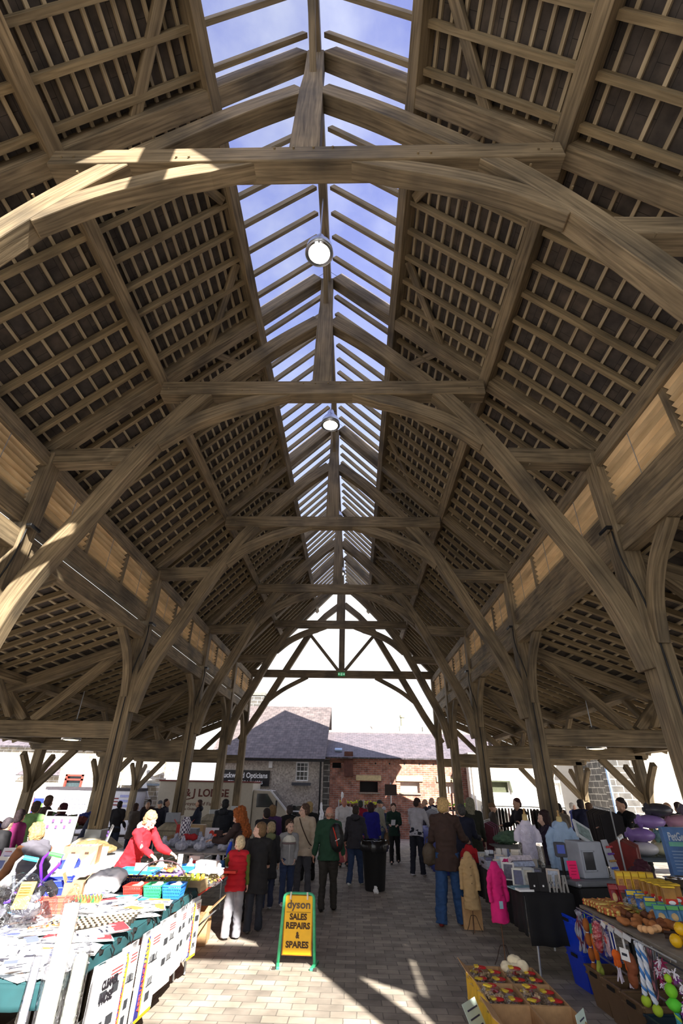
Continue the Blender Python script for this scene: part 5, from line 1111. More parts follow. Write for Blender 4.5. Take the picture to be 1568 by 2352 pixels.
# ================================================================== STALL 1: VACUUM AND APPLIANCE SPARES (left front)
TZ = .85
trestle('long trestle table of vacuum spares at the front left', -3.1, -1.4, 4.2, 7.45, TZ-.01)
teal = C(28, 74, 80, .12, .8)
drape('teal cloth over the spares table, its scalloped edge showing along the aisle', -3.1, -1.36, 4.15, 7.47, TZ, teal, (.12, .08, .0, 0), waves=16, amp=.012)
white = C(240, 240, 244, .03, .35); grey = C(70, 72, 80)
for i in range(9):     # clothes-peg clips along the edge
    mesh_thing(MB().box((0, 0, 0), (.02, .03, .06)).box((.012, 0, .02), (.015, .035, .02)), 'spring_clip', M['black'], 'black spring clip gripping the teal cloth edge', 'clip', (-1.34, 4.5+i*.33, TZ-.01), (0, .2, 0), 'clips along the teal cloth')
def spares_bag(label, y, h, w, kind, rz=0., x=-1.315, z=None):
    """bag hanging on the aisle side of the table, face towards +x"""
    t = thing('hanging_spares_bag', label, 'packet', (x, y, (TZ-.06 if z is None else z)), rz, 'white spares bags hanging along the table'); 
    def face(a, b, c, e, col, nm, d=.0):
        MB().slab([(.022+d, a, c), (.022+d, b, c), (.022+d, b, e), (.022+d, a, e)], .002, n=(1, 0, 0)).build(nm, C(*col, .04), t, origin=None)
    o = pack(h, w, .04, 6); o.v = [(p[2], p[1], p[0]-h/2) for p in o.v]; o.build('bag', white, t, origin=None, smooth=True)
    face(-w*.42, w*.46, -h*.97, -h*.06, (246, 246, 248), 'card_insert', .018)
    if kind == 'app':
        MB().slab([(.044, -w*.42, -h*.97), (.044, -w*.2, -h*.97), (.044, -w*.2, -h*.06), (.044, -w*.32, -h*.06)], .002, n=(1, 0, 0)).build('blue_band', C(48, 50, 140), t, origin=None)
        MB().tube([(.047, -w*.31, -h*.07), (.047, -w*.2, -h*.14), (.047, -w*.18, -h*.97)], .008, 5).build('yellow_border', C(245, 195, 30), t, origin=None)
        MB().box((.046, .0, -h*.965), (.004, w*.8, h*.04)).build('yellow_foot', C(245, 200, 40), t, origin=None)
        text('APPLIANCE', .07, (.049, -w*.265, -h*.62), (0, 0, 0), C(205, 70, 60), 'band_lettering', t, width=h*.52).rotation_euler = Euler((0, 0, 0)); k = t.children[-1] if False else [c for c in COL.objects if c.parent == t and c.name.startswith('band_lettering')][-1]
        k.rotation_euler = Matrix(((0, 0, 1), (-0.0, 1, 0), (-1, 0, 0))).to_euler() if False else Matrix(((0, 0, 1), (0, -1, 0), (1, 0, 0))).to_euler() if False else Matrix(((0, 0, 1), (0, -1, 0), (1, 0, 0))).to_3x3().to_euler()
        k.rotation_euler = Matrix(((0, 0, 1), (0, -1, 0), (1, 0, 0))).to_euler()
        text('PARTS', .07, (.049, -w*.27, -h*.24), (0, 0, 0), C(240, 205, 60), 'band_lettering', t, width=h*.22).rotation_euler = k.rotation_euler
    m = MB()
    ty = [(.05, -.35), (.2, -.36), (.12, -.62), (.1, -.78)] if kind == 'app' else [(-.15, -.32), (.2, -.3), (-.12, -.6), (.18, -.58)]
    for a, b in ty:
        if random.random() < .6: m.box((.046, a*w, b*h), (.003, w*.2, h*.09), taper=None)
        else:
            for q in range(4): m.box((.046, a*w+(q-1.5)*w*.06, b*h), (.003, w*.025, h*random.uniform(.05, .1)))
            m.box((.046, a*w, b*h-h*.04), (.003, w*.3, h*.008))
    m.build('silhouette_pictures', C(52, 54, 60), t, origin=None)
    m = MB()
    for q in range(3): m.box((.046, w*.18, -h*(.12+.035*q)), (.003, w*.35, h*.008))
    m.build('red_print', C(205, 60, 60), t, origin=None)
    MB().tube([(.02, 0, 0), (.03, 0, .05), (.0, 0, .075)], .006, 5).build('hook', M['black'], t, origin=None)
    return t
ap = [(4.98, .64, .46, 'plain', 'big white bag nearest the viewer marked cleaner hose'), (5.36, .62, .3, 'app', 'white bag with blue and yellow edge, second from the near end'), (5.5, .1, .1, None, ''),
      (5.88, .62, .44, 'app', 'white bag with blue band and red lettering, facing the sunlit paving'), (6.34, .56, .42, 'plain', 'plain white bag with dark silhouettes, left of centre along the table'), (6.76, .54, .38, 'plain', 'plain white bag with dark silhouettes near the far end'),
      (7.08, .52, .24, 'plain', 'narrow white bag before the last one'), (7.32, .56, .28, 'app', 'white bag with blue band at the far end of the table')]
for y, h, w, kd, lb in ap:
    if kd: spares_bag(lb, y, h, w, kd, random.uniform(-.18, .05))
o = [x for x in COL.objects if x.get('label', '').startswith('big white bag')][0]
RX = Matrix(((0, 0, 1), (1, 0, 0), (0, 1, 0))).to_euler()
text('CLEANER', .07, (.049, .0, -.14), RX, C(30, 25, 35), 'marker_lettering', o, bold=.003, width=.22); text('HOSE', .08, (.049, -.02, -.22), RX, C(30, 25, 35), 'marker_lettering', o, bold=.003, width=.17); text('L', .12, (.049, -.02, -.5), RX, C(30, 25, 35), 'marker_lettering', o, bold=.002)
for i, (x, y, z, r) in enumerate(((-1.44, 5.35, .42, .4), (-1.46, 6.96, .35, .3))):
    mesh_thing(pack(.5, .28, .03), 'dark_bag', C(30, 28, 32), 'dark flat bag tucked behind the white bags, %s' % ('near end' if i == 0 else 'far end'), 'packet', (x, y, z), (PI/2, PI/2, PI/2))
# goods on the table
random.seed(21)
k = 0
spots = [(-1.6, 4.55), (-1.95, 4.4), (-1.75, 4.85), (-2.2, 4.8), (-1.55, 5.05), (-2.0, 5.15), (-2.45, 5.2), (-1.62, 6.2), (-1.95, 6.25), (-2.2, 6.1), (-1.55, 6.42), (-1.85, 6.45), (-2.3, 6.4), (-2.6, 5.6), (-1.5, 5.22), (-1.8, 5.1), (-2.25, 4.45), (-2.15, 6.62)]
wh = ['near the front corner', 'beside the front edge', 'left of the hose bag', 'among the clear bags', 'on the aisle edge', 'before the brush rows', 'far left of the brushes', 'just behind the brushes', 'behind the brush rows, middle', 'behind the brush rows, left', 'before the baskets, aisle side', 'before the baskets, middle', 'before the baskets, left', 'at the back of the table', 'overlapping the teal edge', 'half under another bag', 'at the front left', 'just before the red basket']
for (x, y), w_ in zip(spots, wh):
    o = packet('flat white spares packet lying %s' % w_, (x, y, TZ+.012+.012*(k % 3)), (random.uniform(-.06, .06), random.uniform(-.06, .06), random.uniform(-1.2, 1.2)), random.uniform(.24, .34), random.uniform(.3, .42), random.choice([(238, 240, 245), (225, 230, 238), (246, 246, 246)]), 'spares_packet', random.choice([(60, 160, 205), (225, 120, 60), (70, 70, 150), None, (200, 60, 70)]), 'flat packets on the spares table', th=.03, marks=4); k += 1
b0 = thing('vacuum_brush', 'small black vacuum brush head with an orange end, standing in dense rows', 'brush', (-2.0, 5.02, TZ+.01), group='brush heads in rows on the spares table')
MB().tube([(0, 0, .0), (0, 0, .045)], .018, 8).build('bristles', C(40, 35, 30), b0); MB().tube([(0, 0, .045), (0, 0, .062)], .013, 8).build('coloured_end', C(232, 190, 150), b0)
kd = {b0.name: [c for c in COL.objects if c.parent == b0]}
for r in range(5):
    for c in range(17):
        if r == 0 and c == 0: continue
        dup(b0, (-2.0+c*.036-r*.012, 5.02+r*.1+c*.03, TZ+.01), kids=kd)
for lb, x, y, c, s in (('red plastic basket on the spares table', -1.87, 6.78, (215, 60, 50), (.19, .26, .12)), ('green plastic basket between the red and blue ones', -1.66, 6.84, (60, 175, 120), (.19, .26, .12)), ('blue plastic basket at the aisle corner of the spares table', -1.45, 6.88, (50, 130, 225), (.21, .26, .12)),
                     ('dark navy basket behind the red one', -2.12, 7.25, (24, 30, 80), (.3, .2, .12)), ('olive-yellow box at the far corner of the spares table', -1.52, 7.22, (140, 150, 50), (.24, .2, .12))):
    basket(lb, (x, y, TZ+.01), s, c, .05)
for lb, x, y, z, c in (('white bundle of packets in the blue basket', -1.45, 6.88, .07, (225, 235, 245)), ('white bundle of packets in the green basket', -1.66, 6.84, .07, (220, 235, 225)), ('red-printed bundle of packets in the red basket', -1.87, 6.78, .07, (235, 150, 140))):
    blob('packet_bundle', C(*c, .1, .4), [((0, 0, 0), (.075, .11, .05)), ((.03, .05, .03), (.05, .06, .04))], .012, .012, 20, lb, 'packets', (x, y, TZ+z+.01))
# heaps of clear-bagged parts and boxes at the back
crate('bright blue storage crate at the back of the spares table', (-2.62, 6.45, TZ+.01), (.26, .3, .2), (40, 60, 190), .4)
crate('orange-red tray on the spares table beside the blue crate', (-2.3, 5.85, TZ+.01), (.28, .24, .13), (225, 95, 75), .3)
crate('large navy crate at the far left edge behind the handles', (-3.45, 6.4, 0), (.5, .5, .75), (30, 60, 115), .2)
carton('small cardboard box with a blue printed panel at the back of the table', (-2.38, 6.35, TZ+.01), (.18, .16, .2), .3, flaps=(None, 40, None, 30), outer=C(60, 60, 110))
blob('white_sack', white, [((0, 0, .1), (.2, .16, .13)), ((.12, .02, .16), (.12, .12, .08)), ((-.1, -.08, .05), (.14, .12, .07))], .016, .02, 10, 'bulging white plastic sack standing on the spares table', 'sack', (-2.33, 7.0, TZ+.01))
rr = MB(); rr2 = MB()
ft = thing('fairy_light_box', 'rows of red, green and gold small bulbs in a box behind the brushes', 'bulbs', (-2.2, 6.22, TZ+.01), .25)
MB().box((0, 0, .03), (.36, .24, .06)).build('box', M['card'], ft)
for nm, c, o_ in (('red_bulbs', (200, 60, 45), 0), ('green_bulbs', (40, 120, 70), 1), ('gold_bulbs', (225, 170, 70), 2)):
    m = MB()
    for i in range(9):
        for j in range(6):
            if (i+j) % 3 == o_: m.lathe([(.012, .06), (.014, .08), (.004, .1)], (-.16+i*.04, -.1+j*.04, 0), 6)
    m.build(nm, C(*c), ft)
for i in range(95):   # overlapping flat packets cover nearly all of the cloth
    x, y = -1.43-random.random()**1.3*1.05, 4.22+random.random()*2.4
    if 5.0 < y < 5.9 and x > -2.1: y -= .75 if y < 5.4 else -.5
    packet('white packet in the overlapping layer that covers the spares table', (x, max(4.3, y), TZ+.008+.0035*(i % 9)), (random.uniform(-.05, .05), random.uniform(-.05, .05), random.uniform(-1.5, 1.5)), random.uniform(.2, .3), random.uniform(.24, .36), random.choice([(240, 241, 246), (232, 234, 240), (247, 246, 244)]), 'spares_packet', random.choice([None, None, (120, 130, 190), (225, 140, 80), (190, 200, 225)]), 'white packets covering the spares table', th=.022, marks=2)
# clear film bundle with vacuum heads and an orange ticket
t = thing('bagged_vacuum_parts', 'big clear plastic bag of vacuum heads with an orange handwritten ticket, far left', 'bag', (-2.28, 5.22, TZ+.02))
m = MB()
for i in range(9): m.box((random.uniform(-.16, .2), random.uniform(-.2, .18), random.uniform(.06, .26)), (random.uniform(.1, .24), .08, .05), rz=random.uniform(0, 3), rx=random.uniform(-.6, .6), ry=random.uniform(-.5, .5))
m.build('grey_parts', C(120, 122, 132), t, bevel=.012)
m = MB()
for i in range(7): m.box((random.uniform(-.2, .18), random.uniform(-.2, .2), random.uniform(.04, .28)), (random.uniform(.1, .2), .07, .06), rz=random.uniform(0, 3), rx=random.uniform(-.6, .6), ry=random.uniform(-.5, .5))
m.build('black_parts', C(35, 34, 40), t, bevel=.012)
m = MB()
for i in range(4): m.tube([(random.uniform(-.2, .1), random.uniform(-.1, .1), .2), (random.uniform(-.1, .2), random.uniform(-.1, .1), .26)], .015, 8)
m.build('purple_tubes', C(110, 70, 190), t)
blob('clear_bag', M['film'], [((0, 0, .16), (.3, .27, .2)), ((-.05, 0, .3), (.16, .14, .1))], .02, .03, 7, parent=t, smooth_it=3)
tk = MB().box((.1, -.17, .28), (.12, .006, .2), rx=-.6, rz=.25).build('orange_ticket', C(250, 190, 90), t, origin=None)
m = MB()
for i in range(6): m.box((.1-.002*i, -.178+.0*i, .35-.024*i), (.08, .004, .005), rx=-.6, rz=.25)
m.build('ticket_writing', C(215, 90, 40), t, origin=None)
for lb, x, y, c, tip, r in (('purple D-shaped tool handle standing behind the clear bag', -2.72, 6.2, (105, 45, 190), (80, 200, 90), .2), ('silver D-shaped tool handle at the left edge behind the clear bag', -2.8, 5.85, (165, 172, 180), (60, 190, 205), .35)):
    t = thing('tool_handle', lb, 'handle', (x, y, TZ+.02), r); t.rotation_euler = (0.1, .25, r)
    MB().tube([(0, 0, 0), (0, 0, .22)], .016, 8).build('shaft', C(*c, .05, .3), t, smooth=True)
    MB().tube([(0, 0, .2), (-.085, 0, .34), (-.09, 0, .4), (-.06, 0, .45), (.09, 0, .46), (.1, 0, .4), (0, 0, .2)], .016, 8).build('grip', C(*c, .05, .3), t, smooth=True)
    MB().tube([(-.05, 0, .452), (.09, 0, .462)], .02, 8).build('coloured_cap', C(*tip), t)
# wrapped vertical rolls at the near corner
for i, (x, y, r, h, lb) in enumerate(((-1.31, 4.12, .055, 1.27, 'tall white roll wrapped in clear film standing at the near corner of the spares table'), (-1.2, 4.2, .045, 1.0, 'ribbed pale hose in clear film beside the tall white roll'), (-1.44, 4.09, .025, 1.0, 'thin steel tube in clear film left of the tall roll'))):
    t = thing('wrapped_roll', lb, 'roll', (x, y, 0), 0); n = int(h/.06)
    prof = [(r*.9, 0)]+[(r*(1 if q % 2 else .94), .02+q*(h-.04)/n) for q in range(n+1)]+[(r*.4, h)]
    MB().lathe(prof if i == 1 else [(r, 0), (r, h*.5), (r*.9, h), (r*.3, h)], n=16).build('roll', C(*((205, 205, 195), (190, 195, 185), (150, 152, 165))[i], .05, .4), t, smooth=True)
    MB().lathe([(r*1.3, .02), (r*1.25, h*.4), (r*1.4, h*.7), (r*1.1, h*1.02), (r*.3, h*1.08)], n=12).build('clear_film', M['film'], t, smooth=True, noise=.008)
carton('white box with grey print on the ground under the front of the spares table', (-1.95, 4.65, 0), (.7, .4, .3), 0, white, flaps=(None, None, None, None))

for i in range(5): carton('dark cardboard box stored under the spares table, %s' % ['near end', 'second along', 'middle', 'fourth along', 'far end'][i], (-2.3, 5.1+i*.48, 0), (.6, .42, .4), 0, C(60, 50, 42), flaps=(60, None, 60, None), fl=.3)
# ================================================================== STALL 2: toys, sweets and flowers (behind stall 1)
trestle('red-edged trestle table of toys and sweets beside the two boys', -2.75, -1.34, 7.6, 10.0, .8, (150, 120, 85), edge=(190, 60, 45))
carton('brown cardboard box under the toy table beside the folding legs', (-1.75, 9.0, 0), (.5, .4, .38), .1, flaps=(None, 50, None, 50))
tr = thing('wooden_tray', 'long shallow wooden tray of potted pansies in front of the red-jacketed stallholder', 'tray', (-1.88, 7.66, .805)); m = MB()
m.box((0, -.17, .06), (1.15, .015, .12)).box((0, .17, .06), (1.15, .015, .12)).box((-.57, 0, .06), (.015, .34, .12)).box((.57, 0, .06), (.015, .34, .12)).box((0, 0, .006), (1.15, .34, .012)); m.build('tray_boards', M['plank'], tr)
MB().tube(crv([(-.35, 0, .1), (-.2, 0, .26), (.0, 0, .3), (.2, 0, .26), (.36, 0, .1)]), .008, 6).build('hoop_handle', C(80, 55, 60), tr)
pn = thing('potted_pansy', 'small potted pansy in the wooden tray', 'potted plant', (-2.36, 7.6, .82), group='pansies in the wooden tray')
MB().lathe([(.03, 0), (.04, .06)], n=10).build('pot', C(50, 45, 55), pn); m = MB()
for i in range(7): m.ball((random.uniform(-.035, .035), random.uniform(-.03, .03), random.uniform(.07, .1)), (.02, .02, .014), 7)
m.build('leaves', C(70, 90, 60, .3), pn); m = MB()
for i in range(3): m.ball((random.uniform(-.03, .03), random.uniform(-.03, .03), .115), (.02, .02, .008), 8)
m.build('petals', C(90, 60, 130, .4), pn); m = MB()
for i in range(2): m.ball((random.uniform(-.03, .03), -.025, .118), (.012, .008, .012), 6)
m.build('flower_eyes', C(235, 200, 50), pn); kd = {pn.name: [c for c in COL.objects if c.parent == pn]}
for i in range(1, 18): dup(pn, (-2.36+(i % 9)*.085, 7.6+(i//9)*.12, .82), kids=kd)
for i, (x, c, lb) in enumerate(((-1.58, (150, 160, 50), 'olive-green wrapped toy at the left of the tray end'), (-1.49, (160, 170, 60), 'second olive-green wrapped toy in the tray'), (-1.42, (200, 200, 60), 'yellow-green wrapped toy in the tray'), (-1.35, (240, 190, 80), 'orange and yellow wrapped toy at the aisle end of the tray'))):
    blob('wrapped_toy', C(*c, .25, .35), [((0, 0, .05), (.045, .05, .07)), ((.01, 0, .12), (.025, .03, .04))], .009, .008, 30, lb, 'toy', (x, 7.68, .82))
price_card('lime-yellow price card clipped to the wooden tray', (-1.68, 7.485, .86), 0, .24, .07, (200, 225, 60), 0, 2)
price_card('large blank white price card in front of the red jacket', (-2.28, 7.95, .84), .1, .17, .2, (250, 250, 252), .1, 0, ink=(240, 240, 245)).name = 'price_card'
price_card('white price card with a handwritten number beside the stallholder\'s hand', (-2.1, 8.3, .85), 0, .12, .14, (250, 250, 252), .15, txt='£4')
price_card('pointed white price card beyond the pansies', (-1.95, 8.6, .84), .3, .07, .24, (250, 250, 250), 0, 1)
crate('sky-blue plastic tub on the toy table behind the pansies', (-2.35, 8.1, .81), (.5, .34, .14), (60, 150, 225))
crate('blue tray of packets further back on the toy table', (-1.85, 9.05, .81), (.4, .26, .08), (50, 130, 200))
tb = crate('lilac tray heaped with orange crisps packets', (-2.05, 8.35, .81), (.42, .3, .08), (150, 120, 200)); 
for i in range(14): packet('small orange snack packet heaped in the lilac tray', (-2.2+(i % 5)*.075, 8.26+(i//5)*.08, .9+.01*(i % 2)), (random.uniform(-.4, .4), random.uniform(-.4, .4), random.uniform(0, 3)), .09, .11, random.choice([(235, 140, 60), (240, 175, 80), (225, 225, 215)]), 'snack_packet', (205, 60, 40), 'snack packets in the lilac tray', th=.03)
for i, (x, y, w, d, h, c, lb) in enumerate(((-1.62, 8.95, .3, .22, .16, (245, 246, 248), 'bright white box on the toy table lit by the sun'), (-1.58, 8.55, .24, .16, .1, (225, 235, 225), 'white and green box before the bright white one'), (-1.35, 9.4, .16, .12, .2, (225, 222, 215), 'tall pale box beside the auburn-haired woman\'s hands'),
                                          (-1.95, 9.5, .2, .14, .16, (235, 225, 220), 'white and red box at the back of the toy table'), (-1.6, 9.6, .22, .12, .09, (60, 110, 170), 'blue and white flat box at the back of the toy table'))):
    o = mesh_thing(MB().box((0, 0, h/2), (w, d, h)), 'goods_box', C(*c, .05), lb, 'box', (x, y, .81), (0, 0, random.uniform(-.3, .3)), bevel=.004)
    MB().box((0, -d/2-.002, h*.5), (w*.6, .002, h*.3)).build('label_print', C(*((200, 210, 230), (90, 170, 120), (190, 60, 50), (200, 50, 60), (230, 230, 240))[i]), o, origin=None)
mesh_thing(MB().box((0, 0, .02), (.5, .3, .03)), 'red_tray', C(200, 55, 45), 'flat red tray at the aisle edge of the toy table', 'tray', (-1.42, 9.1, .81))
t = thing('sweet_tub', 'large clear tub of wrapped sweets at the aisle corner of the toy table', 'tub', (-1.4, 8.1, .81)); m = MB()
MB().box((0, 0, .07), (.36, .42, .14)).build('clear_tub', M['film'], t)
for i in range(90): m.ball((random.uniform(-.16, .16), random.uniform(-.19, .19), random.uniform(.02, .1)), (.02, .014, .012), 6)
MB().box((0, 0, .15), (.38, .44, .012)).build('lid', C(190, 190, 200, .1, .25), t); s = m.build('wrapped_sweets', C(190, 170, 90, .5, .3, 60), t); s['kind'] = 'stuff'
random.seed(31)
wr_l = ['by the sweet tub', 'behind the sweet tub', 'beside the white box', 'at the back edge', 'near the blue tray', 'beside the red tray', 'left of the auburn-haired woman', 'among the clear bags', 'under the price card', 'beside the blue tub']
for i in range(10):
    x, y = -1.35-random.random()*1.1, 8.5+random.random()*1.4
    blob('clear_sweet_bag', M['film'] if i % 2 else C(200, 205, 220, .15, .25), [((0, 0, .05), (.07, .06, .06)), ((0, 0, .12), (.03, .03, .05))], .012, .016, 22, 'shiny cellophane sweet bag on the toy table %s' % wr_l[i], 'bag', (x, y, .815))
# ================================================================== STALL 3: cards and clothes at the left
trestle('white trestle table of cards and cloth goods at the far left', -5.0, -3.45, 7.9, 11.2, .85, (235, 235, 238))
drape('white cloth over the far-left table', -5.0, -3.45, 7.9, 11.2, .85, C(238, 238, 242, .04), (.1, .1, 0, 0), amp=.006)
random.seed(5)
for i in range(26):
    x = -4.9+(i % 6)*.26+random.uniform(-.03, .03); y = 8.1+(i//6)*.5+random.uniform(-.05, .05); t = 'card'
    o = mesh_thing(MB().box((0, 0, .1), (.17, .012, .2)), 'greeting_pack', C(*random.choice([(240, 238, 245), (225, 215, 235), (210, 190, 220), (235, 230, 225), (245, 245, 248)]), .08, .4), 'pale packaged card standing in tilted rows on the far-left table', 'card', (x, y, .865), (-.5, 0, random.uniform(-.3, .3)), 'cards in rows on the far-left table')
    MB().box((0, -.008, .1), (.1, .003, .1)).build('picture', C(*random.choice([(150, 110, 170), (120, 130, 180), (200, 120, 130), (190, 190, 200)])), o, origin=None)
for i, (x, y, w, lb) in enumerate(((-3.72, 8.75, .4, 'bright blue folded garment at the aisle edge of the far-left table'), (-3.9, 8.3, .3, 'second blue garment beside the padded gilet'), (-4.6, 8.2, .26, 'small blue cloth at the left of the far-left table'))):
    blob('folded_garment', C(40, 60, 195, .15), [((0, 0, .04), (w*.5, w*.35, .06)), ((w*.2, .04, .07), (w*.25, w*.2, .05))], .014, .02, 12, lb, 'garment', (x, y, .86))
t = carton('banana-style cardboard box of cards with hand holes, behind the gilet', (-3.75, 9.25, .86), (.5, .36, .24), .25, flaps=(None,)*4); m = MB()
for q in (-.1, .1): m.box((q, -.186, .15), (.06, .004, .03))
m.build('hand_holes', C(70, 50, 35), t)
for i in range(9): mesh_thing(MB().box((0, 0, .11), (.19, .01, .22)), 'filed_card', C(*random.choice([(235, 230, 240), (215, 190, 215), (245, 245, 245)])), 'upright card filed in the box with hand holes', 'card', (-3.9+.035*i, 9.12+.035*i, .88), (0, 0, .25+1.57), 'cards filed in the cardboard box')
mesh_thing(MB().slab([(0, -.16, -.62), (0, .16, -.62), (0, .15, 0), (0, -.15, 0)], .006, n=(1, 0, 0)), 'hanging_notice', C(246, 246, 248, .03), 'white paper notice hanging from the aisle edge of the far-left table', 'notice', (-3.42, 8.45, .9))
for x, y, rz, s, lb in ((-5.15, 10.9, .1, 1., 'white framed display board standing behind the padded gilet'), (-4.25, 11.1, -1.1, .62, 'small white folding display beside the near-left post')):
    t = thing('display_board', lb, 'display board', (x, y, .86), rz); w, h = .62*s, .62*s; m = MB()
    for q in (-1, 1): m.tube([(q*w/2, 0, 0), (q*w/2, .1, h)], .012, 6)
    m.tube([(-w/2, .1, h), (w/2, .1, h)], .012, 6); m.tube([(-w/2, .0, .02), (w/2, 0, .02)], .012, 6); m.build('frame', M['white'], t)
    MB().slab([(-w/2, .005, .02), (w/2, .005, .02), (w/2, .085, h*.85), (-w/2, .085, h*.85)], .006).build('panel', C(240, 238, 246), t)
    m = MB(); 
    for i in range(6): m.box((-.2*s+.08*s*i, .03, .36*s+(i % 2)*.1*s), (.04*s, .02, .05*s))
    m.build('purple_tags', C(120, 80, 170), t)
t = thing('parasol_cover', 'pale folded canvas and card piled on the table corner by the near-left post', 'canvas', (-4.05, 10.3, .87)); blob('canvas', C(150, 125, 85, .25), [((0, 0, .08), (.42, .3, .07)), ((-.1, .1, .13), (.3, .2, .06))], .02, .02, 9, parent=t)
# far stall left of the lorry side: goods heaps, boxes, dotted jar
trestle('trestle table crowded with glass and sweets beside the left plinth', -3.3, -1.75, 11.0, 13.2, .85, (170, 165, 160))
random.seed(8)
heap = ['front left', 'front middle', 'front right', 'centre left', 'centre', 'centre right', 'back left', 'back middle', 'back right', 'at the aisle edge', 'by the dotted jar', 'beside the red bow']
for i in range(12):
    x = -3.1+(i % 4)*.38; y = 11.25+(i//4)*.55
    blob('cellophane_bag', C(175, 180, 200, .25, .2, 30), [((0, 0, .07), (.13, .12, .08)), ((.02, 0, .16), (.04, .04, .08))], .015, .022, 18, 'cellophane-wrapped goods on the crowded table, %s' % heap[i], 'bag', (x+random.uniform(-.05, .05), y, .86))
t = thing('patterned_jar', 'tall black-and-white patterned jar on the crowded table', 'jar', (-3.02, 12.2, .86)); MB().lathe([(.09, 0), (.11, .1), (.11, .4), (.08, .46), (.06, .5)], n=18).build('jar_body', mat('harlequin', lambda nt, b: (lambda ck, tc: (nt.links.new(tc.outputs['Object'], ck.inputs['Vector']), nt.links.new(ck.outputs['Color'], b.inputs['Base Color'])))(N(nt, 'ShaderNodeTexChecker', inp={'Scale': 24., 'Color1': (.75, .73, .8, 1), 'Color2': (.08, .06, .12, 1)}), N(nt, 'ShaderNodeTexCoord'))), t, smooth=True)
blob('red_bow', C(165, 25, 35), [((-.08, 0, .06), (.09, .05, .06)), ((.08, 0, .06), (.09, .05, .06)), ((0, -.02, .06), (.04, .04, .05))], .012, .01, 18, 'large red ribbon bow on the crowded table', 'bow', (-2.75, 11.7, .98))
mesh_thing(MB().box((0, 0, .15), (.3, .02, .3)), 'notice_card', C(225, 220, 228), 'white card with a red dot behind the red bow', 'card', (-2.5, 12.5, .851)); o = MB().tube([(.0, -.012, .2), (0, -.016, .2)], .055, 18).build('red_dot', C(205, 60, 45), [x for x in COL.objects if x.name.startswith('notice_card')][-1], origin=None)
for i, (x, y, z, c, lb) in enumerate(((-4.75, 16.6, .99, (150, 155, 168), 'grey metal cash box on the left plinth of the fourth truss'), (-3.1, 12.9, .87, (140, 144, 158), 'grey tin on the crowded table right of the plinth'), (-3.3, 14.2, .86, (180, 150, 110), 'open cardboard tray behind the crowded table'))):
    mesh_thing(MB().box((0, 0, .12), (.36, .26, .24)), 'goods_box', C(*c, .08, .4), lb, 'box', (x, y, z), bevel=.01)
trestle('plain table behind the left plinth with boxes on it', -4.0, -3.0, 13.6, 15.2, .85, (160, 130, 90))
carton('red and white printed cardboard box behind the patterned jar', (-3.7, 14.3, .86), (.3, .24, .22), .2, C(190, 60, 60), flaps=(None, 40, None, 40))
# left aisle stall heaps
for i, (x, y, lb) in enumerate(((-8.2, 13.5, 'left aisle clothes table nearest the outer edge'), (-7.9, 16.5, 'left aisle clothes table behind the purple coat'))):
    trestle(lb, x-.8, x+.8, y-.8, y+.8, .85, (120, 115, 110)); cs = [(60, 70, 150), (90, 120, 80), (200, 190, 200), (120, 60, 60), (50, 50, 55), (190, 160, 200), (140, 150, 90)]
    for j in range(14):
        blob('crumpled_garment', C(*cs[(i*3+j) % 7], .25), [((0, 0, .05), (.22, .18, .09)), ((.1, .05, .1), (.12, .12, .06))], .025, .04, 9, '%s crumpled garment heaped on the %s' % (['blue', 'green', 'white', 'maroon', 'black', 'lilac', 'olive'][(i*3+j) % 7], 'nearer left aisle table' if i == 0 else 'further left aisle table'), 'garment', (x-.6+(j % 4)*.38+random.uniform(-.08, .08), y-.6+(j//4)*.38, .86+.08*(j % 3)), (0, 0, random.uniform(0, 3)), 'clothes heaps in the left aisle')
# ================================================================== RIGHT: FRAMES TABLE
trestle('long table of photo frames and ornaments beside the pink coat', 2.84, 3.42, 7.75, 11.0, .84, (90, 85, 85))
drape('black cloth draped over the photo frame table', 2.82, 3.42, 7.7, 11.0, .85, C(17, 17, 21, .15, .9), (.5, 0, 0, .42), amp=.014)
trestle('second table of ornaments right of the black-clothed one, before the busts', 3.46, 4.2, 9.0, 10.35, .86, (28, 26, 30))
random.seed(12)
fr_cols = [((200, 198, 190), (40, 40, 90)), ((175, 178, 182), (190, 185, 175)), ((60, 60, 66), (50, 45, 100)), ((190, 175, 165), (160, 170, 190)), ((215, 215, 215), (90, 90, 110))]
wf = ['front row by the black boxes', 'front row right', 'near the teal cloth', 'behind the crystal figures', 'centre of the table', 'centre right', 'beside the candles', 'back row left', 'back row middle', 'back row right', 'near the seller', 'far corner', 'beside the tall boxes', 'left edge', 'right edge', 'second row right', 'by the mannequin', 'rear right', 'before the white lace dress', 'in front of the easels']
for i in range(20):
    x = 2.9+(i % 4)*.145+random.uniform(-.02, .02); y = 8.15+(i//4)*.5+random.uniform(-.06, .06); s = random.uniform(.75, 1.15); a, b = fr_cols[i % 5]
    t = thing('photo_frame', 'small %s photo frame, %s' % (['cream', 'silver', 'black', 'pinkish', 'white'][i % 5], wf[i]), 'photo frame', (x, y, .862), random.uniform(-.5, .3), 'photo frames on the black-clothed table'); w, h = .14*s, .18*s; t.rotation_euler = (-.2, 0, t.rotation_euler[2]); m = MB()
    for q in (-1, 1): m.box((q*w/2, 0, h/2), (.024, .014, h+.02)).box((0, 0, h/2+q*h/2), (w+.02, .014, .024))
    m.build('frame', C(*a, .08, .35), t, bevel=.003); MB().box((0, .004, h/2), (w, .006, h)).build('picture', C(*b, .4, .3, 30), t); MB().beam((0, .01, h*.6), (0, .08, .01), .03, .005).build('strut', M['black'], t)
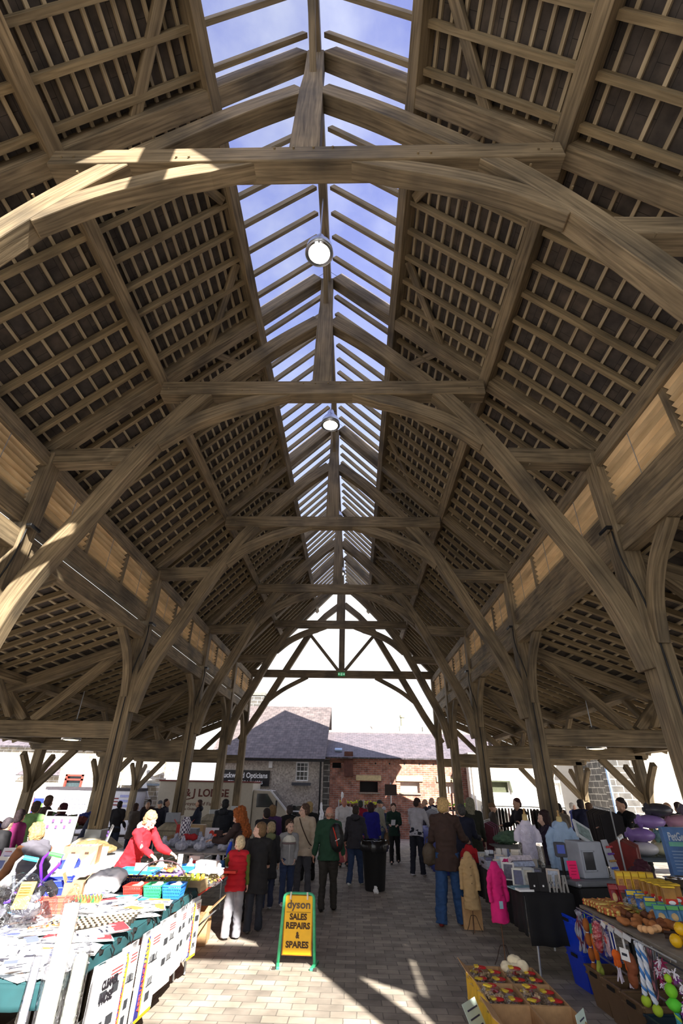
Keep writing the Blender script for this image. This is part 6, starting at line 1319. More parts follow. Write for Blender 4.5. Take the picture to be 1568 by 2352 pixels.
for i in range(14):
    x, y = 2.95+random.random()*.5, 7.95+random.random()*.8; k = i % 3
    t = thing('crystal_ornament', 'tiny glass ornament in the cluster behind the black boxes', 'ornament', (x, y, .862), group='crystal ornaments on the frame table')
    gl = mat('crystal', None, (.85, .88, .92), .08, 0, trans=.6) if i == 0 else gl
    MB().lathe([(.02, 0), (.018, .01), (.006, .02), (.02, .04), (.024, .06), (.012, .085), (.0, .09)], n=8).build('ornament', gl, t)
for i, (x, y, rz, lb) in enumerate(((2.98, 7.78, .1, 'upright black presentation box at the front edge, left'), (3.1, 7.79, -.15, 'upright black presentation box at the front edge, right'))):
    o = mesh_thing(MB().box((0, 0, .1), (.12, .025, .2)), 'presentation_box', C(20, 18, 22), lb, 'box', (x, y, .86), (-.1, 0, rz), bevel=.004); MB().box((0, -.014, .06), (.02, .003, .02)).build('white_tag', M['white'], o, origin=None)
mesh_thing(MB().box((0, 0, .008), (.3, .2, .015)).box((.02, -.03, .02), (.26, .18, .01), rz=.1), 'folded_cloth', C(130, 165, 175), 'pale teal folded cloth at the front corner by the pink coat', 'cloth', (2.87, 8.0, .86), (0, 0, .2))
mesh_thing(MB().box((0, 0, .012), (.2, .14, .024)), 'white_box_lid', M['white'], 'flat white box on the front edge of the frame table', 'box', (2.86, 7.82, .86), (0, 0, .15), bevel=.003)
for i, x in enumerate((3.2, 3.29, 3.38)):
    t = thing('wooden_letter', 'grey wooden letter-shaped easel, %s of three at the front right' % ['left', 'middle', 'right'][i], 'ornament', (x, 7.78, .86)); t.rotation_euler = (0, 0, .1*i); m = MB(); m.beam((-.03, 0, 0), (-.01, 0, .18), .02, .02); m.beam((.03, 0, 0), (.01, 0, .18), .02, .02); m.box((0, 0, .1), (.04, .02, .02)).beam((0, .08, 0), (0, .0, .17), .015, .012); m.build('letter', C(150, 148, 145), t)
bt = thing('box_display', 'tilted display of pink and white patterned boxes behind the wooden letters', 'display', (3.22, 8.9, .87), .3)
for j in range(3): MB().box((0, .05*j, .06+.07*j), (.36, .12, .07), rx=-.5).build('patterned_box', C(*[(190, 170, 190), (170, 180, 205), (205, 195, 205)][j], .3, .5, 30), bt, bevel=.004)
for i, (x, y, h, c, lb) in enumerate(((3.0, 10.3, .2, (230, 232, 240), 'tall white candle box at the back left of the frame table'), (3.08, 10.32, .2, (215, 220, 235), 'second tall white candle box at the back left'), (3.3, 10.1, .24, (130, 140, 175), 'blue-grey upright box at the back of the frame table'), (3.12, 9.95, .26, (225, 220, 215), 'tall cream upright box at the back'), (3.22, 9.95, .26, (215, 212, 215), 'tall grey upright box at the back'), (3.3, 9.5, .12, (230, 200, 60), 'small yellow box among the frames'), (3.6, 9.6, .16, (190, 180, 170), 'beige upright box behind the frames'), (3.0, 9.4, .14, (235, 235, 242), 'low white box on the left edge'))):
    mesh_thing(MB().box((0, 0, h/2), (.07, .05, h)), 'gift_box', C(*c, .1, .4), lb, 'box', (x, y, .86), (0, 0, .1*i), bevel=.003)
t = thing('flower_sign', 'white card with a bright pink flower shape above the pink coat', 'sign', (2.98, 9.0, .86)); MB().box((0, 0, .12), (.18, .008, .22), rz=.1).build('card', M['white'], t); m = MB()
for q in range(6): m.ball((.045*math.cos(q*1.047), -.012, .17+.03*math.sin(q*1.047)), (.03, .006, .022), 8)
m.build('pink_flower', C(190, 20, 105), t)
crate('clear grey plastic tray of lace goods at the left edge of the frame table', (2.95, 9.75, .86), (.3, .5, .12), (165, 170, 190))
price_card('bright pink handwritten price card on the machine counter', (3.66, 8.14, .957), .15, .14, .2, (250, 30, 110), .1, 4, ink=(200, 10, 80))
# --- coats on stands
def coat_stand(label, x, y, rz, col, top, hem, w=.2, tagc=None):
    t = thing('coat_stand', 'thin wrought wire stand holding a child coat', 'stand', (x, y, 0), rz); t['label'] = label[1]
    MB().tube([(0, 0, .0), (0, 0, top-.05)], .007, 6).build('rod', C(110, 75, 50), t)
    m = MB()
    for q in range(3): a = q*2.09+.4; m.tube(crv([(0, 0, .22), (.05*math.cos(a), .05*math.sin(a), .2), (.1*math.cos(a), .1*math.sin(a), .08), (.14*math.cos(a), .14*math.sin(a), .01)]), .005, 5)
    m.build('feet', C(60, 42, 32), t)
    MB().tube([(-w*.5, 0, top-.09), (0, 0, top-.04), (w*.5, 0, top-.09)], .006, 5).build('shoulder_bar', M['steel'], t)
    c = MB(); H = top-hem
    oval(c, [((0, 0, hem), w*.66, w*.5), ((0, 0, hem+H*.3), w*.58, w*.42), ((0, 0, hem+H*.6), w*.46, w*.34), ((0, 0, hem+H*.82), w*.5, w*.32), ((0, 0, hem+H*.93), w*.34, w*.22), ((0, 0, top), w*.2, w*.17)])
    for s in (-1, 1): c.tube([(s*w*.38, 0, hem+H*.86), (s*w*.6, -.01, hem+H*.7), (s*w*.68, -.02, hem+H*.5), (s*w*.68, -.03, hem+H*.33)], [w*.2, w*.2, w*.17, w*.16], 12)
    o = remeshed(c, .01, 'child_coat', C(*col, .1, .85), None, 2, .012, 9, 4.4); o.location = (x, y, 0); o.rotation_euler = (0, 0, rz); tag(o, label[0], 'coat')
    if tagc: MB().box((-.02, -w*.5, hem+H*.3), (.05, .01, .08)).build('paper_tag', C(*tagc), o, origin=None)
    m = MB(); 
    for q in range(3): m.ball((.03, -w*.36-.01, hem+H*(.45+.14*q)), (.009, .005, .009), 8)
    m.build('buttons', C(*[int(v*.7) for v in col]), o, origin=None)
    return o
coat_stand(("bright pink child's coat with a paper tag displayed beside the frame table", 'thin stand under the bright pink coat'), 2.62, 8.3, .3, (222, 30, 120), 1.11, .45, .19, (165, 200, 215))
coat_stand(("tan child's coat displayed next to the woman in blue jeans", 'thin stand under the tan coat'), 2.58, 9.95, -.2, (190, 158, 112), 1.06, .3, .2)
coat_stand(("crimson child's jacket just behind the tan coat", 'thin stand under the crimson jacket'), 2.72, 10.45, 0, (165, 12, 28), 1.12, .62, .22)
carton('tall brown cardboard box on the paving behind the tan coat', (2.62, 10.25, 0), (.3, .22, .42), -.1, flaps=(None,)*4)
# --- dressed busts
def bust(label, x, y, z, col, kind):
    t = thing('display_bust', label, 'mannequin', (x, y, z), -.2); MB().lathe([(.1, 0), (.012, .02), (.012, .25)], n=12).build('stand', M['steel'], t)
    m = MB(); m.tube([(0, 0, .62), (0, 0, .74)], [.055, .042], 14); m.ball((0, 0, .745), (.042, .042, .014), 12); m.build('neck_block', C(215, 190, 130), t, smooth=True)
    MB().lathe([(.012, .74), (.022, .77), (.01, .8), (.018, .83), (0, .85)], n=10).build('finial', C(190, 150, 95), t, smooth=True)
    c = MB()
    if kind == 'hoodie':
        oval(c, [((0, 0, .02), .17, .11), ((0, 0, .2), .155, .11), ((0, 0, .45), .165, .115), ((0, 0, .6), .12, .09), ((0, 0, .68), .07, .07)])
        for s in (-1, 1): c.tube([(s*.12, 0, .58), (s*.2, 0, .45), (s*.22, -.02, .2), (s*.21, -.03, .04)], [.065, .065, .055, .05], 12)
        c.ball((0, .07, .62), (.13, .07, .08), 14)
    else:
        oval(c, [((0, 0, .1), .13, .09), ((0, 0, .3), .12, .09), ((0, 0, .48), .13, .095), ((0, 0, .6), .1, .075), ((0, 0, .66), .06, .055)])
        for s in (-1, 1): c.tube([(s*.1, 0, .57), (s*.17, 0, .46), (s*.18, 0, .34)], [.055, .055, .06], 12)
    o = remeshed(c, .011, 'hooded_top' if kind == 'hoodie' else 'lace_top', C(*col, .08, .85), None, 2, .01, 11, 2.2); o.location = (x, y, z); o.rotation_euler = (0, 0, -.2)
    tag(o, 'pale blue child hooded top on a bust beside the seller' if kind == 'hoodie' else 'white lace child dress top on a bust, left of the seller', 'top')
    if kind != 'hoodie':
        s = MB(); oval(s, [((0, 0, -.3), .12, .09), ((0, 0, .12), .1, .08)]); s = remeshed(s, .012, 'blue_trousers', C(110, 150, 165), None, 2, .01, 12, 1.); s.location = (x, y, z); tag(s, 'pale teal child trousers under the white lace top', 'trousers')
        vs = []; m = MB()
        for q in range(2):
            for k in range(21): a = PI*.1+k*PI*1.8/20; r = (.15, .24)[q]+.012*math.sin(k*2.2); vs.append((x+r*math.cos(a+PI/2), y+.75*r*math.sin(a+PI/2), z+(.6, -.25)[q]))
        m.add(vs, [(k, k+1, k+22, k+21) for k in range(20)]); mesh_thing(m, 'net_veil', M['film'], 'transparent net veil hanging around the white lace top', 'veil')
    return t
bust('cloth bust wearing the white lace top and veil', 3.7, 10.1, .865, (222, 215, 232), 'dress'); bust('cloth bust wearing the pale blue hooded top', 4.12, 9.6, .86, (160, 185, 215), 'hoodie')
# --- embroidery machine on its counter
t = thing('machine_counter', 'grey metal counter on a black trunk behind the frames', 'counter', (3.92, 8.3, 0), .25)
MB().box((0, 0, .92), (.8, .5, .07)).build('counter_top', C(105, 108, 115, .1, .4), t, bevel=.02); MB().box((.0, -.02, .7), (.7, .44, .36)).build('black_trunk', C(26, 25, 28), t, bevel=.03); m = MB()
for sx in (-1, 1):
    for sy in (-1, 1): m.box((sx*.3, sy*.18, .26), (.05, .05, .52))
m.build('legs', M['blackmetal'], t)
for s in (-1, 1): MB().ball((s*.36, -.25, .91), .03, 10).build('corner_knob', M['steel'], t, smooth=True)
t = thing('engraving_machine', 'grey desktop machine with a window and a panel of coloured knobs', 'machine', (3.95, 8.35, .957), .25); gm = C(158, 163, 175, .06, .45)
MB().prism([(-.2, 0), (.2, 0), (.17, .42), (-.2, .42)], -.16, .16).build('housing', gm, t, bevel=.015)
MB().box((-.08, -.165, .2), (.16, .012, .2)).build('window', mat('machine_glass', None, (.05, .05, .055), .1), t, bevel=.004)
m = MB()
for q in (-1, 1): m.box((-.08+q*.09, -.168, .2), (.018, .016, .24)).box((-.08, -.168, .2+q*.11), (.2, .016, .018))
m.build('window_frame', gm, t)
MB().slab([(.21, -.2, 0), (.4, -.14, 0), (.3, -.1, .44), (.18, -.15, .44)], .02).build('knob_panel', C(160, 162, 172), t)
for nm, c, r_ in (('red_knobs', (190, 40, 50), 0), ('purple_knobs', (90, 40, 150), 1), ('gold_knobs', (170, 130, 60), 2), ('blue_knobs', (40, 70, 180), 3)):
    m = MB()
    for q in range(4): f = .3-.08*r_; m.ball((.235+.035*q-.02*(f/.4), -.215+.012*q+.04*f, f+.06), .014, 8)
    m.build(nm, C(*c, .1, .3), t, smooth=True)
MB().box((0, -.05, .52), (.3, .03, .26), rx=-.6, rz=.1, ry=.45).build('tilted_display', C(190, 195, 200), t, bevel=.006); MB().box((0, -.075, .525), (.22, .01, .16), rx=-.6, rz=.1, ry=.45).build('display_picture', C(120, 140, 140, .4, .5, 20), t)
t = thing('small_monitor', 'small grey monitor with a blue screen left of the machine', 'monitor', (3.55, 8.2, .957), -.2); MB().box((0, 0, .32), (.15, .13, .17)).build('casing', C(70, 72, 80), t, bevel=.015); MB().box((0, -.068, .33), (.1, .006, .1)).build('screen', mat('blue_screen', None, (.01, .02, .12), .3, 0, (.02, .04, .25), .5), t); m = MB()
m.tube([(0, 0, 0), (0, 0, .24)], .02, 8).box((0, 0, .01), (.14, .12, .02)); m.build('stand', M['blackmetal'], t)
# ================================================================== PET STALL
trestle('pet goods table at the right edge', 3.38, 4.24, 5.3, 7.42, .8, (140, 132, 120))

pal = C(92, 76, 60)
mesh_thing(MB().box((0, 0, .08), (.42, .3, .16)), 'display_riser', C(90, 80, 68), 'wooden riser at the back corner of the pet table', 'riser', (4.02, 7.24, .8)); trestle('small pet goods table beyond the post at the right edge', 4.3, 5.75, 7.12, 7.95, .98, (96, 84, 66))
random.seed(44)
b = crate('bright blue plastic crate standing on the paving by the frame table', (3.52, 7.64, 0), (.44, .4, .33), (22, 60, 205), .12); crate('bright blue plastic crate stacked on top of the other', (3.49, 7.62, .335), (.46, .42, .33), (22, 64, 215), .12)
for i, (y, lb) in enumerate(((6.98, 'brown slatted plastic crate furthest from the viewer under the pet table'), (6.58, 'middle brown slatted plastic crate under the pet table'), (6.18, 'nearest brown slatted plastic crate under the pet table'))):
    crate(lb, (3.54, y, 0), (.6, .37, .32), (116, 92, 66), .06, name='produce_crate')
    m = MB()
    for q in range(10): m.tube([(random.uniform(-.2, .2), random.uniform(-.1, .1), .02), (random.uniform(-.2, .2), random.uniform(-.1, .1), .28)], .025, 6)
    mesh_thing(m, 'dog_chews', C(80, 55, 38, .3), 'pile of dark dog chews in the %s brown crate' % ['far', 'middle', 'near'][i], 'dog chews', (3.54, y, 0)).update_tag()
crate('dark teal crate at the bottom right corner of the picture', (3.56, 5.7, 0), (.62, .5, .28), (20, 45, 60), .05)
# hanging toys along the aisle edge
rail = MB().tube([(3.3, 5.3, .79), (3.3, 7.3, .79)], .009, 6); rail = rail.build('hanging_rail', M['steel']); tag(rail, 'thin steel rail along the edge of the pet table carrying toys', 'rail'); m = MB()
def hang(name, label, y, x=3.28): 
    t = thing(name, label, 'dog toy', (x, y, .78), random.uniform(-.3, .3)); MB().tube([(0, 0, 0), (-.03, 0, .005), (-.04, 0, -.02)], .003, 5).build('hook', M['chrome'], t); return t
def rope(pts, r, col, t, nm='rope'):
    P = crv(pts, 8); m = MB()
    for ph in (0, 2.09, 4.19): m.tube([p+V((r*.55*math.cos(i*.9+ph), r*.55*math.sin(i*.9+ph), 0)) for i, p in enumerate(P)], r*.62, 6, mi=0 if ph else 1)
    return m.build(nm, [C(*col[0]), C(*col[1])], t, smooth=True)
t = hang('rope_toy', 'grey and maroon frayed rope toys hanging at the far end of the rail', 7.2, 3.27)
for i in range(6): rope([(random.uniform(-.04, .04), random.uniform(-.06, .06), 0), (random.uniform(-.05, .05), random.uniform(-.08, .08), -.2), (random.uniform(-.05, .05), random.uniform(-.08, .08), -.36)], .014, ((150, 150, 165), (110, 50, 70)), t)
t = hang('sausage_toy', 'string of four brown sausage-shaped toys hanging on the rail', 7.05); 
for i in range(4): MB().ball((0, 0, -.1-.125*i), (.036, .036, .065), 12).build('sausage', C(160, 88, 30), t, smooth=True)
m = MB(); 
for i in range(3): m.ball((0, 0, -.165-.125*i), .016, 8)
m.build('white_ties', M['white'], t); MB().tube([(0, 0, 0), (0, 0, -.06)], .006, 5).build('cord', C(120, 160, 60), t)
t = hang('carrot_toy', 'orange and green plush carrot toy beside the sausages', 6.9); MB().tube([(0, 0, -.14), (0, 0, -.2), (0, 0, -.36)], [.025, .03, .022], 10).build('orange_body', C(215, 110, 30), t, smooth=True); MB().tube([(0, 0, -.06), (0, 0, -.14)], [.02, .03], 8).build('green_top', C(40, 140, 80), t); blob('yellow_legs', C(150, 160, 60), [((0, 0, -.4), (.025, .02, .05)), ((-.02, 0, -.46), (.02, .02, .06)), ((.025, 0, -.46), (.02, .02, .06))], .009, .004, 20, parent=t)
t = hang('bagged_toy', 'clear bag of red-patterned toys on the rail', 6.75); blob('red_toys', C(190, 50, 60, .4, .5, 40), [((0, 0, -.1), (.05, .06, .09)), ((0, .02, -.2), (.04, .05, .07))], .01, .01, 20, parent=t); blob('clear_bag', M['film'], [((0, 0, -.14), (.065, .075, .16))], .014, .012, 12, parent=t)
t = hang('bagged_toy', 'clear bag with a pink and white printed card on the rail', 6.56); MB().box((0, 0, -.16), (.02, .1, .16), rx=.2).build('printed_card', C(225, 190, 200), t); blob('clear_bag', M['film'], [((0, 0, -.14), (.05, .075, .15))], .014, .012, 12, parent=t); MB().box((-.015, 0, -.12), (.01, .06, .05), rx=.2).build('red_logo', C(200, 50, 60), t)
def octo(label, y, x=3.27):
    t = hang('octopus_toy', label, y, x); m = MB(); m.tube([(0, -.02, 0), (0, -.025, -.16)], .006, 5); m.tube([(0, .03, 0), (0, .02, -.16)], .006, 5); m.build('white_cords', M['white'], t)
    blob('orange_body', C(235, 105, 20), [((0, 0, -.2), (.04, .045, .045))]+[((.0+.02*math.cos(a), .03*math.sin(a), -.26), (.014, .016, .035)) for a in (0, 1.2, 2.5, 3.8, 5)], .008, .003, 25, parent=t)
    m = MB()
    for q in range(8): m.tube([(random.uniform(-.015, .015), random.uniform(-.02, .02), -.28), (random.uniform(-.03, .03), random.uniform(-.04, .04), -.4)], .006, 5)
    m.build('white_tassels', C(215, 205, 220), t)
octo('orange octopus-shaped plush toy with white tassels, left of two on the rail', 6.38); octo('second orange plush toy with white tassels behind a white tag', 6.24, 3.31)
t = hang('bagged_toy', 'brown leather-look bone toy with a white shop tag on the rail', 6.1); blob('brown_bone', C(140, 75, 42), [((0, 0, -.2), (.045, .06, .09)), ((0, .02, -.3), (.04, .05, .08))], .01, .006, 16, parent=t); MB().box((-.05, 0, -.13), (.006, .1, .09), rz=.1).build('white_tag', M['white'], t); MB().box((-.054, 0, -.13), (.004, .06, .02), rz=.1).build('tag_print', C(40, 45, 60), t)
t = hang('rope_ball_toy', 'blue and white rope toy with two yellow-green balls on the rail', 5.9, 3.3); rope([(0, -.03, 0), (.0, -.05, -.15), (.0, -.02, -.3), (0, -.06, -.4)], .022, ((225, 230, 240), (70, 130, 200)), t); rope([(0, .03, 0), (.0, .03, -.15), (.0, .06, -.3), (0, .08, -.38)], .022, ((225, 230, 240), (70, 130, 200)), t)
for y_, z_ in ((-.06, -.44), (.08, -.42)): MB().ball((0, y_, z_), .042, 14).build('tennis_ball', C(175, 205, 50, .08), t, smooth=True)
t = hang('rope_lead', 'dark braided rope leads with a red core hanging in loops', 5.74, 3.3)
for i in range(3): rope([(0, -.03*i, 0), (.0, .06-.03*i, -.2), (.0, .04, -.36), (.0, -.02, -.2), (0, -.04*i, 0)], .008, ((60, 50, 60), (160, 100, 110)), t)
t = hang('frayed_rope_toy', 'white and magenta frayed rope ring toy near the right edge', 5.6, 3.32)
def tufts(t, cs, c1, c2):
    for q, col in enumerate((c1, c2)):
        m = MB()
        for c in cs[q::2]:
            for _ in range(16):
                d = V((random.gauss(0, 1), random.gauss(0, 1), random.gauss(0, 1)-.5)).normalized()*random.uniform(.025, .05); m.tube([c, V(c)+d*.6, V(c)+d+V((0, 0, -.01))], .0045, 4)
        m.build('frayed_strands', C(*col, .2), t)
tufts(t, [(0, .075*math.cos(a*.63), -.14+.075*math.sin(a*.63)) for a in range(10)], (225, 215, 230), (160, 35, 90))
t = hang('tennis_toy', 'lime-green toy with stacked balls and a knotted blue-green tail', 5.5, 3.3); MB().ball((0, 0, -.22), .048, 14).build('ball', C(120, 200, 40), t, smooth=True); MB().ball((0, 0, -.145), .03, 12).build('small_ball', C(160, 205, 45), t, smooth=True); MB().lathe([(.02, -.26), (.065, -.3), (.05, -.33), (.02, -.35)], n=12).build('skirt', C(90, 205, 50), t, smooth=True)
rope([(0, 0, -.33), (.01, .01, -.42), (0, .0, -.52)], .02, ((60, 150, 170), (170, 210, 60)), t, 'knotted_tail')
t = hang('frayed_rope_toy', 'large white and purple frayed rope toy at the right edge', 5.4, 3.34)
tufts(t, [(random.uniform(-.03, .03), random.uniform(-.05, .05), -.1-.03*i) for i in range(10)], (235, 230, 240), (130, 60, 140))
for i, (y, c) in enumerate(((6.46, 'first'), (6.3, 'second'), (6.15, 'third'), (5.98, 'fourth'))):
    mesh_thing(MB().box((0, 0, 0), (.07, .1, .004)).box((-.03, 0, -.02), (.004, .1, .04)), 'ticket_holder', mat('clear_ticket', None, (.8, .82, .85), .1, .3) if i == 0 else bpy.data.materials['clear_ticket'], 'shiny angled ticket holder on the rail, %s from the far end' % c, 'ticket holder', (3.27, y, .805), (.2, .35, .1*i))
# goods on the pet table
def chew_bundle(label, x, y, z, c1, c2, rz, n=12, L=.17):
    t = thing('chew_bundle', label, 'dog chews', (x, y, z), rz, 'bundles of chew sticks on the pet table'); m = MB(); m2 = MB()
    for i in range(n): (m if i % 2 else m2).tube([(-L/2, -.07+.028*(i % 6), .02+.03*(i//6)), (L/2, -.07+.028*(i % 6)+random.uniform(-.01, .01), .02+.03*(i//6))], .013, 6)
    m.build('chew_sticks', C(*c1, .2, .5), t, smooth=True); m2.build('pale_chew_sticks', C(*c2, .2, .5), t, smooth=True); m = MB()
    for q in (-.06, .06): m.box((q, 0, .035), (.006, .18, .062))
    m.build('wrapping_band', C(205, 150, 80), t)
lab = ['front left corner', 'front, second along', 'front, third along', 'second row left', 'second row middle', 'second row right', 'third row left', 'third row middle', 'back by the red packets', 'beside the white lead']
for i in range(10): chew_bundle('bundle of reddish and yellow chew sticks, %s of the pet table' % lab[i], 3.5+(i % 3)*.16, 7.28-(i//3)*.19-.03*(i % 3), .81+.012*(i % 2), [(190, 95, 55), (175, 70, 50), (205, 160, 70)][i % 3], [(225, 200, 110), (215, 185, 100), (190, 200, 80)][i % 3], .3+random.uniform(-.3, .3))
for i in range(24):
    x, y = 3.42+random.random()*.55, 6.1+random.random()*.6
    blob('dried_treat', C(*random.choice([(130, 75, 40), (150, 90, 45), (95, 55, 35), (175, 110, 60)]), .3), [((0, 0, .03), (.07, .05, .03)), ((.03, .02, .05), (.04, .04, .025))], .012, .008, 25, 'brown dried dog treat in the heap at the front of the pet table', 'dog treat', (x, y, .81+random.choice((0, .03))), (0, 0, random.uniform(0, 3)), 'dried treats heap')
blob('cellophane_bag', M['film'], [((0, 0, .06), (.22, .16, .07)), ((.1, .05, .09), (.12, .1, .06))], .015, .02, 16, 'large clear cellophane bag over brown treats, middle of the pet table', 'bag', (3.86, 6.78, .86), (0, 0, -.5)); 
t = thing('rawhide_sticks', 'bundle of thin dark brown sticks spread beside the knotted bones', 'dog chews', (3.56, 5.85, .81), -.5); m = MB()
for i in range(26): a = random.uniform(-.3, .3); m.tube([(-.02, random.uniform(-.03, .03), .02+.02*(i % 3)), (.32*math.cos(a), .32*math.sin(a), .02+.015*(i % 4))], .006, 5)
m.build('sticks', C(62, 40, 30, .3), t)
for i in range(3): blob('knotted_bone', C(235, 180, 125, .1), [((-.07, 0, .03), (.035, .035, .03)), ((.07, 0, .03), (.035, .035, .03)), ((0, 0, .03), (.06, .02, .02))], .008, .003, 20, 'pale knotted rawhide bone, %s of three beside the dark sticks' % ['top', 'middle', 'bottom'][i], 'dog chew', (3.5-.0*i, 6.06-.06*i, .82+.01*i), (0, 0, .3*i), 'knotted bones')
for i, (x, y, z) in enumerate(((3.62, 5.66, .86), (3.5, 5.6, .86), (3.6, 5.56, .86), (3.57, 5.61, .94))):
    mesh_thing(MB().ball((0, 0, 0), .05, 16), 'yellow_ball', C(225, 175, 20, .08, .4), 'yellow ball near the right edge, %s of four' % ['back', 'front left', 'front right', 'top'][i], 'ball', (x, y, z), smooth=True)
# rows of packets, back rows rising
def treat_pack(label, x, y, z, w, h, c, band, rz=.0, tilt=.35, group=None, name='treat_packet'):
    t = thing(name, label, 'packet', (x, y, z), rz, group); o = pack(w, h, .04); o.v = [(p[0], -p[2], p[1]+h/2) for p in o.v]; o.build('packet_body', C(*c, .12, .35), t, origin=None, smooth=True)
    MB().box((0, -.045, h*.82), (w*.92, .003, h*.2)).build('header', C(*band, .08, .4), t); MB().ball((0, -.036, h*.4), (w*.28, .012, h*.2), 12).build('printed_picture', C(200, 170, 120, .3), t); t.rotation_euler = (-tilt, 0, rz); return t
nm = ['leftmost', 'second from left', 'third from left', 'fourth from left', 'fifth from left', 'sixth from left', 'seventh from left', 'rightmost']
for i in range(7): treat_pack('blue treat packet with a yellow header, %s in the middle row' % nm[i], 3.86+(i % 3)*.12, 7.02-.2*(i//3), .82, .11, .19, (30, 110, 200) if i != 2 else (25, 60, 190), (225, 200, 60), -.2)
for i in range(6): treat_pack('blue-grey treat packet, %s in the row nearest the viewer' % nm[i], 3.8+(i % 3)*.13, 6.5-.16*(i//3), .82, .12, .17, (70, 120, 160), (90, 170, 90), -.2)
for i in range(2): treat_pack('dark red treat packet, %s of two beside the white sack' % ['left', 'right'][i], 3.74+i*.1, 7.2-.03*i, .82, .1, .22, (130, 28, 34), (150, 40, 40), -.2)
for i in range(5):
    t = thing('treat_box', 'yellow dog treat box, %s on the riser' % nm[i], 'box', (3.86+i*.085, 7.24-.01*i, .961), -.2, 'yellow treat boxes'); MB().box((0, 0, .1), (.078, .08, .2)).build('carton_body', C(*((215, 165, 45), (225, 180, 40), (220, 170, 50), (235, 190, 20), (205, 165, 70))[i], .06, .5), t, bevel=.003)
    MB().box((0, -.042, .08), (.055, .004, .1)).build('printed_picture', C(170, 120, 70, .4, .6, 40), t); MB().box((0, -.043, .17), (.07, .004, .03)).build('logo_band', C(235, 200, 60), t)
for i in range(7):
    t = thing('treat_tub', 'red and yellow treat tub, %s on the low step' % ['back left', 'back right', 'second row left', 'second row right', 'third row left', 'third row right', 'front'][i], 'tub', (4.0+(i % 2)*.14, 6.9-.14*(i//2), .935), -.2, 'red and yellow treat tubs'); MB().box((0, 0, .09), (.12, .1, .18)).build('tub', C(165, 120, 60, .3, .25), t, bevel=.008)
    MB().box((0, -.054, .05), (.115, .006, .08)).build('red_label', C(200, 50, 35), t); MB().ball((0, -.06, .06), (.035, .004, .018), 10).build('white_arch', M['white'], t); MB().box((0, .0, .19), (.125, .105, .015)).build('lid', C(225, 185, 50), t)
mesh_thing(MB().box((0, 0, .066), (.28, .58, .132)), 'display_riser', C(85, 75, 60), 'low wooden step under the red and yellow tubs', 'riser', (4.08, 6.7, .8))
for i, (x, y) in enumerate(((4.6, 7.4), (4.75, 7.5))):
    t = thing('steel_bowl', 'stainless steel dog bowl, %s, before the blue poster' % ['front one' if i == 0 else 'rear one'][0], 'bowl', (x, y, 1.0 if i == 0 else 1.0)); MB().lathe([(.1, 0), (.12, .01), (.1, .08), (.125, .09), (.1, .085), (.08, .02), (0, .015)], n=24).build('bowl', M['chrome'], t, smooth=True)

ft = thing('leaflet', 'white and blue leaflet standing at the right edge beside the bowls', 'leaflet', (4.95, 7.35, .98), -.2); MB().box((0, 0, .12), (.1, .02, .24)).build('sheet', M['white'], ft); MB().box((0, -.012, .2), (.1, .004, .08)).build('blue_header', C(30, 60, 190), ft)
# poster
t = thing('product_poster', 'tall blue product box with white lettering and an oval window at the right edge', 'box', (5.22, 7.78, .98), -.12); MB().box((.05, .06, .3), (.86, .12, .62)).build('box_body', C(88, 125, 180, .25, .4, 5), t, bevel=.005)
text('PetGear', .13, (-.2, -.006, .5), (PI/2, 0, 0), C(205, 215, 230), 'lettering', t, bold=.003, width=.26); MB().box((-.18, -.004, .42), (.32, .006, .05)).build('green_strip', C(120, 190, 170), t); m = MB()
m.tube([(.12+.07*math.cos(a), -.006, .5+.09*math.sin(a)) for a in [i*PI/10 for i in range(21)]], .009, 6); m.tube([(.2+.2*math.cos(a), -.006, .2+.22*math.sin(a)) for a in [i*PI/10 for i in range(6, 19)]], .005, 5); m.build('ring_prints', C(190, 205, 220), t); m = MB()
for q in range(7): m.box((-.2, -.004, .34-.035*q), (.26, .004, .01))
m.build('small_print', C(150, 175, 210), t)
# white sack
blob('plastic_sack', C(185, 175, 180, .08, .3), [((0, 0, .2), (.16, .12, .22)), ((-.04, 0, .36), (.17, .09, .12)), ((.08, 0, .44), (.12, .04, .1))], .014, .035, 8, 'pale translucent plastic sack behind the chew bundles', 'sack', (4.08, 7.62, .5), (0, 0, .4)); 
blob('cloth_bundle', C(70, 25, 40), [((0, 0, .12), (.16, .14, .12)), ((.05, 0, .22), (.12, .08, .08))], .014, .03, 10, 'dark maroon bagged bundle behind the plastic sack', 'bundle', (4.75, 8.5, .86)); trestle('small dark table holding the maroon bundle', 4.45, 5.15, 8.2, 8.85, .85, (40, 38, 40))
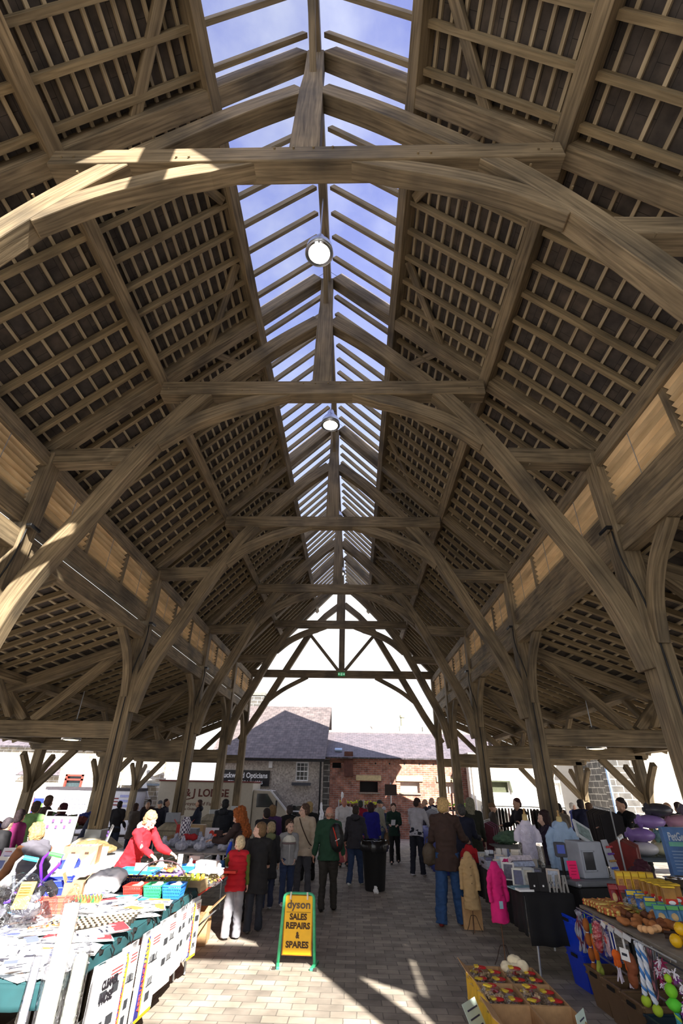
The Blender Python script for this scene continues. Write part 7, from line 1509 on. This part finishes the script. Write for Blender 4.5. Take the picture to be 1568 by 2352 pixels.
# pillows
trestle('steel-legged table carrying the bagged pillows', 5.55, 7.6, 10.2, 11.3, .98, (95, 110, 120))
pc = [((225, 222, 228), 'white'), ((235, 230, 190), 'cream'), ((215, 215, 225), 'pale grey'), ((150, 120, 190), 'lilac'), ((140, 185, 185), 'aqua'), ((225, 225, 200), 'ivory'), ((160, 130, 200), 'violet'), ((215, 160, 185), 'pink'), ((70, 70, 80), 'charcoal'), ((120, 110, 130), 'grey')]
pp_ = [(5.85, 1.13), (6.25, 1.13), (6.75, 1.13), (5.85, 1.34), (6.35, 1.33), (6.85, 1.33), (6.1, 1.55), (6.65, 1.56), (6.3, 1.74), (6.95, 1.74)]
for (c, n_), (x, z) in zip(pc, pp_):
    t = thing('bagged_pillow', '%s pillow in shiny plastic in the stack on the right' % n_, 'pillow', (x+.12, 10.7, z-.03), random.uniform(-.1, .1)); MB().ball((0, 0, 0), (.26, .22, .11), 18).build('pillow', C(*c, .06, .3), t, smooth=True); 
    m = MB(); m.lathe([(.12, -.03), (.03, .03), (.045, .05)], (-.23, 0, 0), 10, R=Euler((0, -PI/2, 0)).to_matrix()); m.build('twisted_wrapper_end', C(*c, .06, .2), t)
# ================================================================== CARDBOARD TRAYS OF BISCUITS (front right)
t = thing('low_pallet', 'low wooden stand under the cardboard display boxes', 'stand', (2.12, 5.85, 0)); m = MB()
for q in range(5): m.box((0, -.72+.36*q, .16), (.66, .12, .03))
for q in (-.28, 0, .28): m.box((q, 0, .07), (.08, 1.55, .14))
m.build('boards', M['plank'], t)
bx = [(1.95, 5.3, 'empty cardboard display box nearest the viewer, left'), (2.29, 5.3, 'empty cardboard display box nearest the viewer, right'), (1.95, 5.8, 'cardboard box of bagged bone biscuits, middle left'), (2.29, 5.8, 'cardboard box of bagged bone biscuits, middle right'), (1.95, 6.3, 'sunlit cardboard box of bone biscuits, far left'), (2.29, 6.3, 'sunlit cardboard box of large bones, far right')]
for i, (x, y, lb) in enumerate(bx):
    carton(lb, (x, y, .18), (.33, .48, .25), 0, flaps=((None, None, None, 55 if x < 2 else None) if i < 2 else (None, None, None, 50 if x < 2 and i != 2 else None)), fl=.32, outer=C(225, 180, 40) if x < 2 else None)
bw = ['front left', 'front right', 'back left', 'back right', 'top']
random.seed(3)
for bi, (x, y, lb) in enumerate(bx[2:]):
    n = 5
    for k in range(n):
        px, py = x-.08+.16*(k % 2)*(1 if k < 4 else .5), y-.13+.2*(k//2) if k < 4 else y
        t = thing('biscuit_bag', 'bag of bone biscuits with red label, %s in the %s' % (bw[k], ['middle left box', 'middle right box', 'far left box', 'far right box'][bi]), 'bag', (px, py, .34+(.05 if k == 4 else 0)), random.uniform(-.5, .5)); m = MB()
        for q in range(16):
            a, b_, c = random.uniform(-.06, .06), random.uniform(-.08, .08), random.uniform(0, .05); r = random.uniform(0, 3); d = V((math.cos(r), math.sin(r), 0))*.022
            p = V((a, b_, c)); m.tube([p-d, p+d], .007, 5); m.ball(p-d, .011, 6); m.ball(p+d, .011, 6)
        m.build('biscuits', C(205, 175, 130, .25), t)
        o = pack(.17, .22, .11); o.build('clear_bag', M['film'], t, smooth=True, origin=None, noise=.004); o = [c for c in COL.objects if c.parent == t][-1]; o.location = (0, 0, -.02)
        MB().ball((.01, .03, .082), (.055, .045, .012), 12).build('red_label', C(200, 35, 35), t, smooth=True); MB().box((-.03, .02, .088), (.04, .07, .012), rz=.4).build('yellow_label', C(240, 205, 60), t)
blob('large_bone', C(240, 225, 190, .1), [((-.08, 0, .05), (.06, .06, .05)), ((.08, .02, .06), (.06, .06, .05)), ((0, 0, .05), (.08, .035, .035)), ((.02, .06, .1), (.07, .04, .04))], .01, .01, 18, 'large pale bones heaped on the far right box', 'bones', (2.25, 6.42, .4))
price_card('pale green handwritten card leaning on the left side of the display boxes', (1.72, 5.68, .2), .9, .24, .22, (205, 225, 215), .5, 3)
price_card('pale green card standing in the near right display box', (2.42, 5.2, .32), .9, .2, .18, (205, 225, 215), .1, 2)
t = thing('bagged_sweets', 'glossy purple and green bagged toys in the near right box', 'bag', (2.35, 5.22, .24))
for c, p in (((90, 50, 110), (-.06, 0, .08)), ((30, 110, 70), (.03, .06, .1)), ((60, 150, 140), (.1, 0, .1))): blob('glossy_bag', C(*c, .3, .2), [(p, (.06, .06, .05))], .01, .012, 25, parent=t)
# ================================================================== BLUE-CLOTH STALL AND RAILS
trestle('long stall table under the blue cloth in the middle right', 2.9, 3.7, 15.2, 19.6, .85, (80, 80, 90)); drape('royal blue pleated cloth hanging down the aisle side of the stall table', 2.88, 3.7, 15.15, 19.6, .86, C(48, 62, 150, .2), (.8, 0, 0, .82), waves=14, amp=.03)
for i in range(7): mesh_thing(MB().box((0, 0, .012), (.22, .16, .025)).box((0, 0, .03), (.2, .14, .012)), 'folded_paper_goods', C(*[(170, 175, 190), (120, 130, 160), (200, 200, 205), (90, 95, 110)][i % 4]), 'flat printed item on the blue-clothed table, %s' % nm[i], 'goods', (3.0+.2*(i % 2), 15.35+i*.28, .87), (0, 0, random.uniform(-.3, .3)))
for i in range(2): mesh_thing(MB().box((0, 0, .1), (.11, .03, .2)), 'blue_box', C(90, 190, 225), 'turquoise box at the near corner of the blue-clothed table, %s' % ['left', 'right'][i], 'box', (2.98+.16*i, 15.22, .87))
def clothes_rail(label, x0, y0, x1, y1, zt, cols, n, L=.7, gz=0):
    t = thing('clothes_rail', label, 'clothes rail', ((x0+x1)/2, (y0+y1)/2, gz), math.atan2(y1-y0, x1-x0)); w = math.dist((x0, y0), (x1, y1)); m = MB()
    for s in (-1, 1): m.tube([(s*w/2, 0, 0), (s*w/2, 0, zt)], .015, 6); m.tube([(s*w/2, -.25, .02), (s*w/2, .25, .02)], .015, 6)
    m.tube([(-w/2, 0, zt), (w/2, 0, zt)], .015, 6); m.build('rail_frame', M['steel'], t); rz = t.rotation_euler[2]
    for i in range(n):
        c = cols[i % len(cols)]; a = -w/2+.06+(w-.12)*i/max(1, n-1); g = MB(); LL = L*random.uniform(.85, 1.1)
        g.prism([(-.05, -.02), (.05, -.02), (.22, -.1), (.2, -LL), (-.2, -LL), (-.22, -.1)], -.022, .022)
        o = g.build('hanging_garment', C(*c, .2), origin=None); p = V((a*math.cos(rz), a*math.sin(rz), 0))+t.location; o.location = (p.x, p.y, gz+zt-.03); o.rotation_euler = (0, 0, rz+PI/2+random.uniform(-.15, .15)); tag(o, 'garment hanging in the row on the %s' % label.split(',')[0], 'garment', 'garments on the %s' % label.split(',')[0])
        MB().tube([(0, 0, -.02), (0, 0, .03), (.015, 0, .045)], .004, 4).build('hanger_hook', M['steel'], o, origin=None)
clothes_rail('grey shirts rail, at the far end of the blue-clothed table', 3.15, 16.6, 3.25, 18.6, .58, [(150, 150, 160), (120, 118, 125), (170, 168, 176)], 16, .42, gz=.872)
clothes_rail('dark coats rail, against the white wall beyond the right plinth', 5.0, 19.0, 7.6, 18.4, 1.5, [(60, 42, 42), (40, 40, 44), (90, 80, 72), (120, 60, 60), (70, 66, 60)], 26, .9)
clothes_rail('black dresses rail, slanting behind the machine', 6.3, 12.4, 6.9, 14.6, 1.66, [(28, 24, 30), (20, 20, 24), (46, 30, 36)], 18, 1.0)
clothes_rail('red scarves rail, beside the machine', 4.9, 9.3, 5.3, 10.0, 1.35, [(120, 36, 32), (70, 24, 30), (150, 60, 40)], 12, .8)
clothes_rail('maroon tops rail, right of the olive coat', 3.9, 14.2, 4.3, 15.2, 1.3, [(90, 30, 45), (150, 90, 130), (60, 30, 40)], 9, .7)
trestle('right aisle table of framed goods below the leaning man', 7.3, 9.0, 11.7, 12.5, .9, (60, 58, 60)); 
for i in range(8):
    t = thing('picture_frame', 'dark framed picture standing on the right aisle table, %s' % nm[i], 'picture frame', (7.4+(i % 4)*.4, 11.95+.35*(i//4), .905), -.2); t.rotation_euler = (-.25, 0, -.2); MB().box((0, 0, .18), (.28, .02, .36)).build('frame', C(40, 34, 32), t, bevel=.004); MB().box((0, -.012, .18), (.2, .004, .28)).build('picture', C(150, 145, 140, .4, .5, 14), t)
trestle('far right aisle table with brown handbags', 9.7, 11.5, 15.3, 16.3, 1.2, (70, 60, 55))
for i in range(6): blob('handbag', C(*[(96, 74, 58), (70, 50, 42), (120, 100, 84)][i % 3]), [((0, 0, .14), (.15, .1, .14))], .02, .012, 9, 'brown handbag on the far right table, %s' % nm[i], 'handbag', (9.85+.27*i, 15.6, 1.21))
blob('green_plastic_heap', C(95, 125, 100, .4), [((0, 0, .1), (.3, .2, .12)), ((.2, .1, .18), (.2, .14, .09))], .025, .05, 9, 'heap of green and white plastic goods right of the plinth', 'heap', (4.35, 14.0, .86)); trestle('table of green plastic goods behind the right plinth', 3.95, 5.0, 13.2, 14.1, .85, (120, 118, 115))
# ================================================================== light, world, camera
def world():
    w = bpy.data.worlds.new('sky'); SC.world = w; w.use_nodes = True; nt = w.node_tree; L = nt.links
    bg = nt.nodes['Background']; tc = N(nt, 'ShaderNodeTexCoord'); sp = N(nt, 'ShaderNodeSeparateXYZ'); L.new(tc.outputs['Generated'], sp.inputs[0])
    r = ramp(nt, [(.0, (1.0, 1.0, 1.0)), (.35, (.98, .99, 1.0)), (.62, (.72, .80, 1.)), (.86, (.34, .41, .84)), (1, (.24, .30, .72))]); L.new(sp.outputs['Z'], r.inputs['Fac'])
    mp = N(nt, 'ShaderNodeMapping'); mp.inputs['Scale'].default_value = (1.2, 1.2, 2.2); mp.inputs['Location'].default_value = (.6, .2, 0); L.new(tc.outputs['Generated'], mp.inputs['Vector'])
    no = N(nt, 'ShaderNodeTexNoise'); no.inputs['Scale'].default_value = 3.2; no.inputs['Detail'].default_value = 7; no.inputs['Roughness'].default_value = .55; L.new(mp.outputs[0], no.inputs['Vector'])
    cr = ramp(nt, [(.5, (0, 0, 0)), (.74, (.9, .9, .9))]); L.new(no.outputs['Fac'], cr.inputs['Fac'])
    mx_ = N(nt, 'ShaderNodeMix', data_type='RGBA'); L.new(cr.outputs['Color'], mx_.inputs['Factor']); L.new(r.outputs['Color'], mx_.inputs['A']); mx_.inputs['B'].default_value = (1, 1, 1, 1)
    L.new(mx_.outputs['Result'], bg.inputs['Color'])
    mr = N(nt, 'ShaderNodeMapRange'); mr.inputs['From Min'].default_value = .15; mr.inputs['From Max'].default_value = .95; mr.inputs['To Min'].default_value = SKY_H; mr.inputs['To Max'].default_value = SKY_Z; L.new(sp.outputs['Z'], mr.inputs['Value'])
    L.new(mr.outputs[0], bg.inputs['Strength'])
SKY_H, SKY_Z = 1.75, 1.3
world()
sd = bpy.data.lights.new('sun', 'SUN'); sd.energy = 21.; sd.angle = .009; sd.color = (1, .94, .84)
so = bpy.data.objects.new('sun', sd); COL.objects.link(so)
AZ, EL = math.radians(26), math.radians(33.4)
sdir = V((-math.sin(AZ)*math.cos(EL), math.cos(AZ)*math.cos(EL), -math.sin(EL)))
so.rotation_euler = sdir.to_track_quat('-Z', 'Y').to_euler(); so.location = (8, -20, 20)
cd = bpy.data.cameras.new('camera'); co = bpy.data.objects.new('camera', cd); COL.objects.link(co)
R_ = V((0.99963208, 0.02126348, 0.01683942)); U_ = V((-0.00381571, -0.50441892, 0.86345063)); F_ = V((-0.02685409, 0.8631972, 0.5041522))
m = Matrix((R_, U_, -F_)).transposed().to_4x4(); m.translation = V((.6206, 0, 2.0)); co.matrix_world = m
cd.sensor_fit = 'VERTICAL'; cd.sensor_height = 36; cd.sensor_width = 24; cd.lens = 36*1078.089/2352; cd.clip_start = .05; cd.clip_end = 400
SC.camera = co
SC.view_settings.view_transform = 'Standard'; SC.view_settings.look = 'None'; SC.view_settings.gamma = 1; SC.view_settings.use_curve_mapping = False
SC.view_settings.exposure = -0.12
bpy.data.scenes.remove(TMP)
